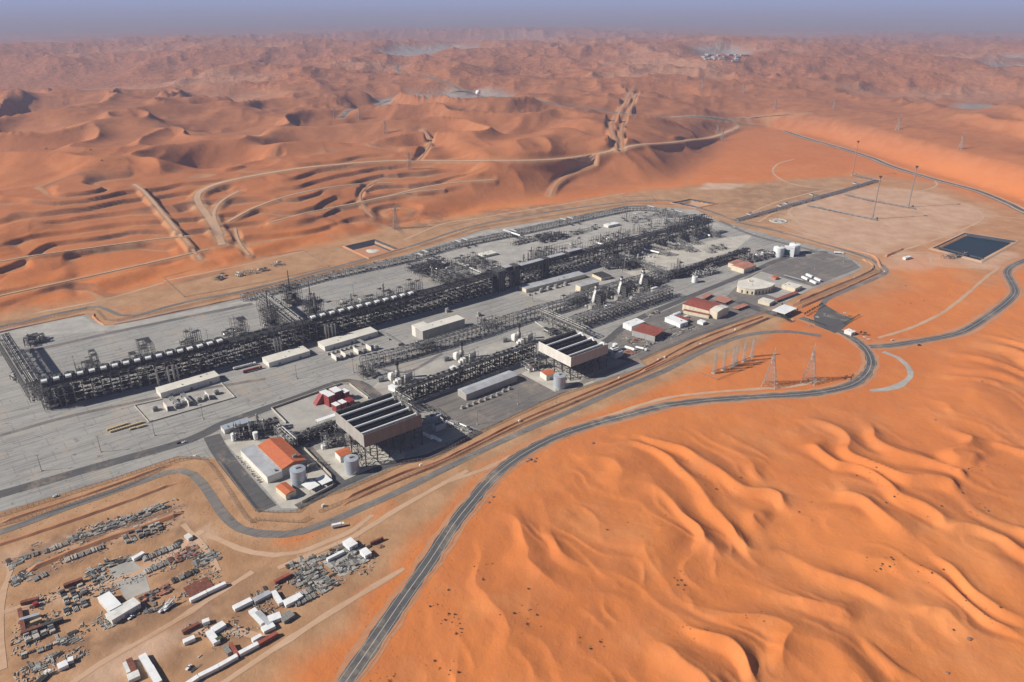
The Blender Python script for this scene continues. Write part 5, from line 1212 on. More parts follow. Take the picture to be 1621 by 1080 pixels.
def boiler():
    t = thing('boiler_unit', 'x', 'boiler', group='boilers with tall white stacks')
    MB().box(0, 1, 0, 12, 16, 18).build('casing', 'steel_dark', t)
    m = MB(); [m.box(x, y, 0, x + .4, y + .4, 17) for x in (-.6, 6, 12.3) for y in (-.6, 8, 16.3)]; [m.box(-.6, y, z, 12.6, y + .3, z + .3) for y in (-.7, 16.4) for z in (3, 6.5, 10, 13.5, 17)]; [m.box(x, -.6, z, x + .3, 16.6, z + .3) for x in (-.8, 12.5) for z in (3, 6.5, 10, 13.5, 17)]; m.build('frame', 'steel', t)
    # swept white duct narrowing into the stack
    prof = [(-5, 10, 9, 1.5), (-3.4, 10.4, 11, 1.7), (-1.8, 11, 13.5, 1.8), (0, 11.6, 16.5, 1.8), (1.6, 12, 19.5, 1.8), (2.4, 12, 22, 1.8), (2.6, 12, 23.5, 1.8)]
    m = MB(); n = len(prof); vs = []
    for x, y, z, w_ in prof: vs += [(x - w_ * .5, y - w_, z - (3 if x < 0 else 0)), (x + w_ * .7, y - w_, z - 1), (x + w_ * .7, y + w_, z - 1), (x - w_ * .5, y + w_, z)]
    fs = []
    for j in range(n - 1):
        for k in range(4): fs.append((j * 4 + k, j * 4 + (k + 1) % 4, (j + 1) * 4 + (k + 1) % 4, (j + 1) * 4 + k))
    fs += [(3, 2, 1, 0), tuple(range(n * 4 - 4, n * 4))]; m.add(vs, fs); d = m.build('exhaust_duct', 'off_white', t)
    s_ = MB().cyl(3.0, 12, 22, 29, 2.0, 18).build('stack', 'off_white', t); MB().cyl(3.0, 12, 29, 30.2, 2.3, 18).cyl(3.0, 12, 25, 25.5, 3.6, 14).build('stack_cap', 'steel_dark', s_)
    MB().box(-14, 2, 0, -4, 9, 6).hcyl((-16, 12, 3), (-6, 12, 3), 2, 12).build('turbine', 'steel_pale', t)
    MB().box(2, -11, 0, 13, -5, 5).box(3, -10, 5, 12, -6, 6.5).build('enclosure', 'white', t)
    m = MB(); rr = random.Random(9)
    for k in range(14): x, y, z = rr.uniform(-14, 12), rr.uniform(-8, 18), rr.uniform(3, 14); m.bar((x, y, .5), (x, y, z), .3, 6); m.bar((x, y, z), (x + rr.uniform(-6, 6), y, z), .3, 6)
    m.build('piping', 'pipe_silver', t)
    return t
b0 = boiler()
for i, (x, y, lb) in enumerate([(953, 488, 'first boiler with a tall white stack, nearest the right condenser'), (993, 474, 'middle boiler with a tall white stack'), (1027, 461, 'third boiler with a tall white stack, farthest right')]):
    o = b0 if i == 0 else copy_tree(b0); q = P2(x, y); o.location = (q[0] - 3, q[1], .2); o.rotation_euler = (0, 0, TH0); o['label'] = lb
# ---------------------------------------------------------------- transformers
def transformer(big):
    t = thing('transformer', 'x', 'transformer'); s = 1.0 if big else .6
    MB().box(-2.6 * s, -1.6 * s, .3, 2.6 * s, 1.6 * s, 3.6 * s).build('tank', 'steel_pale', t)
    for y in (-1, 1):
        m = MB(); [m.box((-2.3 + k * .6) * s, (1.8 if y > 0 else -2.9) * s, .6, (-2.05 + k * .6) * s, (2.9 if y > 0 else -1.8) * s, 3.3 * s) for k in range(8)]; m.build('radiator', 'pipe_grey', t)
    m = MB(); m.hcyl((-2.2 * s, 0, 5 * s), (1.6 * s, 0, 5 * s), .65 * s, 10); m.build('conservator', 'white', t)
    m = MB(); [m.cyl(x * s, .8 * s, 3.6 * s, 5.6 * s, .22 * s, 8, .12 * s) for x in (-1.4, 0, 1.4)]; m.build('bushing', 'off_white', t)
    MB().box(-3.2 * s, -3.1 * s, 0, 3.2 * s, 3.1 * s, .3).build('plinth', 'concrete_wall', t)
    return t
tb, ts = transformer(True), transformer(False); ub = us = False
TRB = [((246, 650), 'alone at the left end of the low beige hall'), ((281, 646), 'second from the left before the low beige hall'), ((291, 641), 'third from the left before the low beige hall'), ((316, 636), 'fourth from the left before the low beige hall'), ((327, 632), 'fifth from the left before the low beige hall'), ((343, 624), 'at the right end of the low beige hall'),
       ((540, 569), 'leftmost of the four walled ones before the long low white hall'), ((556, 564), 'second of the four walled ones before the long low white hall'), ((577, 558), 'third of the four walled ones before the long low white hall'), ((596, 553), 'rightmost of the four walled ones before the long low white hall'),
       ((857, 462), 'largest one before the long flat grey roofed hall'), ((868, 459), 'right of the largest one before the flat grey roofed hall'), ((880, 456), 'near the middle of the flat grey roofed hall'), ((895, 452), 'near the right end of the flat grey roofed hall'),
       ((708, 494), 'standing free behind the tall beige hall, the left one'), ((758, 500), 'standing free right of the tall beige hall')]
for (x, y), lb in TRB:
    o = copy_tree(tb) if ub else tb; ub = True; q = P2(x, y); o.location = (*q, .35); o.rotation_euler = (0, 0, TH0); o['label'] = 'white and grey transformer ' + lb; o['group'] = 'transformers before the switch halls'
for k in range(9):
    x = 732 + k * 9.3; y = 647 - k * 3.5 - (2 if k > 6 else 0); o = copy_tree(ts) if us else ts; us = True; q = P2(x, y); o.location = (*q, .35); o.rotation_euler = (0, 0, TH0); o['label'] = nth(k + 1) + ' small transformer from the left before the grey hipped roof hall'; o['group'] = 'small transformers before the grey hipped roof hall'
for k in range(8):
    x = 838 + k * 8.5; y = 468 - k * 2.3; o = copy_tree(ts); q = P2(x, y); o.location = (*q, .35); o.rotation_euler = (0, 0, TH0); o['label'] = nth(k + 1) + ' small transformer from the left before the flat grey roofed hall'; o['group'] = 'small transformers before the flat grey roofed hall'
for k in range(7):
    x = 520 + k * 7; y = 562 - k * 2.1; o = copy_tree(ts); q = P2(x, y); o.location = (*q, .35); o.rotation_euler = (0, 0, TH0); o['label'] = nth(k + 1) + ' small transformer from the left before the long low white hall'; o['group'] = 'small transformers before the long low white hall'
for x, y, lb in [(266, 652, 'before the low beige hall, the left one'), (300, 644, 'before the low beige hall, the middle one'), (332, 634, 'before the low beige hall, the right one'), (533, 572, 'leftmost before the long low white hall'), (548, 568, 'second before the long low white hall'), (568, 562, 'third before the long low white hall'), (588, 557, 'fourth before the long low white hall')]:
    q = P2(x, y); t = thing('fire_wall', 'white concrete fire wall ' + lb, 'wall', (*q, .35), TH0, 'fire walls between transformers'); part(t, 'fw', 'panel', 'wall_white', lambda m: m.box(-.3, 0, 0, .3, 13, 6)); part(t, 'fwb', 'footing', 'concrete_wall', lambda m: m.box(-.7, -.4, 0, .7, 13.4, .3))
for lb, a, b, w_ in [('grey duct bank from the low beige hall', (268, 634), (280, 646), 3), ('grey duct bank from the low beige hall, the right one', (286, 629), (300, 642), 3), ('grey duct bank from the long low white hall', (560, 540), (585, 553), 3), ('long grey covered duct at the right of the long low white hall', (600, 529), (632, 549), 4)]:
    loc, rz, L = fr(a, b); t = thing('bus_duct', lb, 'duct', loc, rz); 
    for k in range(3): MB().box(0, k * 1.6, 3.4, L, k * 1.6 + .9, 4.3).build('duct', 'pipe_silver', t)
    m = MB(); [m.box(x, 0, 0, x + .3, 4, 3.4) for x in (1, L / 2, L - 2)]; m.build('support', 'steel', t)
# ---------------------------------------------------------------- red fire training towers
for i, (x0, y0, x1, y1, xl, yl, h, lb, rf) in enumerate([(520, 636, 530, 632, 515, 630, 13, 'tall red tower with a white roof, left one of the red group', 'roof_white'), (530, 629, 541, 625, 524, 622, 12, 'long red block with a white roof at the back of the red group', 'roof_white'), (546, 628, 553, 625, 541, 623, 10, 'red tower with a white roof at the right of the red group', 'roof_white'),
        (532, 648, 539, 645, 527, 643, 8, 'red box with a white roof at the front of the red group, left one', 'roof_white'), (542, 644, 549, 641, 537, 639, 8, 'red box with a white roof at the front of the red group, right one', 'roof_white'), (554, 640, 561, 637, 549, 634, 7, 'plain red box at the right front of the red group', 'paint_red')]):
    building('training_tower', lb, [(x0, y0 - h * .6), (x1, y1 - h * .6), (xl, yl - h * .6)], h, 'paint_red', rf, 'tower', 'red towers on the walled yard', ribs=2.5, roofbits=0)
q = P2(500, 643); t = thing('training_ramp', 'sloping red structure at the left of the red group', 'ramp', (*q, .3), R(39))
m = MB(); m.add([(0, 0, 0), (20, 0, 0), (20, 7, 0), (0, 7, 0), (9, 0, 11), (16, 0, 11), (16, 7, 11), (9, 7, 11)], [(3, 2, 1, 0), (0, 1, 5, 4), (1, 2, 6, 5), (2, 3, 7, 6), (3, 0, 4, 7), (4, 5, 6, 7)]); m.build('body', 'paint_red', t); MB().box(8.5, -.3, 11, 16.5, 7.3, 11.4).build('roof', 'roof_white', t)
def wall_line(label, pts, h, mat, th=.5, name='boundary_wall', z=0.16, cat='wall'):
    w_ = px(pts); root = thing(name, label, cat, (*w_[0], z)); 
    for a, b in zip(w_[:-1], w_[1:]):
        L = dist(a, b); t = ang(a, b); m = MB(); m.box(0, -th / 2, 0, L, th / 2, h); m.build('panel', mat, root, loc=(a[0] - w_[0][0], a[1] - w_[0][1], 0), rz=t)
        m = MB(); m.box(-.1, -th / 2 - .1, h, L + .1, th / 2 + .1, h + .15); m.build('coping', mat, root, loc=(a[0] - w_[0][0], a[1] - w_[0][1], 0), rz=t)
wall_line('low cream wall round the red towers yard', [(453, 671), (430, 648), (540, 609), (553, 609), (583, 632)], 2.2, 'concrete_wall'); wall_line('low pale wall beside the lane under the left condenser', [(482, 712), (524, 755), (527, 771), (478, 797)], 2.5, 'concrete_wall')
wall_line('low kerb wall round the transformers of the low beige hall', [(257, 633), (213, 643), (236, 669), (372, 630), (350, 607)], 1.0, 'concrete_wall'); wall_line('low wall round the skids behind the right condenser', [(846, 510), (884, 535), (905, 527)], 1.4, 'concrete_wall')
# ---------------------------------------------------------------- containers, piles and vehicles
def container_proto(mat, L=12.2, W=2.6, H=2.7, name='container'):
    t = thing(name, 'x', 'container'); MB().box(0, 0, .15, L, W, H - .1).build('body', mat, t)
    m = MB()
    for k in range(int(L / .75)): m.box(.3 + k * .75, -.06, .25, .62 + k * .75, -.003, H - .2).box(.3 + k * .75, W + .003, .25, .62 + k * .75, W + .06, H - .2)
    m.build('corrugation', mat, t); MB().box(-.05, -.05, H - .1, L + .05, W + .05, H + .02).build('roof', mat, t)
    for y in (.1, W / 2 + .03): MB().box(-.1, y, .25, -.003, y + W / 2 - .13, H - .2).build('door', mat, t)
    m = MB(); [m.box(x - .12, y - .12, 0, x + .12, y + .12, .15) for x in (.15, L - .15) for y in (.15, W - .15)]; m.build('corner_foot', 'steel', t)
    return t
PC = {}
def container(label, a, b, mat='white', L=12.2, W=3.0, z=0.0, H=2.8, name='container', group=None, h_=2.8):
    """a, b: pixels of the near top edge"""
    A, B = P2(*a, h_ + z), P2(*b, h_ + z); key = (mat, round(dist(A, B), 0), W, H)
    o = copy_tree(PC[key]) if key in PC else PC.setdefault(key, container_proto(mat, dist(A, B), W, H, name))
    o.location = (*A, .12 + z); o.rotation_euler = (0, 0, ang(A, B)); o['label'] = label; o['category'] = 'container' if name == 'container' else 'cabin'
    o.name = name
    if group: o['group'] = group
    return o
G1 = 'white cabins and containers of the scrap yards'
CT = [  # zoomed from the yard: pixels of the near long top edge
 ('white cabin at the bottom left end of the long row beside the sand', (293, 1087), (315.5, 1072), 'white', 3.2), ('second white cabin in the long row beside the sand', (316, 1071.5), (347, 1056), 'white', 3.2), ('third white cabin in the long row beside the sand', (348, 1055.5), (377, 1039), 'white', 3.2), ('white cabin of the long row right of the red container', (380, 1036), (410, 1020), 'white', 3.2),
 ('red container at the right end of the long row', (411, 1020), (440, 1003), 'roof_red', 3.0), ('white cabin leaning on the red container of the long row', (401, 1015), (415, 1007), 'white', 3.0),
 ('long white cabin at the top left of the cabin court', (372, 965), (400, 951), 'white', 4.5), ('white cabin pair standing across the cabin court', (393, 967), (413, 988), 'white', 5.0), ('grey roofed half of the cabin pair in the court', (403, 970), (423, 990), 'roof_grey', 4.0), ('white tilted cabin at the top of the cabin court', (429, 937), (441, 956), 'white', 3.5),
 ('grey roofed shed beside the tilted white cabin', (404, 953), (430, 939), 'roof_grey', 4.5), ('wide white cabin right of the tilted one', (453, 958.5), (472, 949), 'white', 6.0), ('small white cabin touching the wide white one', (472, 948), (480, 943.5), 'white', 5.0), ('square white cabin at the centre of the court', (427, 985), (446, 978), 'white', 6.5), ('lower white cabin of the court beside the square one', (418, 1000), (436, 991), 'white', 5.5), ('grey shed right of the square white cabin', (450, 984), (467, 973), 'junk_grey', 7.0),
 ('white cabin at the left of the four cabin cluster', (291.5, 1018), (309, 1010), 'white', 3.6), ('white cabin standing across the four cabin cluster', (325, 1001), (338, 1019), 'white', 4.5), ('white cabin at the top right of the four cabin cluster', (340, 1000), (358, 989), 'white', 5.5), ('small white cabin above the four cabin cluster', (321, 987), (332, 983), 'white', 3.5), ('green box between the cabins of the four cabin cluster', (344, 1015), (352, 1010), 'leaf', 3.0), ('rusty container above the four cabin cluster', (290, 1001), (316, 987), 'rust', 2.6), ('red brown container right of the four cabin cluster', (362, 1020), (372, 1038), 'roof_red', 2.8), ('small grey box left of the red brown container', (352, 1024), (360, 1035), 'junk_grey', 3.0),
 ('long white container at the front of the maroon floored shed', (302, 951), (328, 938), 'white', 3.0), ('second long white container at the front of the maroon floored shed', (329, 937.5), (358, 924), 'white', 3.0),
 ('rusty container between the two open plots by the track', (436, 922), (460, 909.5), 'roof_red', 2.6), ('maroon container on the left plots beside the pipe stacks', (101, 928), (131, 917), 'rust', 2.6),
 ('rusty container forming the left side of the container square', (27, 964), (34, 1000), 'rust', 2.6), ('rusty container forming the top of the container square', (32, 955), (60, 948), 'rust', 2.6), ('rusty container forming the bottom of the container square', (33, 1003), (67, 991), 'rust', 2.6), ('grey green container inside the container square', (30, 983), (63, 973), 'tank_blue', 2.6), ('small bright red box in the container square', (54, 958), (61, 954), 'paint_red', 3.0), ('tan box at the foot of the container square', (48, 987), (66, 980), 'tan_crate', 2.0), ('green grey container right of the container square', (66, 992), (100, 980), 'junk_dark', 2.6),
 ('white cabin standing on the bottom left plot', (93, 1059), (108, 1052), 'white', 5.5), ('small white cabin touching the one on the bottom left plot', (107, 1048), (116, 1045), 'white', 4.0),
 ('white cabin of the row nearest the bottom edge, upper one', (219, 1039), (234, 1064), 'white', 4.5), ('white cabin of the row nearest the bottom edge, lower one', (231, 1058), (245, 1083), 'white', 4.5), ('rusty container beside the white cabins of the bottom edge row', (199, 1045), (208, 1066), 'rust', 3.8), ('narrow white container left of the rusty one at the bottom edge', (194, 1050), (201, 1066), 'off_white', 2.2), ('pale cabin cut by the bottom edge', (204, 1078), (222, 1070), 'off_white', 6),
 ('white container at the top of the grey concrete plot', (212, 885), (229, 875), 'white', 3.4), ('pale container alone at the top right corner of the left plots', (291, 848), (298, 853), 'off_white', 4),
 ('white container at the left of the right concrete plot', (519, 886), (545, 873), 'white', 2.4), ('rusty beam box lying right of the right concrete plot', (587, 860), (607, 851), 'rust', 1.6)]
for k, (lb, a, b, mt, W) in enumerate(CT): container(lb, a, b, mt, W=W, H=2.7 + .05 * (k % 7), group=G1 if mt == 'white' else None, name='site_cabin' if (mt == 'white' and 'container' not in lb.split()[1:3]) else 'container')
for k in range(4):
    pass
YL = [('shed', 'large white roofed shed on the grey concrete plot, the square one', [(173.5, 967), (192, 957), (161, 943)], 5, 'wall_white', 'roof_white'), ('shed', 'long white roofed shed in front of the square one', [(177, 982), (222, 955), (174, 969)], 4.5, 'wall_white', 'off_white'),
      ('shed', 'blue walled shed with maroon floor behind the long white containers', [(303, 948), (340, 930), (283, 935)], .6, 'blue', 'rust'), ('shed', 'white shed with ribbed roof at the top right plot', [(553, 867), (566, 860), (544, 857)], 4, 'white', 'roof_white'), ('shed', 'white shed at the right tip of the top right plot', [(578, 880), (588, 875), (573, 870)], 4, 'white', 'roof_white')]
for n, l, c, h, wl_, rf in YL: building(n, l, c, h, wl_, rf, ribs=3, roofbits=0, doors=1 if h > 1 else 0)
def pile(label, a, b, W, H, seed, kind, mats=('junk_grey', 'junk_pale', 'junk_dark'), name='scrap_pile'):
    W = W * (1.15 if a[1] > 790 else 1)
    loc, rz, L = fr(a, b); r = random.Random(seed); root = thing(name, label, 'scrap pile' if kind == 'mix' else 'stack', loc, rz)
    mm = {k: MB() for k in mats}
    if kind == 'mix':
        for _ in range(int(L * W / 5.0)):
            m = mm[r.choice(mats)]; x, y = r.uniform(0, L), r.uniform(0, W); h = H * r.uniform(.12, .55); k = r.random(); t = r.choice([0, 0, math.pi / 2]) + r.gauss(0, .07); l = r.uniform(2.5, 7.5); c_, s_ = math.cos(t), math.sin(t)
            if k < .6:
                for q in range(r.randint(2, 5)): o_ = q * .62; m.bar((x - s_ * o_, y + c_ * o_, h * .5), (x - s_ * o_ + l * c_, y + c_ * o_ + l * s_, h * .5), .3, 4)
            elif k < .85: m.box(x, y, 0, x + r.uniform(.8, 3), y + r.uniform(.8, 2.2), h * 1.6)
            elif k < .95: m.bar((x, y, h), (x + l * c_, y + l * s_, H * r.uniform(.4, .9)), r.uniform(.12, .3), 6)
            else: m.cyl(x, y, 0, h * 1.5, r.uniform(.4, 1.1), 9)
    elif kind == 'rows':
        n = max(1, int(L / 4.5))
        for i in range(n):
            for j in range(max(1, int(W / 3))):
                if r.random() < .9:
                    m = mm[r.choice(mats)]; x = i * L / n + .3; y = j * 3.0; z = r.uniform(.5, 1) * H
                    for q in range(4): m.bar((x + q * .9, y, .35), (x + q * .9, y + 2.7, .35), .33, 6)
                    if r.random() < .7: m.box(x, y + .2, .7, x + 3.4, y + 2.5, z)
    elif kind == 'sheets':
        n = max(1, int(L / 4.2))
        for i in range(n):
            for j in range(max(1, int(W / 7))):
                m = mm[r.choice(mats)]; x = i * L / n; y = j * 7.0
                for q in range(4): m.box(x + q * .95, y + r.uniform(0, .4), 0, x + q * .95 + .75, y + r.uniform(5.5, 6.6), H * r.uniform(.4, 1))
    for k, m in mm.items():
        if m.v: m.build('heap', k, root)
    return root
PL = [((112, 862), (180, 838), 8, 1.8, 'mix', 'dark scrap heap along the top track, middle length'), ((150, 850), (225, 822), 9, 2, 'mix', 'dark scrap heap along the top track, upper length'), ((228, 822), (262, 806), 9, 2.4, 'mix', 'tall dark scrap heap at the top of the left plots'), ((200, 862), (262, 838), 18, 2.2, 'rows', 'rack of dark long pipes at the top of the left plots'),
      ((70, 878), (112, 862), 8, 1.5, 'sheets', 'pale bundles left of the dark scrap heaps'), ((104, 892), (168, 868), 9, 1.4, 'sheets', 'pale bundles of poles below the top heaps'), ((40, 887), (66, 878), 7, 1.2, 'sheets', 'grey bundles at the far left by the track'), ((14, 905), (36, 897), 10, 1.2, 'mix', 'small grey litter at the far left plot'),
      ((55, 922), (80, 910), 9, 1.4, 'sheets', 'grey stacked frames right of the far left litter'), ((18, 932), (46, 920), 8, 1.3, 'mix', 'pale crates at the far left lower plot'), ((36, 915), (74, 893), 6, 1.2, 'mix', 'pale poles between the far left plots'),
      ((104, 960), (146, 942), 18, 2.2, 'rows', 'rows of dark bundled pipes left of the white sheds'), ((104, 976), (145, 958), 10, 2, 'rows', 'lower rows of pale bundled pipes left of the white sheds'), ((150, 930), (172, 918), 18, 1.8, 'mix', 'dark machine parts left of the concrete plot'), ((160, 906), (208, 888), 8, 2, 'mix', 'dark scrap along the top of the concrete plot'),
      ((228, 890), (288, 866), 7, 1.6, 'sheets', 'pale sheets right of the white container of the concrete plot'), ((232, 910), (272, 892), 8, 1.5, 'sheets', 'grey poles right of the concrete plot'), ((274, 895), (312, 880), 9, 1.5, 'mix', 'rusty and grey heap in the right plots'), ((275, 925), (318, 905), 9, 1.6, 'sheets', 'pale ribbed bundles above the maroon floored shed'), ((310, 900), (345, 888), 10, 1.6, 'mix', 'grey heap right of the ribbed bundles'), ((250, 880), (290, 862), 5, 1.4, 'mix', 'pale litter along the upper fence of the right plots'),
      ((160, 950), (178, 942), 8, 1.8, 'mix', 'dark heap at the left wall of the square white shed'), ((226, 960), (268, 940), 9, 2.4, 'mix', 'dark machines and orange plant right of the white sheds'), ((230, 975), (256, 966), 6, 2.2, 'mix', 'dark heap in front of the parked trucks'), ((42, 1022), (92, 1000), 14, 2.4, 'rows', 'dark rolls stacked below the container square'), ((34, 1045), (110, 1018), 6, 2, 'rows', 'long dark pipe row below the stacked rolls'), ((50, 1070), (90, 1048), 7, 1.8, 'mix', 'dark machine parts on the bottom left plot'), ((92, 1030), (118, 1018), 8, 2, 'mix', 'dark scrap above the white cabin of the bottom left plot'), ((166, 1000), (184, 990), 8, 1.3, 'mix', 'small dark scatter in the open middle ground'),
      ((462, 908), (506, 892), 9, 2, 'mix', 'grey scrap left of the right concrete plot'), ((505, 892), (545, 872), 6, 2, 'mix', 'grey scrap along the upper edge of the right concrete plot'), ((530, 912), (586, 888), 9, 1.8, 'mix', 'scrap along the lower edge of the right concrete plot'), ((560, 884), (578, 872), 9, 1.8, 'mix', 'scrap at the right of the right concrete plot'), ((470, 935), (512, 918), 16, 2.2, 'mix', 'dense grey scrap field right of the cabin court'), ((470, 962), (505, 945), 16, 1.8, 'sheets', 'pale planks stacked right of the cabin court'), ((505, 945), (535, 928), 16, 1.9, 'mix', 'scrap at the right tip of the cabin court'), ((412, 950), (432, 942), 6, 2, 'mix', 'dark scrap in the cabin court'), ((300, 1070), (310, 1062), 3, 1, 'mix', 'small litter by the white pick-up near the long row'),
      ((986, 566), (1012, 558), 12, 1.6, 'mix', 'red and grey pipe heap beside the right condenser in the east yard'), ((1000, 545), (1040, 530), 6, 1.5, 'mix', 'boxes spilled in front of the brown roofed shed'), ((1008, 556), (1060, 536), 5, 1.2, 'mix', 'row of dark pipes along the east yard fence, left part'), ((1060, 536), (1100, 520), 5, 1.2, 'mix', 'row of dark boxes along the east yard fence, right part'), ((1060, 522), (1092, 512), 6, 1.2, 'mix', 'small crates before the white shed of the east yard'), ((1025, 503), (1048, 495), 8, 1.8, 'mix', 'dark crates at the top of the east yard'), ((975, 530), (1000, 545), 5, 1.2, 'mix', 'short heap left of the brown roofed shed'), ((1085, 497), (1100, 492), 5, 1.5, 'mix', 'small bins at the left of the workshop'), ((648, 347), (660, 343), 4, 1, 'mix', 'rubble below the lattice pylon at the dune foot')]
for i, (a, b, W, H, kd, lb) in enumerate(PL):
    mats = ('junk_grey', 'junk_pale', 'junk_dark') if 'dark' not in lb else ('junk_dark', 'junk_grey', 'junk_pale')
    if kd == 'sheets': mats = ('junk_pale', 'junk_grey')
    if 'red' in lb or 'orange' in lb or 'rusty' in lb or 'boxes spilled' in lb: mats = ('rust', 'junk_grey', 'junk_dark', 'roof_pink')
    pile(lb, a, b, W, H, 500 + i, kd, mats)
for i, (a, b, n, lb) in enumerate([((170, 683), (204, 672), 9, 'upper row of tan crates on the left paving'), ((175, 686), (228, 670), 13, 'lower row of tan crates on the left paving'), ((206, 682), (216, 679), 3, 'short row of tan crates, left'), ((218, 679), (232, 675), 4, 'short row of tan crates, right')]):
    A, B = P2(*a), P2(*b)
    for k in range(n):
        f = k / n; t = thing('crate', nth(k + 1) + ' tan crate from the left in the ' + lb.replace(' of tan crates', ''), 'crate', (A[0] + (B[0] - A[0]) * f, A[1] + (B[1] - A[1]) * f, .2), ang(A, B), lb)
        L_ = dist(A, B) / n - .5; part(t, ('crate', i), 'box', 'tan_crate', lambda m: m.box(0, 0, .25, L_, 2.4, 1.9)); part(t, ('pal', i), 'pallet', 'junk_dark', lambda m: m.box(0, 0, 0, L_, .4, .25).box(0, 2, 0, L_, 2.4, .25))

# trodden litter between the heaps: boards, scraps and offcuts nobody could count
m = MB(); r = random.Random(21); ZN = [((10, 900), (290, 810), 45, 500), ((15, 1000), (340, 890), 60, 1500), ((300, 1020), (590, 880), 34, 800), ((20, 1075), (130, 1020), 26, 350), ((985, 560), (1120, 508), 22, 260)]
m2 = MB()
for a, b, w_, n in ZN:
    A, B = np.array(P2(*a)), np.array(P2(*b)); d = B - A; nn = np.array([-d[1], d[0]]) / np.linalg.norm(d); got = 0
    while got < n * .5:
        c = A + d * r.random() + nn * r.uniform(-w_, w_) * .5
        if vnoise(np.array([c[0] / 13]), np.array([c[1] / 13]), 9)[0] < .52: continue
        got += 1; t = TH0 + r.choice([0, math.pi / 2]) + r.gauss(0, .25); l = r.uniform(.5, 3.2); k = m if r.random() < .6 else m2
        k.bar((c[0], c[1], .2), (c[0] + l * math.cos(t), c[1] + l * math.sin(t), r.uniform(.15, .6)), r.uniform(.12, .5), 4)
tag(m.build('litter', 'junk_pale'), kind='stuff'); tag(m2.build('litter', 'junk_dark'), kind='stuff')
# ---------------------------------------------------------------- vehicles
def wheels(t, xs, y0, y1, r_=.5):
    for x in xs:
        for y in (y0, y1):
            part(t, ('wh', r_), 'wheel', 'rubber', lambda m: m.bar((0, -.15, 0), (0, .15, 0), r_, 12), (x, y, r_))
def car(kind, mat):
    t = thing('parked_car' if kind == 'car' else 'pickup_truck', 'x', 'car' if kind == 'car' else 'pickup')
    m = MB(); m.add([(0, 0, .35), (4.6, 0, .35), (4.6, 1.85, .35), (0, 1.85, .35), (0, .05, .95), (4.6, .05, .85), (4.6, 1.8, .85), (0, 1.8, .95)], [(3, 2, 1, 0), (4, 5, 6, 7), (0, 1, 5, 4), (1, 2, 6, 5), (2, 3, 7, 6), (3, 0, 4, 7)]); m.build('body', mat, t)
    x0, x1 = (.7, 3.5) if kind == 'car' else (2.0, 3.7)
    m = MB(); m.add([(x0, .1, .95), (x1 + .5, .1, .88), (x1 + .5, 1.75, .88), (x0, 1.75, .95), (x0 + .35, .25, 1.5), (x1 - .2, .25, 1.5), (x1 - .2, 1.6, 1.5), (x0 + .35, 1.6, 1.5)], [(4, 5, 6, 7), (0, 1, 5, 4), (1, 2, 6, 5), (2, 3, 7, 6), (3, 0, 4, 7)]); c = m.build('cab', 'glass_dark', t)
    MB().box(x0 + .4, .27, 1.5, x1 - .25, 1.58, 1.56).build('roof', mat, c); wheels(t, (.9, 3.7), .05, 1.8, .36); return t
def truck(mat, load, L=9.0):
    t = thing('truck', 'x', 'truck'); MB().box(L - 2.2, 0, .6, L, 2.4, 2.9).build('cab', mat, t); MB().box(L - .02, .2, 1.7, L + .02, 2.2, 2.6).build('windscreen', 'glass_dark', t)
    MB().box(0, .3, .6, L - 2.3, 2.1, .9).build('chassis', 'steel_dark', t)
    if load == 'tank': MB().hcyl((.8, 1.2, 2.1), (L - 3, 1.2, 2.1), 1.15, 16).build('tank', mat, t)
    elif load == 'box': MB().box(0, 0, .95, L - 2.5, 2.45, 3.3).build('box', mat, t)
    elif load == 'crane': MB().box(0, .2, .9, L - 2.6, 2.2, 1.5).build('bed', mat, t); MB().bar((1, 1.2, 1.5), (L + 2, 1.2, 4.5), .35, 6).build('boom', mat, t)
    else: MB().box(0, .1, .9, L - 2.5, 2.3, 1.3).build('bed', 'steel_dark', t)
    wheels(t, (1.2, 2.6, L - 1.5), .1, 2.3, .5); return t
VP = {}
def veh(key, fn, x, y, rz, label, group=None, s=1.0):
    if key in VP: o = copy_tree(VP[key])
    else: o = VP[key] = fn()
    q = P2(x, y); o.location = (*q, .32); o.rotation_euler = (0, 0, R(rz)); o['label'] = label; o.scale = (s, s, s)
    if group: o['group'] = group
cw = lambda: car('car', 'white'); cg = lambda: car('car', 'tank_blue'); pu = lambda: car('pickup', 'white'); cy = lambda: car('car', 'yellow'); cdk = lambda: car('car', 'steel_dark')
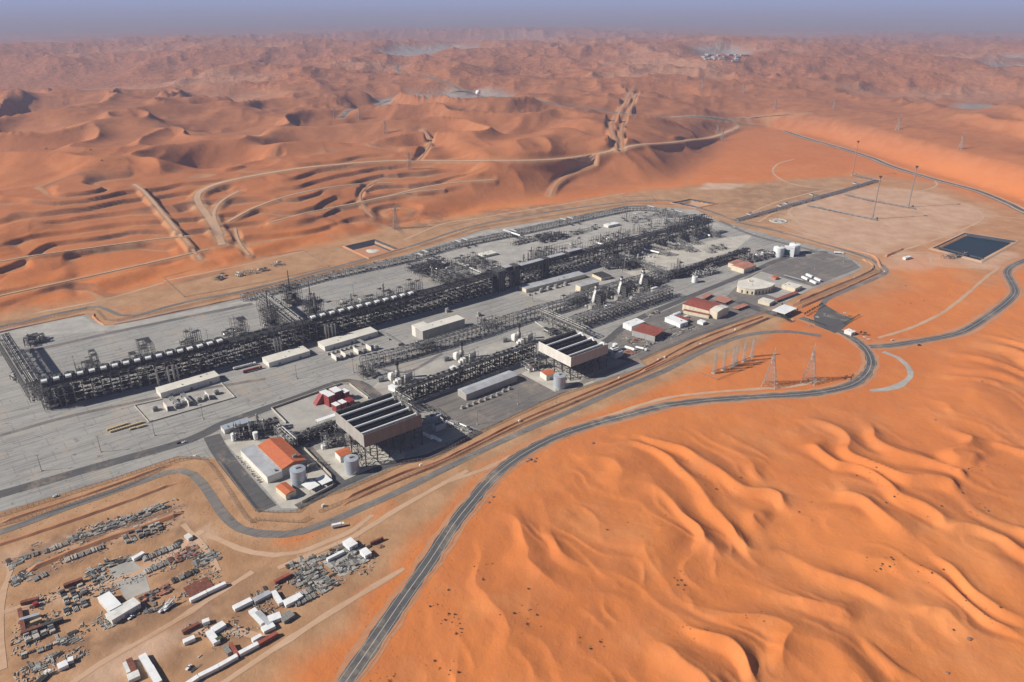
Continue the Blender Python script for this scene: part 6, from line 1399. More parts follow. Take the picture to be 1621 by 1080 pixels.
for k, fn, x, y, a, l in [('cw', cw, 1291, 503, -20, 'white car parked on the gate plaza'), ('cg', cg, 1307, 500, 60, 'blue grey car parked on the gate plaza'), ('cg', cg, 1280, 517, -30, 'blue grey car on the road below the gate'), ('cw', cw, 1335, 497, -20, 'white car at the top edge of the gate plaza'), ('cy', cy, 1342, 501, -10, 'yellow car at the top edge of the gate plaza'), ('pu', pu, 1251, 507, -30, 'white pick-up below the gate canopy'), ('cw', cw, 1411, 540, 10, 'white car standing on the branch road near the junction'), ('pu', pu, 1372, 538, -20, 'white pick-up below the guard house, upper one'), ('pu', pu, 1366, 535, -20, 'white pick-up right beside the guard house'),
                          ('pu', pu, 84, 789, 39, 'dark pick-up parked inside the front fence at left'), ('cdk', cdk, 280, 704, 30, 'dark vehicle beside the road works at left'), ('pu', pu, 288, 703, 30, 'white pick-up beside the road works at left'), ('pu', pu, 297, 1063, 70, 'white pick-up on the sand beside the long cabin row'), ('pu', pu, 204, 983, 60, 'white pick-up below the white sheds'), ('cdk', cdk, 372, 584, 30, 'dark car beside the rubble patch on the paving'), ('pu', pu, 305, 724, -5, 'white pick-up by the inner fence corner'), ('cdk', cdk, 1453, 548, 10, 'dark car on the branch road'), ('pu', pu, 1398, 430, -60, 'white pick-up on the perimeter road at the east corner'), ('cw', cw, 1160, 360, -50, 'white car outside the back of the plant at right')]:
    veh(k, fn, x, y, a, l)
tw = lambda: truck('white', 'box', 10); tt = lambda: truck('white', 'tank', 10); tc = lambda: truck('white', 'crane', 9); tf = lambda: truck('off_white', 'flat', 9)
veh('tw', tw, 526, 838, 20, 'white box truck parked beside the perimeter road'); veh('tc', tc, 254, 973, 65, 'white crane truck in the yard, left of the pair'); veh('tc', tc, 262, 970, 65, 'white crane truck in the yard, right of the pair'); veh('tf', tf, 60, 1084, 70, 'flat truck at the bottom left corner, left one'); veh('tf', tf, 66, 1083, 75, 'flat truck at the bottom left corner, right one')
def trailer(mat, L=22, cabm='white'):
    t = thing('tank_trailer', 'x', 'trailer'); MB().hcyl((0, 1.4, 2.2), (L - 4, 1.4, 2.2), 1.35, 16).build('tank', mat, t); MB().box(-.5, .5, .7, L - 3, 2.3, 1.0).build('chassis', 'steel_dark', t); MB().box(L - 2.6, .2, .6, L, 2.6, 3.1).build('cab', cabm, t); wheels(t, (.8, 2.2, 3.6, L - 4, L - 1.2), .3, 2.5, .5); return t
veh('tr', lambda: trailer('paint_red', 22, 'paint_red'), 386, 592, 36, 'dark red tank truck parked on the paving'); veh('trw', lambda: trailer('off_white', 26), 371, 587, 36, 'long off-white tank truck behind the dark red one')
veh('trs', lambda: trailer('white', 14), 1321, 402, -12, 'white tank truck alone near the east corner'); veh('trs', None, 1006, 553, -30, 'white tank truck lying beside the right condenser shade') if 'trs' in VP else 0
for k, (x, y) in enumerate([(1266, 442), (1275, 445), (1279, 449), (1293, 450)]):
    q = P2([1268, 1275, 1281, 1288][k], [441, 437, 447, 443][k]); t = thing('white_trailer', ('left front', 'left back', 'right front', 'right back')[k] + ' one of the four white trailers on the east paving', 'trailer', (*q, .3), ang(P2(1268, 441), P2(1281, 447)), 'four white trailers')
    part(t, 'wt', 'body', 'white', lambda m: m.box(0, 0, .8, 13, 3.2, 3.9)); wheels(t, (2, 3.5, 11), .2, 3, .5)
q = P2(1240, 438); loc, rz, L = fr((1240, 438.5), (1270, 447)); t = thing('long_shelter', 'long narrow dark shelter left of the four white trailers', 'shelter', loc, rz); MB().box(0, 0, 2.6, L, 3, 2.9).build('roof', 'roof_grey', t); m = MB(); [m.box(x, .1, 0, x + .2, .3, 2.6).box(x, 2.7, 0, x + .2, 2.9, 2.6) for x in range(0, int(L), 4)]; m.build('post', 'steel', t)
building('kiosk', 'small orange hut on the east paving', [(1228, 440), (1233, 438), (1225, 437.5)], 4, 'roof_pink', 'roof_orange', doors=1, ribs=0, roofbits=0)
q = P2(1086, 512)
for k, (x, y) in enumerate([(1062, 503), (1067, 500.5), (1079, 506)]):
    q = P2(x, y); t = thing('storage_tent', ('left', 'middle', 'right')[k] + ' white half round storage tent in the east yard', 'tent', (*q, .3), TH0, 'white half round tents')
    m = MB(); vs = []; n = 8
    for x_ in (0, 12):
        for j in range(n + 1): a = math.pi * j / n; vs.append((x_, -3 * math.cos(a), 3.4 * math.sin(a)))
    m.add(vs, [(j, j + 1, n + 2 + j, n + 1 + j) for j in range(n)] + [tuple(range(n, -1, -1)), tuple(range(n + 1, 2 * n + 2))]); m.build('cover', 'white', t); MB().box(-.15, -1, 0, -.01, 1, 2.2).build('door', 'wall_grey', t)
# blue and white units in the shade behind the condensers
for k, (x, y, s_, lb, mt) in enumerate([(683, 672, 1, 'blue white unit in the shade behind the left condenser', 'tank_blue'), (690, 686, 1, 'blue unit in the shade of the left condenser', 'tank_blue'), (973, 570, 1.1, 'blue unit in the shade behind the right condenser', 'tank_blue'), (970, 560, .8, 'white unit in the shade behind the right condenser', 'white')]):
    q = P2(x, y); t = thing('cooling_unit', lb, 'cooling unit', (*q, .3), TH0); MB().box(0, 0, 1, 13 * s_, 7 * s_, 7 * s_).build('body', mt, t); MB().box(1, 1, 0, 12 * s_, 6 * s_, 1).build('plinth', 'concrete_wall', t); m = MB(); [m.cyl(x_ * s_, 3.5 * s_, 7 * s_, 7.8 * s_, 1.6 * s_, 12) for x_ in (3, 6.5, 10)]; m.build('fan', 'steel_dark', t)
for k, (x, y, lb, z) in enumerate([(670, 690, 'white lying tank in the shade of the left condenser, left one', 0), (683, 694, 'white lying tank in the shade of the left condenser, right one', 0), (990, 552, 'white lying tank beside the right condenser', 0)]):
    q = P2(x, y); t = thing('lying_tank', lb, 'tank', (*q, .3), TH0 - R(80)); MB().hcyl((0, 0, 2.2), (13, 0, 2.2), 1.7, 16).build('shell', 'white', t); MB().box(2, -1, 0, 3, 1, 1).box(10, -1, 0, 11, 1, 1).build('saddle', 'concrete_wall', t)

# ---------------------------------------------------------------- ponds
def pond(i, label, liner, fill, water):
    c = np.array(POND[i]); ctr = c.mean(0); t = thing('lined_pond', label, 'pond', (*ctr, 0)); l = c - ctr
    def ring(s, z): return [(*(q * s), z) for q in l]
    def quad(m, a, b): o = len(m.v); m.v += a + b; n = 4; m.f += [(o + i_, o + (i_ + 1) % n, o + n + (i_ + 1) % n, o + n + i_) for i_ in range(n)]
    m = MB(); quad(m, ring(1.12, .1), ring(1.05, 1.6)); quad(m, ring(1.05, 1.6), ring(1.0, 1.6)); m.build('bank', 'shoulder_sand' if i < 2 else 'dirt_track', t)
    m = MB(); quad(m, ring(1.0, 1.62), ring(.70 if i < 2 else .9, -5.0 if i < 2 else -3)); m.build('liner', liner, t)
    m = MB(); m.add(ring(.72 if i < 2 else .92, -4.9 if i < 2 else -2.2), [(0, 1, 2, 3)]); m.build('water' if water else 'floor', fill, t)
    if water:
        MB().box(-1, -1, 0, 1, 1, 1)
        a = l[3] * .97; b = l[0] * .97; e = (l[1] - l[0]); e /= np.linalg.norm(e); a2 = a + e * 14; b2 = b + e * 14
        m = MB(); m.bar((*b2, 0), (*a2, 0), 1.4, 6); m.build('divider', 'liner', t)
    else:
        m = MB(); rr = random.Random(i); [m.lathe(rr.uniform(-8, 8), rr.uniform(-8, 8), [(rr.uniform(5, 10), -4.8), (rr.uniform(2, 4), -4.2), (.2, -4.0)], 14) for _ in range(4)]; m.build('salt_crust', 'salt', t)
    return t
pond(0, 'nearly dry lined pond behind the back rack', 'liner', 'shoulder_sand', False); pond(1, 'small dry lined pond beyond the far corner of the plant', 'liner', 'dirt_track', False); pond(2, 'large lined pond filled with dark blue water at right', 'liner', 'water', True)

# ---------------------------------------------------------------- masts, pylons, flares
def lattice(m, levels, r_=.16, cb=.09):
    """levels: (halfwidth_x, halfwidth_y, z)"""
    cs = [[(-a, -b, z), (a, -b, z), (a, b, z), (-a, b, z)] for a, b, z in levels]
    for L0, L1 in zip(cs[:-1], cs[1:]):
        for k in range(4):
            m.bar(L0[k], L1[k], r_); m.bar(L0[k], L1[(k + 1) % 4], cb); m.bar(L0[(k + 1) % 4], L1[k], cb); m.bar(L1[k], L1[(k + 1) % 4], cb)
def pylon(H=44, w=6.5, arms=True, thick=1.0):
    t = thing('power_pylon', 'x', 'pylon'); m = MB(); n = 8
    lattice(m, [((w * (1 - k / n) ** 1.15 + .8), (w * (1 - k / n) ** 1.15 + .8), H * .82 * k / n) for k in range(n + 1)], .2 * thick, .11 * thick); m.build('tower', 'steel_pale', t)
    if arms:
        for z, a in ((H * .82, 9), (H * .70, 7)):
            m = MB(); [m.bar((s * .5, -.6, z), (s * a, 0, z + 1), .16 * thick).bar((s * .5, .6, z), (s * a, 0, z + 1), .16 * thick).bar((s * .5, 0, z + 2.6), (s * a, 0, z + 1), .14 * thick) for s in (-1, 1)]; m.build('crossarm', 'steel_pale', t)
            m = MB(); [m.bar((s * a * .95, 0, z + .8), (s * a * .95, 0, z - 2.2), .22 * thick, 6) for s in (-1, 1)]; m.build('insulator', 'off_white', t)
        m = MB(); [m.bar((s * .7, 0, H * .82), (s * 3.2, 0, H), .16 * thick) for s in (-1, 1)]; m.build('horn', 'steel_pale', t)
    for x in (-w - .6, w + .6):
        for y in (-w - .6, w + .6): part(t, ('ft', w), 'footing', 'concrete_wall', lambda m: m.box(-.8, -.8, -1.5, .8, .8, .7), (x, y, 0))
    return t
py0 = pylon(46, 6.5, thick=1.3)
o1 = py0; q = P2(1218, 610); o1.location = (*q, 0); o1.rotation_euler = (0, 0, R(60)); o1['label'] = 'tall lattice pylon on the red sand, left one of the pair inside the road bend'; o1['group'] = 'lattice pylons'
o2 = copy_tree(py0); q = P2(1280, 604); o2.location = (*q, 0); o2.rotation_euler = (0, 0, R(60)); o2['label'] = 'tall lattice pylon on the red sand, right one of the pair inside the road bend'
pf = pylon(44, 5, thick=1.4); ff = False
for x, y, lb, s in [(627, 362, 'pylon standing at the dune foot above the dry pond', 1.1), (648, 268, 'pylon beside the hill track above the middle of the plant', 1), (610, 211, 'pylon on the brown dunes left of the centre', .9), (570, 188, 'pylon on the brown dunes near the desert highway', .9), (530, 186, 'pylon left of the desert highway', .8), (406, 122, 'far pylon on the hazy plain at left', .8), (1422, 205, 'pylon on the crest of the big orange ridge', .9), (1521, 236, 'pylon behind the right part of the big ridge', .9), (1112, 140, 'far pylon above the track crossing', .8), (1143, 222, 'pylon beside the crossing tracks', .9), (1136, 212, 'pylon left of the crossing tracks', .8), (1177, 148, 'far pylon before the purple dunes', .8), (1227, 172, 'far pylon on the purple dunes left of the ridge', .8), (1320, 172, 'far pylon beyond the ridge', .8), (1078, 130, 'far pylon beyond the double track', .7)]:
    o = copy_tree(pf) if ff else pf; ff = True; g = GH(x, y); o.location = g; o.rotation_euler = (0, 0, R(25)); o.scale = (s, s, s); o['label'] = lb; o['group'] = 'far pylons among the dunes'
def gantry():
    t = thing('gantry_tower', 'x', 'gantry'); m = MB(); lattice(m, [(1.6 - .12 * k, 1.6 - .12 * k, 3.2 * k) for k in range(9)], .18, .11); m.build('tower', 'steel_pale', t); m = MB(); m.bar((0, 0, 25.6), (0, 0, 30), .12); m.build('spike', 'steel_pale', t)
    MB().box(-2.2, -2.2, 0, 2.2, 2.2, .5).build('footing', 'concrete_wall', t); return t
g0 = gantry(); first = True
for x, y, lb in [(1130, 591, 'thin gantry tower, front left of the switch yard'), (1145, 586, 'thin gantry tower, second from the left of the switch yard'), (1159, 581, 'thin gantry tower, third from the left of the switch yard'), (1164, 578, 'thin gantry tower, fourth from the left of the switch yard'), (1177, 572, 'thin gantry tower, second from the right of the switch yard'), (1190, 565, 'thin gantry tower, front right of the switch yard')]:
    o = g0 if first else copy_tree(g0); first = False; q = P2(x, y); o.location = (*q, .1); o.rotation_euler = (0, 0, TH0); o['label'] = lb; o['group'] = 'gantry towers of the switch yard'
for i, (a, b, lb) in enumerate([((1130, 593), (1163, 582), 'row of pale insulator stands, left half of the switch yard'), ((1164, 581), (1192, 569), 'row of pale insulator stands, right half of the switch yard')]):
    loc, rz, L = fr(a, b); t = thing('insulator_bank', lb, 'insulators', loc, rz); m = MB(); rr = random.Random(i)
    for k in range(26): x, y = rr.uniform(0, L), rr.uniform(-3, 3); m.bar((x, y, 0), (x, y, rr.uniform(2, 5)), .25, 5)
    m.build('post', 'steel_pale', t); m = MB(); [m.box(rr.uniform(0, L), rr.uniform(-4, 3), 0, rr.uniform(0, L) * .02 + rr.uniform(0, L), 2, .01) for _ in range(0)]; m.bar((0, 0, 4), (L, 0, 4), .2).bar((0, 2, 3.4), (L, 2, 3.4), .2); m.build('busbar', 'junk_grey', t)
for i, (x, y, h, lb) in enumerate([(1349, 278, 82, 'thin flare mast with a dark tip, the farthest one'), (1381, 347, 84, 'thin grey flare mast, the nearest and middle one'), (1438, 328, 84, 'thin flare mast with a wide brown tip at right')]):
    q = P2(x, y); t = thing('flare_stack', lb, 'flare stack', (*q, 0), 0, 'flare masts'); MB().lathe(0, 0, [(1.1, 0), (.9, h * .5), (.75, h - 5)], 12).build('pipe', 'pipe_grey' if i else 'roof_pink', t)
    MB().lathe(0, 0, [(.8, h - 5), (2.4, h - 2), (3.4, h), (.5, h)], 14).build('flare_tip', 'rust', t); MB().cyl(0, 0, 0, 1.2, 2.6, 12).build('footing', 'concrete_wall', t)
    m = MB(); [m.bar((.9, .9, z), (.9, .9, z + 6), .15).box(-1.6, -1.6, z, 1.6, 1.6, z + .15) for z in range(8, int(h) - 8, 18)]; m.build('ladder', 'steel', t)
    t = thing('knockout_drum', ('drum skid at the foot of the farthest flare', 'drum skid at the foot of the nearest flare', 'drum skid at the foot of the right flare')[i], 'drum', (q[0] + 4, q[1] - 3, .1), TH0); MB().hcyl((0, 0, 2), (9, 0, 2), 1.2, 12).build('shell', 'pipe_grey', t); MB().box(1, -1, 0, 2, 1, 1).box(7, -1, 0, 8, 1, 1).build('saddle', 'concrete_wall', t)
q = P2(1232, 350); t = thing('burn_pit', 'round gravel ring with a short vent mast beside the flare line', 'burn pit', (*q, .12)); m = MB(); m.lathe(0, 0, [(17, 0), (16, .9), (14.5, .9), (13.5, .2)], 32); m.build('ring', 'pad_pale', t); MB().cyl(-2, 2, 0, 22, .5, 10).cyl(-2, 2, 20, 22, 1.0, 10).build('vent_mast', 'pipe_grey', t); MB().box(-9, -7, .2, -5, -4, 2).box(3, -8, .2, 8, -5, 1.8).build('skid', 'pipe_grey', t)
# radar dome
g = GH(757, 163); t = thing('radar_tower', 'white radar dome on a lattice tower beside the desert highway', 'radar tower', g); m = MB(); lattice(m, [(5, 5, 0), (4, 4, 9), (3.2, 3.2, 18), (3, 3, 26)], .5, .3); m.build('tower', 'paint_red', t); m = MB(); m.lathe(0, 0, [(8.5 * math.sin(math.pi * k / 12) + .01, 33 - 8.5 * math.cos(math.pi * k / 12)) for k in range(13)], 24); m.build('dome', 'white', t, smooth=True)
MB().box(-16, -18, 0, 12, -10, 5).build('base_hut', 'white', t)
# far settlement
rr = random.Random(12); k = 0
for row in range(4):
    for i in range(9):
        x = 1120 + i * 6.6 + rr.uniform(-2, 2); y = 88.5 + row * 3.2 + rr.uniform(-.6, .6); g = GH(x, y)
        if rr.random() < .25: continue
        t = thing('camp_block', nth(i + 1) + ' white block in the ' + nth(row + 1) + ' row of the far camp', 'building', g, R(rr.choice([10, 100])), 'far camp of white blocks'); L_ = rr.choice([24, 34, 44]); part(t, ('camp', L_), 'wall', 'wall_grey', lambda m: m.box(0, 0, 0, L_, 12, 6)); part(t, ('campr', L_), 'roof', 'roof_grey', lambda m: m.box(-1, -1, 6, L_ + 1, 13, 7)); k += 1
# lamp masts
def lamp():
    t = thing('lamp_mast', 'x', 'lamp mast'); MB().lathe(0, 0, [(.32, 0), (.18, 17)], 8).build('pole', 'steel', t); MB().box(-1.4, -.3, 16.8, 1.4, .3, 17.3).build('lamp_head', 'steel_pale', t); MB().box(-.7, -.7, 0, .7, .7, .8).build('footing', 'concrete_wall', t); return t
l0 = lamp(); first = True
for x, y, d in [(66, 746, 'on the left paving nearest the left edge'), (160, 716, 'on the left paving below the tan crates'), (245, 690, 'right of the tan crates'), (322, 664, 'left of the pale blue roofed shed'), (756, 672, 'on the paving before the grey hipped roof hall'), (843, 478, 'before the long flat grey roofed hall'), (980, 420, 'before the frames at the rack junction'), (700, 610, 'between the left condenser and its dark rack'), (330, 543, 'behind the coolers on the back paving'), (240, 560, 'behind the first coolers on the back paving'), (120, 585, 'on the back paving near the left rack'), (560, 590, 'before the first turbine frame'), (470, 600, 'above the red towers yard'), (1190, 462, 'at the left of the fan shaped building'), (1290, 426, 'on the east paving'), (1335, 415, 'at the east corner of the paving'), (820, 640, 'at the front edge of the paving'), (640, 500, 'behind the tall beige hall'), (560, 470, 'on the back paving below the pond'), (880, 640, 'near the front fence by the right tank')]:
    o = l0 if first else copy_tree(l0); first = False; q = P2(x, y); o.location = (*q, .2); o.rotation_euler = (0, 0, TH0); o['label'] = 'slim grey lamp mast ' + d; o['group'] = 'lamp masts over the paving'

# ---------------------------------------------------------------- fences, banks
def fence(label, pts, h=3.0, step=4.0, name='security_fence', land=False, z=.05):
    L = smooth_line(px(pts), step) if len(pts) > 9 else None
    if L is None:
        out = []
        w_ = [np.array(q) for q in px(pts)]
        for a, b in zip(w_[:-1], w_[1:]):
            n = max(1, int(np.linalg.norm(b - a) / step)); out += [a + (b - a) * k / n for k in range(n)]
        out.append(w_[-1]); L = np.array(out)
    c = L[0]; root = thing(name, label, 'fence', (*c, z)); l = L - c; n = len(l)
    m = MB(); [m.box(q[0] - .13, q[1] - .13, 0, q[0] + .13, q[1] + .13, h + .2) for q in l]; o = m.build('post', 'steel_pale', root)
    if n > 100: o['kind'] = 'stuff'
    m = MB(); m.v = [(*q, .1) for q in l] + [(*q, h) for q in l]; m.f = [(i, i + 1, n + i + 1, n + i) for i in range(n - 1)]; m.build('netting', 'chain_link', root)
    m = MB(); [m.bar((*a, h), (*b, h), .07) for a, b in zip(l[:-1], l[1:])]; m.build('rail', 'steel_pale', root)
fence('outer front fence along the perimeter road, left part', [(-100, 862), (0, 833), (45, 820), (180, 778), (258, 741), (285, 731), (327, 733), (388, 821), (406, 824), (478, 828), (490, 821)])
fence('inner front fence on the paving edge, left part', [(-100, 843), (0, 818), (170, 764), (283, 726), (330, 729)]); fence('inner fence round the orange roofed hall corner', [(347, 733), (404, 810), (440, 813), (470, 812), (485, 796), (545, 776)])
fence('outer front fence in the sand, middle part', [(505, 812), (640, 757), (700, 735), (820, 676), (900, 642), (1010, 596), (1080, 566)]); fence('outer front fence in the sand, right part', [(1080, 566), (1150, 535), (1228, 499)])
fence('inner front fence on the paving edge, middle part', [(545, 777), (640, 734), (682, 728), (762, 684), (885, 627), (1024, 582)]); fence('inner front fence of the east yard', [(1024, 582), (1010, 572), (1100, 532), (1215, 494)])
fence('outer fence at the east corner', [(1262, 489), (1320, 462), (1394, 430), (1372, 405), (1300, 385), (1220, 362), (1150, 346)]); fence('inner fence at the east corner', [(1255, 485), (1300, 466), (1385, 429), (1366, 410), (1300, 391)])
fence('outer back fence along the back road, left part', [(-100, 542), (0, 521), (138, 491), (152, 492), (165, 507), (185, 509), (275, 490), (390, 463)]); fence('outer back fence along the back road, right part', [(390, 463), (560, 420), (660, 393), (750, 363), (1000, 323), (1075, 325), (1145, 345)])
fence('wire fence round the well pad at left', [(258, 440), (292, 471), (430, 445), (522, 423), (480, 397), (330, 422), (258, 440)], 1.6); fence('wire fence round the small well pad above the back rack', [(708, 359), (740, 371), (775, 362), (742, 352), (708, 359)], 1.6); fence('wire fence round the far well pad', [(985, 312), (990, 318), (1037, 320), (1032, 311), (985, 312)], 1.6)
fence('low fence of the lower left yards along the track', [(4, 892), (130, 858), (292, 800)], 1.8); fence('wire fence round the switch yard', [(1105, 589), (1135, 602), (1212, 571)], 2.0)
fence('white posts row along the far side of the perimeter road', [(1166, 347), (1230, 357), (1300, 374), (1380, 402)], 1.5, 5.0, 'post_row')
def bank(pts, w_, h, mat='shoulder_sand', off=0.0, name='sand_bank', seedj=1):
    L = smooth_line(px(pts), 7) if len(pts) > 2 else smooth_line(px(pts), 7); n = len(L); m = MB(); prof = [(-w_ / 2, .02), (-w_ * .15, h), (w_ * .15, h), (w_ / 2, .02)]; rows = [offsets(L, off + o_) for o_, _ in prof]
    hn = .75 + .5 * vnoise(L[:, 0] / 14, L[:, 1] / 14, seedj)
    for k, (o_, z_) in enumerate(prof): m.v += [(rows[k][i][0], rows[k][i][1], z_ * (hn[i] if z_ > .1 else 1) * (0.1 if i in (0, n - 1) else 1)) for i in range(n)]
    for k in range(3): m.f += [((k + 1) * n + i, (k + 1) * n + i + 1, k * n + i + 1, k * n + i) for i in range(n - 1)]
    a, b, c = [np.array(m.v[i]) for i in m.f[0][:3]]
    if np.cross(b - a, c - a)[2] < 0: m.f = [f[::-1] for f in m.f]
    tag(m.build(name, mat), kind='structure')
bank([(545, 790), (640, 748), (700, 728), (820, 668), (900, 634), (1010, 588), (1102, 540), (1209, 501)], 4, 1.6); bank([(540, 800), (640, 757), (705, 730), (822, 673), (900, 641), (1010, 594), (1110, 546)], 4, 1.3, seedj=3)
bank([(1010, 588), (1104, 546), (1214, 502)], 5, 2.0, off=-4); bank([(1262, 478), (1310, 458), (1380, 427), (1366, 410)], 5, 2.2); bank([(1265, 488), (1330, 460), (1396, 430)], 5, 2.0, seedj=5)
bank([(-80, 872), (20, 841), (120, 808), (200, 780), (262, 757), (285, 752)], 5, 1.6, off=-14, seedj=6); bank([(0, 828), (170, 772), (262, 738), (285, 735)], 4, 1.3, seedj=8)
bank([(-60, 545), (0, 527), (135, 498), (148, 502), (160, 512), (182, 514), (280, 494), (390, 470)], 4, 1.5, seedj=9); bank([(40, 905), (130, 868), (250, 826), (290, 812)], 7, 2.2, seedj=11)
bank([(1395, 425), (1382, 405), (1330, 392), (1240, 367)], 6, 1.8, seedj=12); bank([(1400, 407), (1430, 394)], 7, 2.5, seedj=13); 0

# guard post boxes along the fence, rocks, cones
for k, (x, y, lb) in enumerate([(512, 802, 'small white marker box on the sand near the corner fence'), (666, 738, 'small white marker box on the sand bank below the left condenser shade'), (822, 668, 'small white marker box on the bank before the grey hall'), (980, 600, 'small white marker box on the bank before the right condenser shade'), (1109, 546, 'small white marker box on the bank below the east yard'), (1352, 441, 'small white marker box on the bank at the east corner'), (1164, 523, 'small white marker box on the bank below the workshop'), (1042, 571, 'small white marker beside the east yard fence corner'), (1052, 567, 'small white marker right of the one at the east yard corner')]):
    q = P2(x, y); t = thing('marker_box', lb, 'marker', (*q, .3), TH0, 'marker boxes along the front bank'); part(t, 'mkb', 'box', 'off_white', lambda m: m.box(-1.2, -.8, .3, 1.2, .8, 2)); part(t, 'mkf', 'footing', 'concrete_wall', lambda m: m.box(-1.5, -1.1, -.3, 1.5, 1.1, .3))
def rock_mesh(seed, s):
    bm_ = bmesh.new(); bmesh.ops.create_icosphere(bm_, subdivisions=2, radius=1); r = random.Random(seed)
    for v in bm_.verts:
        k = .7 + .5 * r.random(); v.co = Vector((v.co.x * s * k, v.co.y * s * .8 * k, v.co.z * s * .5 * k))
    me = bpy.data.meshes.new('rock'); bm_.to_mesh(me); bm_.free(); me.materials.append(MAT['rock']); return me
RM = [rock_mesh(i, 1.0) for i in range(4)]
for x, y, s, d in [(838, 728, 2.6, 'largest reddish rubble lump beside the road bend'), (845, 731, 2.2, 'reddish rubble lump touching the largest one at the road bend'), (833, 731, 1.6, 'smaller reddish rubble lump at the road bend'), (848, 726, 1.5, 'reddish rubble lump right of the road bend heap'), (780, 787, 1.6, 'reddish rubble lump below the road bend'), (773, 796, 1.5, 'reddish rubble lump farther below the road bend'), (938, 702, 2, 'pale reddish rubble at the head of the dunes'), (1535, 1012, 2.0, 'dark lump on the dune slope at the bottom right'), (1500, 1066, 1.4, 'small dark lump at the bottom right edge'), (601, 866, 3.0, 'pale rock mound beside the right scrap plot'), (1480, 665, 1.5, 'pale rock on the dunes right of the old road'), (1554, 604, 1.6, 'pale rock on the sand near the right edge')]:
    o = bpy.data.objects.new('rubble_heap', RM[int(x) % 4]); COL.objects.link(o); g = GH(x, y); o.location = (g[0], g[1], g[2] + .2); o.scale = (s, s, s); tag(o, d, 'rock', 'loose rocks')

# ---------------------------------------------------------------- plants
def leaf_cloud(m, r, cx, cy, cz, rx, ry, rz_, n, s):
    for _ in range(n):
        while True:
            a, b, c = r.uniform(-1, 1), r.uniform(-1, 1), r.uniform(-1, 1)
            if .25 < a * a + b * b + c * c < 1: break
        x, y, z = cx + a * rx, cy + b * ry, cz + c * rz_; t = r.uniform(0, 6.28); u = np.array([math.cos(t), math.sin(t), r.uniform(-.5, .5)]) * s * r.uniform(.6, 1.3); v = np.array([-math.sin(t) * .6, math.cos(t) * .6, r.uniform(.2, .9)]) * s * r.uniform(.5, 1)
        p = np.array([x, y, z]); m.add([p - u * .5, p + u * .5, p + u * .2 + v], [(0, 1, 2)])
def tree_thing(seed, H, R_):
    r = random.Random(seed); t = thing('small_tree', 'x', 'tree'); m = MB(); m.bar((0, 0, 0), (r.uniform(-.2, .2), 0, H * .5), .22, 6, .12)
    for k in range(5): a = k * 1.26; m.bar((0, 0, H * .35), (math.cos(a) * R_ * .5, math.sin(a) * R_ * .5, H * .7), .1, 4, .04)
    m.build('trunk', 'trunk', t); m = MB()
    for k in range(6): a = r.uniform(0, 6.28); d = r.uniform(0, R_ * .6); leaf_cloud(m, r, d * math.cos(a), d * math.sin(a), H * r.uniform(.5, .85), R_ * .5, R_ * .5, H * .22, 60, .7)
    m.build('crown', 'leaf', t); return t
TR = [tree_thing(i, 5.5, 2.6) for i in range(3)]; tu = [0, 0, 0]
TP = []
for k in range(8): TP.append((1274 + k * 3.8, 500 - k * 2.2, 'tree from the left in the hedge between gate canopy and loop road', 'trees of the hedge beside the plaza', .9))
for k in range(6): TP.append((1231 + k * 3.2, 500 + k * 2.0, 'tree from the left at the front foot of the gate canopy', 'trees before the gate canopy', 1.1))
for k in range(9): TP.append((1336 + k * 2.9, 514 - k * 1.6, 'small tree from the bottom on the right edge of the gate plaza', 'row of trees right of the plaza', .6))
for k in range(7): TP.append((1281 + k * 4, 508 + k * 1.4, 'small bush from the left on the island beside the gate road', 'bushes on the gate road island', .5))
for x, y in [(1362, 530), (1369, 531)]: TP.append((x, y, 'dark bushy tree beside the guard house', 'trees beside the guard house', .9))
for x, y in [(1238, 484), (1262, 493), (1160, 418), (1164, 420)]: TP.append((x, y, 'small dark tree near the ' + ('pink roofed office' if x < 1200 else 'gate canopy pillars'), 'trees near the ' + ('pink office' if x < 1200 else 'gate pillars'), .7))
for i, (x, y, lb, gp, s) in enumerate(TP):
    k = i % 3; o = copy_tree(TR[k]) if tu[k] else TR[k]; tu[k] = 1; q = P2(x, y); o.location = (*q, .1); o.rotation_euler = (0, 0, i); o.scale = (s, s, s); o['label'] = ' '.join(((nth(1 + sum(1 for q_ in TP[:i] if q_[2] == lb)) + ' ' if sum(1 for q_ in TP if q_[2] == lb) > 1 else '') + lb).split()[:16]); o['group'] = gp
SB = []
for i in range(4):
    r = random.Random(i); m = MB(); leaf_cloud(m, r, 0, 0, .5, 1.1, 1.0, .7, 90, .55)
    for k in range(7): a = k * .9; m.bar((0, 0, -.4), (math.cos(a) * .7, math.sin(a) * .7, .8), .05, 4)
    SB.append(m)
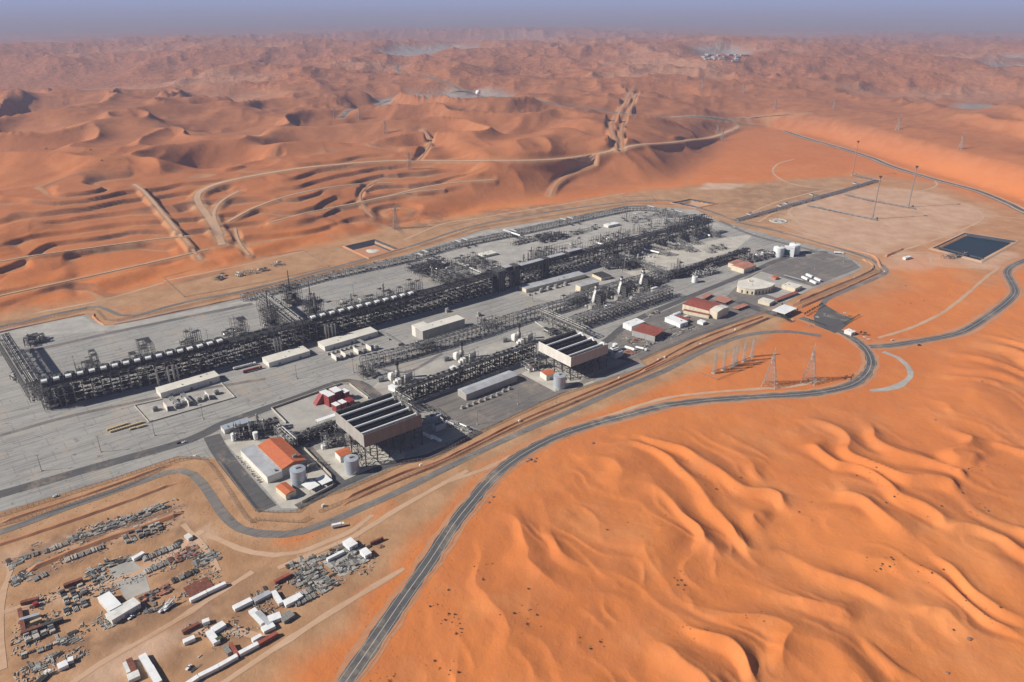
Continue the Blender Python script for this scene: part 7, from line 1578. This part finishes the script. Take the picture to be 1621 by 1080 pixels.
clusters = [(700, 960, 22, 40, 15), (720, 1000, 18, 30, 12), (830, 985, 30, 40, 14), (760, 900, 18, 30, 8), (940, 1020, 40, 20, 8), (1080, 918, 22, 20, 10), (1090, 1000, 40, 25, 8), (1110, 745, 50, 20, 9), (1150, 770, 40, 14, 8), (1365, 752, 35, 18, 12), (1410, 895, 45, 18, 16), (1470, 905, 30, 15, 8), (1545, 800, 50, 22, 14), (1560, 740, 50, 12, 12), (1540, 970, 50, 35, 10), (1400, 790, 60, 25, 8), (1300, 800, 60, 25, 6), (1180, 980, 40, 30, 5), (700, 1060, 40, 15, 8), (620, 1070, 16, 10, 6), (1000, 830, 60, 40, 5), (330, 232, 24, 8, 12), (200, 245, 60, 12, 8), (110, 240, 60, 15, 8), (900, 180, 60, 15, 6), (1480, 470, 60, 25, 12), (1430, 480, 50, 15, 8)]
r = random.Random(77); SM = []
for i, m in enumerate(SB):
    o = m.build('desert_shrub', 'leaf_dry'); SM.append(o)
used_s = [False] * 4
for ci, (cx, cy, sx, sy, n) in enumerate(clusters):
    where = ('far dunes at left' if cx < 500 else 'far dunes at the centre') if cy < 300 else ('flat red sand inside the east road' if cy < 520 else ('dunes ' + ('right beside the main road' if cx < 780 else 'near the bottom centre' if cx < 1150 else 'at the lower right') if cy > 860 else 'dunes ' + ('below the road bend' if cx < 1200 else 'at the right')))
    for k in range(n):
        x = cx + r.gauss(0, .5) * sx; y = cy + r.gauss(0, .5) * sy; g = GH(x, y) if cy < 300 or cx > 600 else P(x, y); i = r.randint(0, 3)
        o = SM[i] if not used_s[i] else SM[i].copy()
        if used_s[i]: COL.objects.link(o)
        used_s[i] = True; s = r.choice([.28, .32, .4, .5, .8]) * (2.2 if cy < 300 else 1)
        o.location = (g[0], g[1], g[2] + .1); o.rotation_euler = (0, 0, r.uniform(0, 6)); o.scale = (s, s, s * .9)
        tag(o, 'tiny dry shrub on the ' + where, 'shrub', 'dry shrubs on the ' + where)
# loose stones and tyre pushed clods beside the roads: nobody could count them
m = MB(); r = random.Random(5)
for pts, off in ((R_MAIN, 14), (R_MAIN, -14), (R_PER, 9), (R_PER, -9), (R_BACK, 8)):
    L = smooth_line(pts, 5); q = offsets(L, off)
    for p in q:
        for _ in range(2):
            x, y = p[0] + r.gauss(0, 4), p[1] + r.gauss(0, 4); s = r.uniform(.15, .55); m.bar((x, y, -.1), (x + r.uniform(-.2, .2), y, s), s, 5, s * .4)
tag(m.build('loose_stones', 'shoulder_sand'), kind='stuff')
